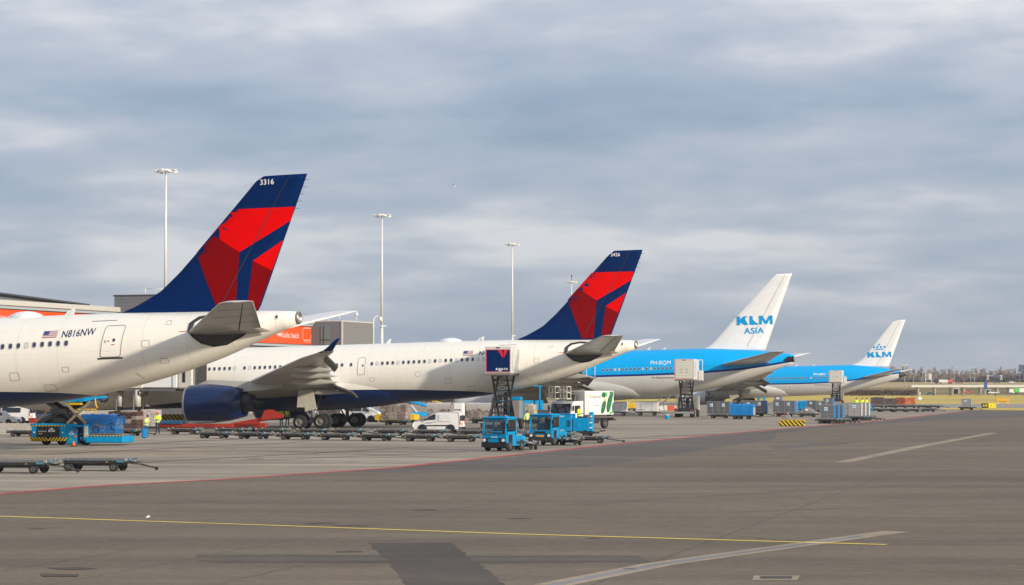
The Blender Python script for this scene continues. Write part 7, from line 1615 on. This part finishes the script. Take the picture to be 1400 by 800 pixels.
def truck_far(px, py, Y, L, H, label, ca, cb, split, cab):
    p = fp(px, py, Y); t = thing('lorry', label, 'lorry', (p.x, Y, p.z), 0, 'lorries on the motorway'); MB().box((-L / 2 + L * split / 2, 0, .9 + (H - .9) / 2), (L * split, 2.5, H - .9), .04).build('trailer', ca, t)
    if split < 1: MB().box((L / 2 - L * (1 - split) / 2, 0, .9 + (H - .9) / 2), (L * (1 - split) - .05, 2.5, H - .9), .04).build('trailer_end', cb, t)
    MB().prism([(-L / 2 - 2.3, .6), (-L / 2 - 2.4, 1.6), (-L / 2 - 2.0, H - .5), (-L / 2 - .3, H - .3), (-L / 2 - .3, .6)], -1.2, 1.2).build('cab', cab, t)
    for x in (-L / 2 - 1.5, -L / 2 + 1.2, L / 2 - 2.6, L / 2 - 1.2):
        for y in (-1.1, 1.1): wheel_part((x, y, .5), .5, .35, t)
    return t
truck_far(1293, 524.7, Y1 - 10, 9.6, 2.75, 'white lorry with a red end on the far motorway', mat('lorry_white', (.72, .70, .68), .5, var=0), mat('lorry_red', (.62, .09, .07), .5, var=.3, scale=1.5), .62, BLACK)
p = truck_far(1398, 538.8, 1240, 9.0, 3.0, 'green and white lorry under the viaduct at the right edge', mat('lorry_green', (.10, .50, .08), .5, var=0), WHITE, .30, WHITE)
t = thing('lorry', 'white lorry with a blue cab just left of the green lorry, under the viaduct', 'lorry', (fp(1384.5, 538.6, 1250).x, 1250, fp(1384.5, 538.6, 1250).z)); MB().prism([(-1.6, .5), (-1.5, 2.4), (.2, 2.3), (1.8, 1.2), (1.9, .5)], -1.2, 1.2).build('trailer', WHITE, t); MB().box((-2.0, 0, 1.4), (.8, 2.3, 1.8), .1).build('cab', mat('cab_navy', (.02, .06, .2), .4), t)
for x in (-1.8, 1.2): wheel_part((x, -1.0, .45), .45, .3, t)
for k, (px, py, Y, c, l) in enumerate(((1312, 524.4, Y1 - 8, (.35, .10, .08), 'small dull red car on the far motorway, right of the white lorry'), (1363, 524.0, Y1 - 8, (.06, .08, .11), 'small dark car on the far motorway above the blue billboard'), (1384, 524.0, Y1 - 8, (.75, .75, .73), 'small white car on the far motorway near the right edge'), (1324, 537.8, 1240, (.60, .08, .04), 'red car beneath the viaduct'), (1357, 538.6, 1240, (.70, .72, .72), 'white car beneath the viaduct by the blue billboard'), (1361, 538.5, 1246, (.70, .68, .66), 'pale car with a red roof mark beneath the viaduct'), (1272, 540.3, 1180, (.05, .08, .10), 'dark car on the field edge left of the viaduct columns'))):
    p = fp(px, py, Y); car(l, (p.x, Y, p.z), 0 if k % 2 else R(180), mat('far_car_%d' % k, c, .35, var=0), 'far traffic', 4.4, 1.8)
def billboard():
    Y = 1280; p = fp(1347.5, 526.5, Y); t = thing('billboard', 'tall blue billboard standing against the viaduct', 'billboard', (p.x, Y, FZ)); h = fp(0, 522.4, Y).z - FZ; lo = fp(0, 532.2, Y).z - FZ
    MB().box((0, 0, (h + lo) / 2), (1.7, .4, h - lo), .05).build('panel', mat('billboard_blue', (.015, .075, .26), .5, var=.05), t); MB().box((0, -.22, (h + lo) / 2), (.08, .05, h - lo)).build('seam', mat('seam_pale', (.1, .2, .4), .5, var=0), t)
    for x in (-.7, .7): MB().box((x, 0, lo / 2), (.2, .2, lo)).build('leg', PIL, t)
billboard()
def portal(px0, px1, py0, py1, Y, label):
    a, b = fp(px0, py0, Y), fp(px1, py0, Y); zb = fp(px0, py1, Y).z; t = thing('tunnel_portal', label, 'portal', (a.x, Y, zb)); W_ = b.x - a.x; H = a.z - zb
    o = MB(); o.box((W_ * .5, 0, H - .25), (W_, 3, .5), .05); o.box((.3, 0, H / 2), (.5, 3, H)); o.box((W_ - .3, 0, H / 2 - .2), (.5, 3, H - .4)); o.build('frame', PIL, t); MB().box((W_ / 2, .8, H * .4), (W_ - 1, .2, H * .8)).build('opening', BLACK, t)
portal(1301.5, 1311, 530.6, 538.4, 1270, 'pale concrete portal under the viaduct, left of the red car'); portal(1346.5, 1354, 532, 539.2, 1275, 'pale concrete portal under the viaduct at the foot of the blue billboard')
def gantry():
    Y = Y1 + 6; a, b = fp(1350.5, 513.5, Y), fp(1369, 513.5, Y); zb = fp(1350, 520.0, Y).z; t = thing('sign_gantry', 'pale sign gantry over the far motorway above the blue billboard', 'gantry', (a.x, Y, zb)); H = a.z - zb; W_ = b.x - a.x; mb = MB()
    for x in (0, W_): mb.bar((x - .7, 0, 0), (x, 0, H), .35); mb.bar((x + .7, 0, 0), (x, 0, H), .35); mb.box((x, 0, H), (1.3, .5, .6))
    mb.build('leg', BR, t); MB().box((W_ / 2, 0, H - .2), (W_, .4, .5), .05).build('beam', PIL, t); MB().box((W_ * .62, -.3, H - .7), (4.0, .15, 1.5), .04).build('sign_panel', mat('gantry_blue', (.05, .09, .16), .5, var=0), t)
gantry()
def board():
    Y = 1560; p = fp(1269.5, 520, Y); t = thing('lattice_board', 'pale framed board among the bare trees right of the farthest tail', 'board', (p.x, Y, p.z)); H = fp(0, 511, Y).z - p.z
    v = MB(); 
    for x in (-1.9, 1.9): v.box((x, 0, H / 2 - 1), (.35, .35, H + 2))
    for z in (.1, .38, .68, .98): v.box((0, 0, H * z), (4.2, .3, .3))
    v.box((.9, 0, H * .55), (1.4, .2, H * .7)); v.build('frame', BR, t)
board()
t = thing('office_building', 'blue grey glass office block at the right edge behind the bare trees', 'building', (fp(1408, 520, 1700).x, 1700, FZ)); H = fp(0, 498.8, 1700).z - FZ
MB().box((0, 0, H / 2), (12.6, 14, H), .05).build('wall', mat('office_blue', (.07, .12, .18), .3, var=.1, scale=.2), t); wm_ = MB().box((0, 0, 0), (2.2, .1, 1.4), .02).mesh('window', GLASS); sm_ = MB().box((0, 0, 0), (12.7, .2, .2)).mesh('floor_band', mat('office_band', (.16, .22, .28), .5, var=0))
for k in range(5):
    link('floor_band', sm_, t, (0, -7.05, H - 3.2 * k - .2))
    for j in range(5): link('window', wm_, t, (-4.9 + 2.45 * j, -7.06, H - 1.8 - 3.2 * k))

# bare winter trees
BARK = mat('winter_bark', (.24, .20, .17), .9, var=.2, scale=.5); TWIG = mat('winter_twigs', (.36, .29, .24), .95, var=.2, scale=.4); TWIGD = mat('dark_twigs', (.15, .115, .11), .95, var=.2, scale=.4)  # bare-tree colours lightened to stand in for distance haze
def tree_meshes(seed, H, spread, dense):
    rnd = random.Random(seed); tr = MB(); tw = MB()
    def limb(p, d, ln, r, lv):
        q = p + d * ln; mid = p + d * ln * .5 + Vector((rnd.uniform(-.04, .04), rnd.uniform(-.04, .04), 0)) * ln
        (tr if lv < 3 else tw).tube([p, mid, q], [r, r * .8, r * .6], 4 if lv < 2 else 3, caps=False)
        if lv >= 5: 
            return
        n = (6 if lv == 0 else 3 + (rnd.random() < dense))
        for k in range(n):
            a = 2 * math.pi * (k + rnd.random() * .7) / n; tilt = spread * rnd.uniform(.5, 1.25)
            u = d.orthogonal().normalized(); w = d.cross(u); nd = (d * math.cos(tilt) + (u * math.cos(a) + w * math.sin(a)) * math.sin(tilt) + Vector((0, 0, .22))).normalized()
            limb(p + d * ln * rnd.uniform(.4, 1.0), nd, ln * rnd.uniform(.55, .74), max(r * .50, .048), lv + 1)
    limb(Vector((0, 0, 0)), Vector((rnd.uniform(-.04, .04), 0, 1)).normalized(), H * .30, H * .016, 0)
    return tr.mesh('trunk', BARK), tw
def tree(lbl, meshes, loc, s, rz, grp):
    t = thing('bare_tree', lbl, 'tree', loc, rz, grp); t.scale = (s, s, s); link('trunk', meshes[0], t); link('crown', meshes[1], t); return t
TM = []
for sd, H, sp, dn, mt in ((1, 15, .36, .2, TWIG), (2, 16, .30, .4, TWIG), (3, 14, .42, .3, TWIG), (4, 15, .28, .2, TWIG)):
    a, b = tree_meshes(sd, H, sp, dn); TM.append((a, b.mesh('crown', mt)))
a, b = tree_meshes(9, 10, .62, .8); TD = (a, b.mesh('crown', TWIGD))
rnd = random.Random(21); k = 0
x = 1040
while x < 1480:
    Y = Y1 + rnd.uniform(52, 120); top = 502 + rnd.uniform(-2.5, 5.0); p = fp(x, 520, Y); zt = fp(x, top, Y).z; z0 = .5; base = 11.8
    tree('bare leafless winter tree in the line behind the far motorway', TM[k % 4], (p.x, Y, z0), (zt - z0) / base * rnd.uniform(.96, 1.05), rnd.uniform(0, 6.28), 'line of bare winter trees behind the motorway'); k += 1; x += rnd.uniform(2.6, 4.4)
for x, top in [(1176 + 7.3 * q, 513.5 + 1.5 * math.sin(q * 2.3)) for q in range(34)] + list(((1340, 509), (1346, 506), (1352, 505), (1358, 506), (1364, 509), (1376, 508), (1382, 506.5), (1388, 506), (1394, 507), (1400, 508), (1236, 511), (1246, 512), (1256, 513), (1282, 511), (1296, 511), (1310, 512), (1324, 511))):
    Y = Y1 + rnd.uniform(46, 60); p = fp(x, 520, Y); zt = fp(x, top, Y).z; tree('low dark thicket tree behind the far motorway', TD, (p.x, Y, 1.5), (zt - 1.5) / 9.4, rnd.uniform(0, 6.28), 'dark thicket behind the motorway')
def thin_mast(px, py, Y, label, lattice=False):
    p = fp(px, py, Y); t = thing('radio_mast' if lattice else 'street_lamp', label, 'mast', (p.x, Y, 0), 0, 'distant masts and lamps'); mb = MB()
    if lattice:
        for s in ((-.5, -.5), (.5, -.5), (0, .6)): mb.cyl((s[0], s[1], 0), (s[0] * .5, s[1] * .5, p.z), .09, n=4)
        for q in range(20): z = p.z * q / 20; mb.bar((-.45, -.4, z), (.45, -.4, z + p.z / 20), .08)
    else: mb.cyl((0, 0, 0), (0, 0, p.z), .16, .1, n=6)
    mb.build('pole', mat('mast_far', (.36, .38, .40), .6, var=0), t)
    if not lattice: MB().box((.5, 0, p.z), (1.6, .4, .25), .05).box((-.6, 0, p.z), (1.2, .4, .25), .05).build('lamp_head', STEEL, t)
thin_mast(1278, 489, 2300, 'right thin lattice radio mast above the distant trees', True); thin_mast(1273, 490, 2320, 'left thin lattice radio mast above the distant trees', True)
for k, (x, y, Y) in enumerate(((1237, 499.5, 1000), (1249, 511, 1500), (1262, 509, 1500), (1305, 510, 1500), (1327, 503, 1500), (1332, 511, 1500), (1394, 509, 1500))): thin_mast(x, y, Y, '%s thin distant lamp post from the left along the motorway' % (['first'] + ordn)[k])
# bird
t = thing('bird', 'tiny pale bird high in the sky between the second and third masts', 'bird', A(619.5, 254.5, 300)); mb = MB(); mb.loft([[(-.02 - .3, y, z) for y, z in ((-.02, 0), (0, .02), (.02, 0), (0, -.02))], [(0, y, z) for y, z in ((-.08, 0), (0, .07), (.08, 0), (0, -.08))], [(.32, y, z) for y, z in ((-.02, 0), (0, .02), (.02, 0), (0, -.02))]]); mb.build('body', mat('bird_white', (.8, .8, .8), .8), t)
for s in (-1, 1): MB().add([(-.1, 0, .03), (.14, 0, .03), (.05, s * .55, .22), (-.05, s * .55, .22)], [(0, 1, 2, 3)]).build('wing', mat('bird_white', (.8, .8, .8), .8), t)

# haze: thin even air over the far field
hz = bpy.data.materials.new('haze_air'); hz.use_nodes = True; nt = hz.node_tree; nt.nodes.clear(); o_ = nt.nodes.new('ShaderNodeOutputMaterial'); v_ = nt.nodes.new('ShaderNodeVolumePrincipled')
v_.inputs['Color'].default_value = (.86, .90, .96, 1); v_.inputs['Density'].default_value = .0001; v_.inputs['Anisotropy'].default_value = .2; nt.links.new(v_.outputs[0], o_.inputs['Volume'])
mb = MB(); mb.box((0, 2850, 31), (10200, 6700, 69.6)); o = mb.build('haze', hz); o['kind'] = 'stuff'
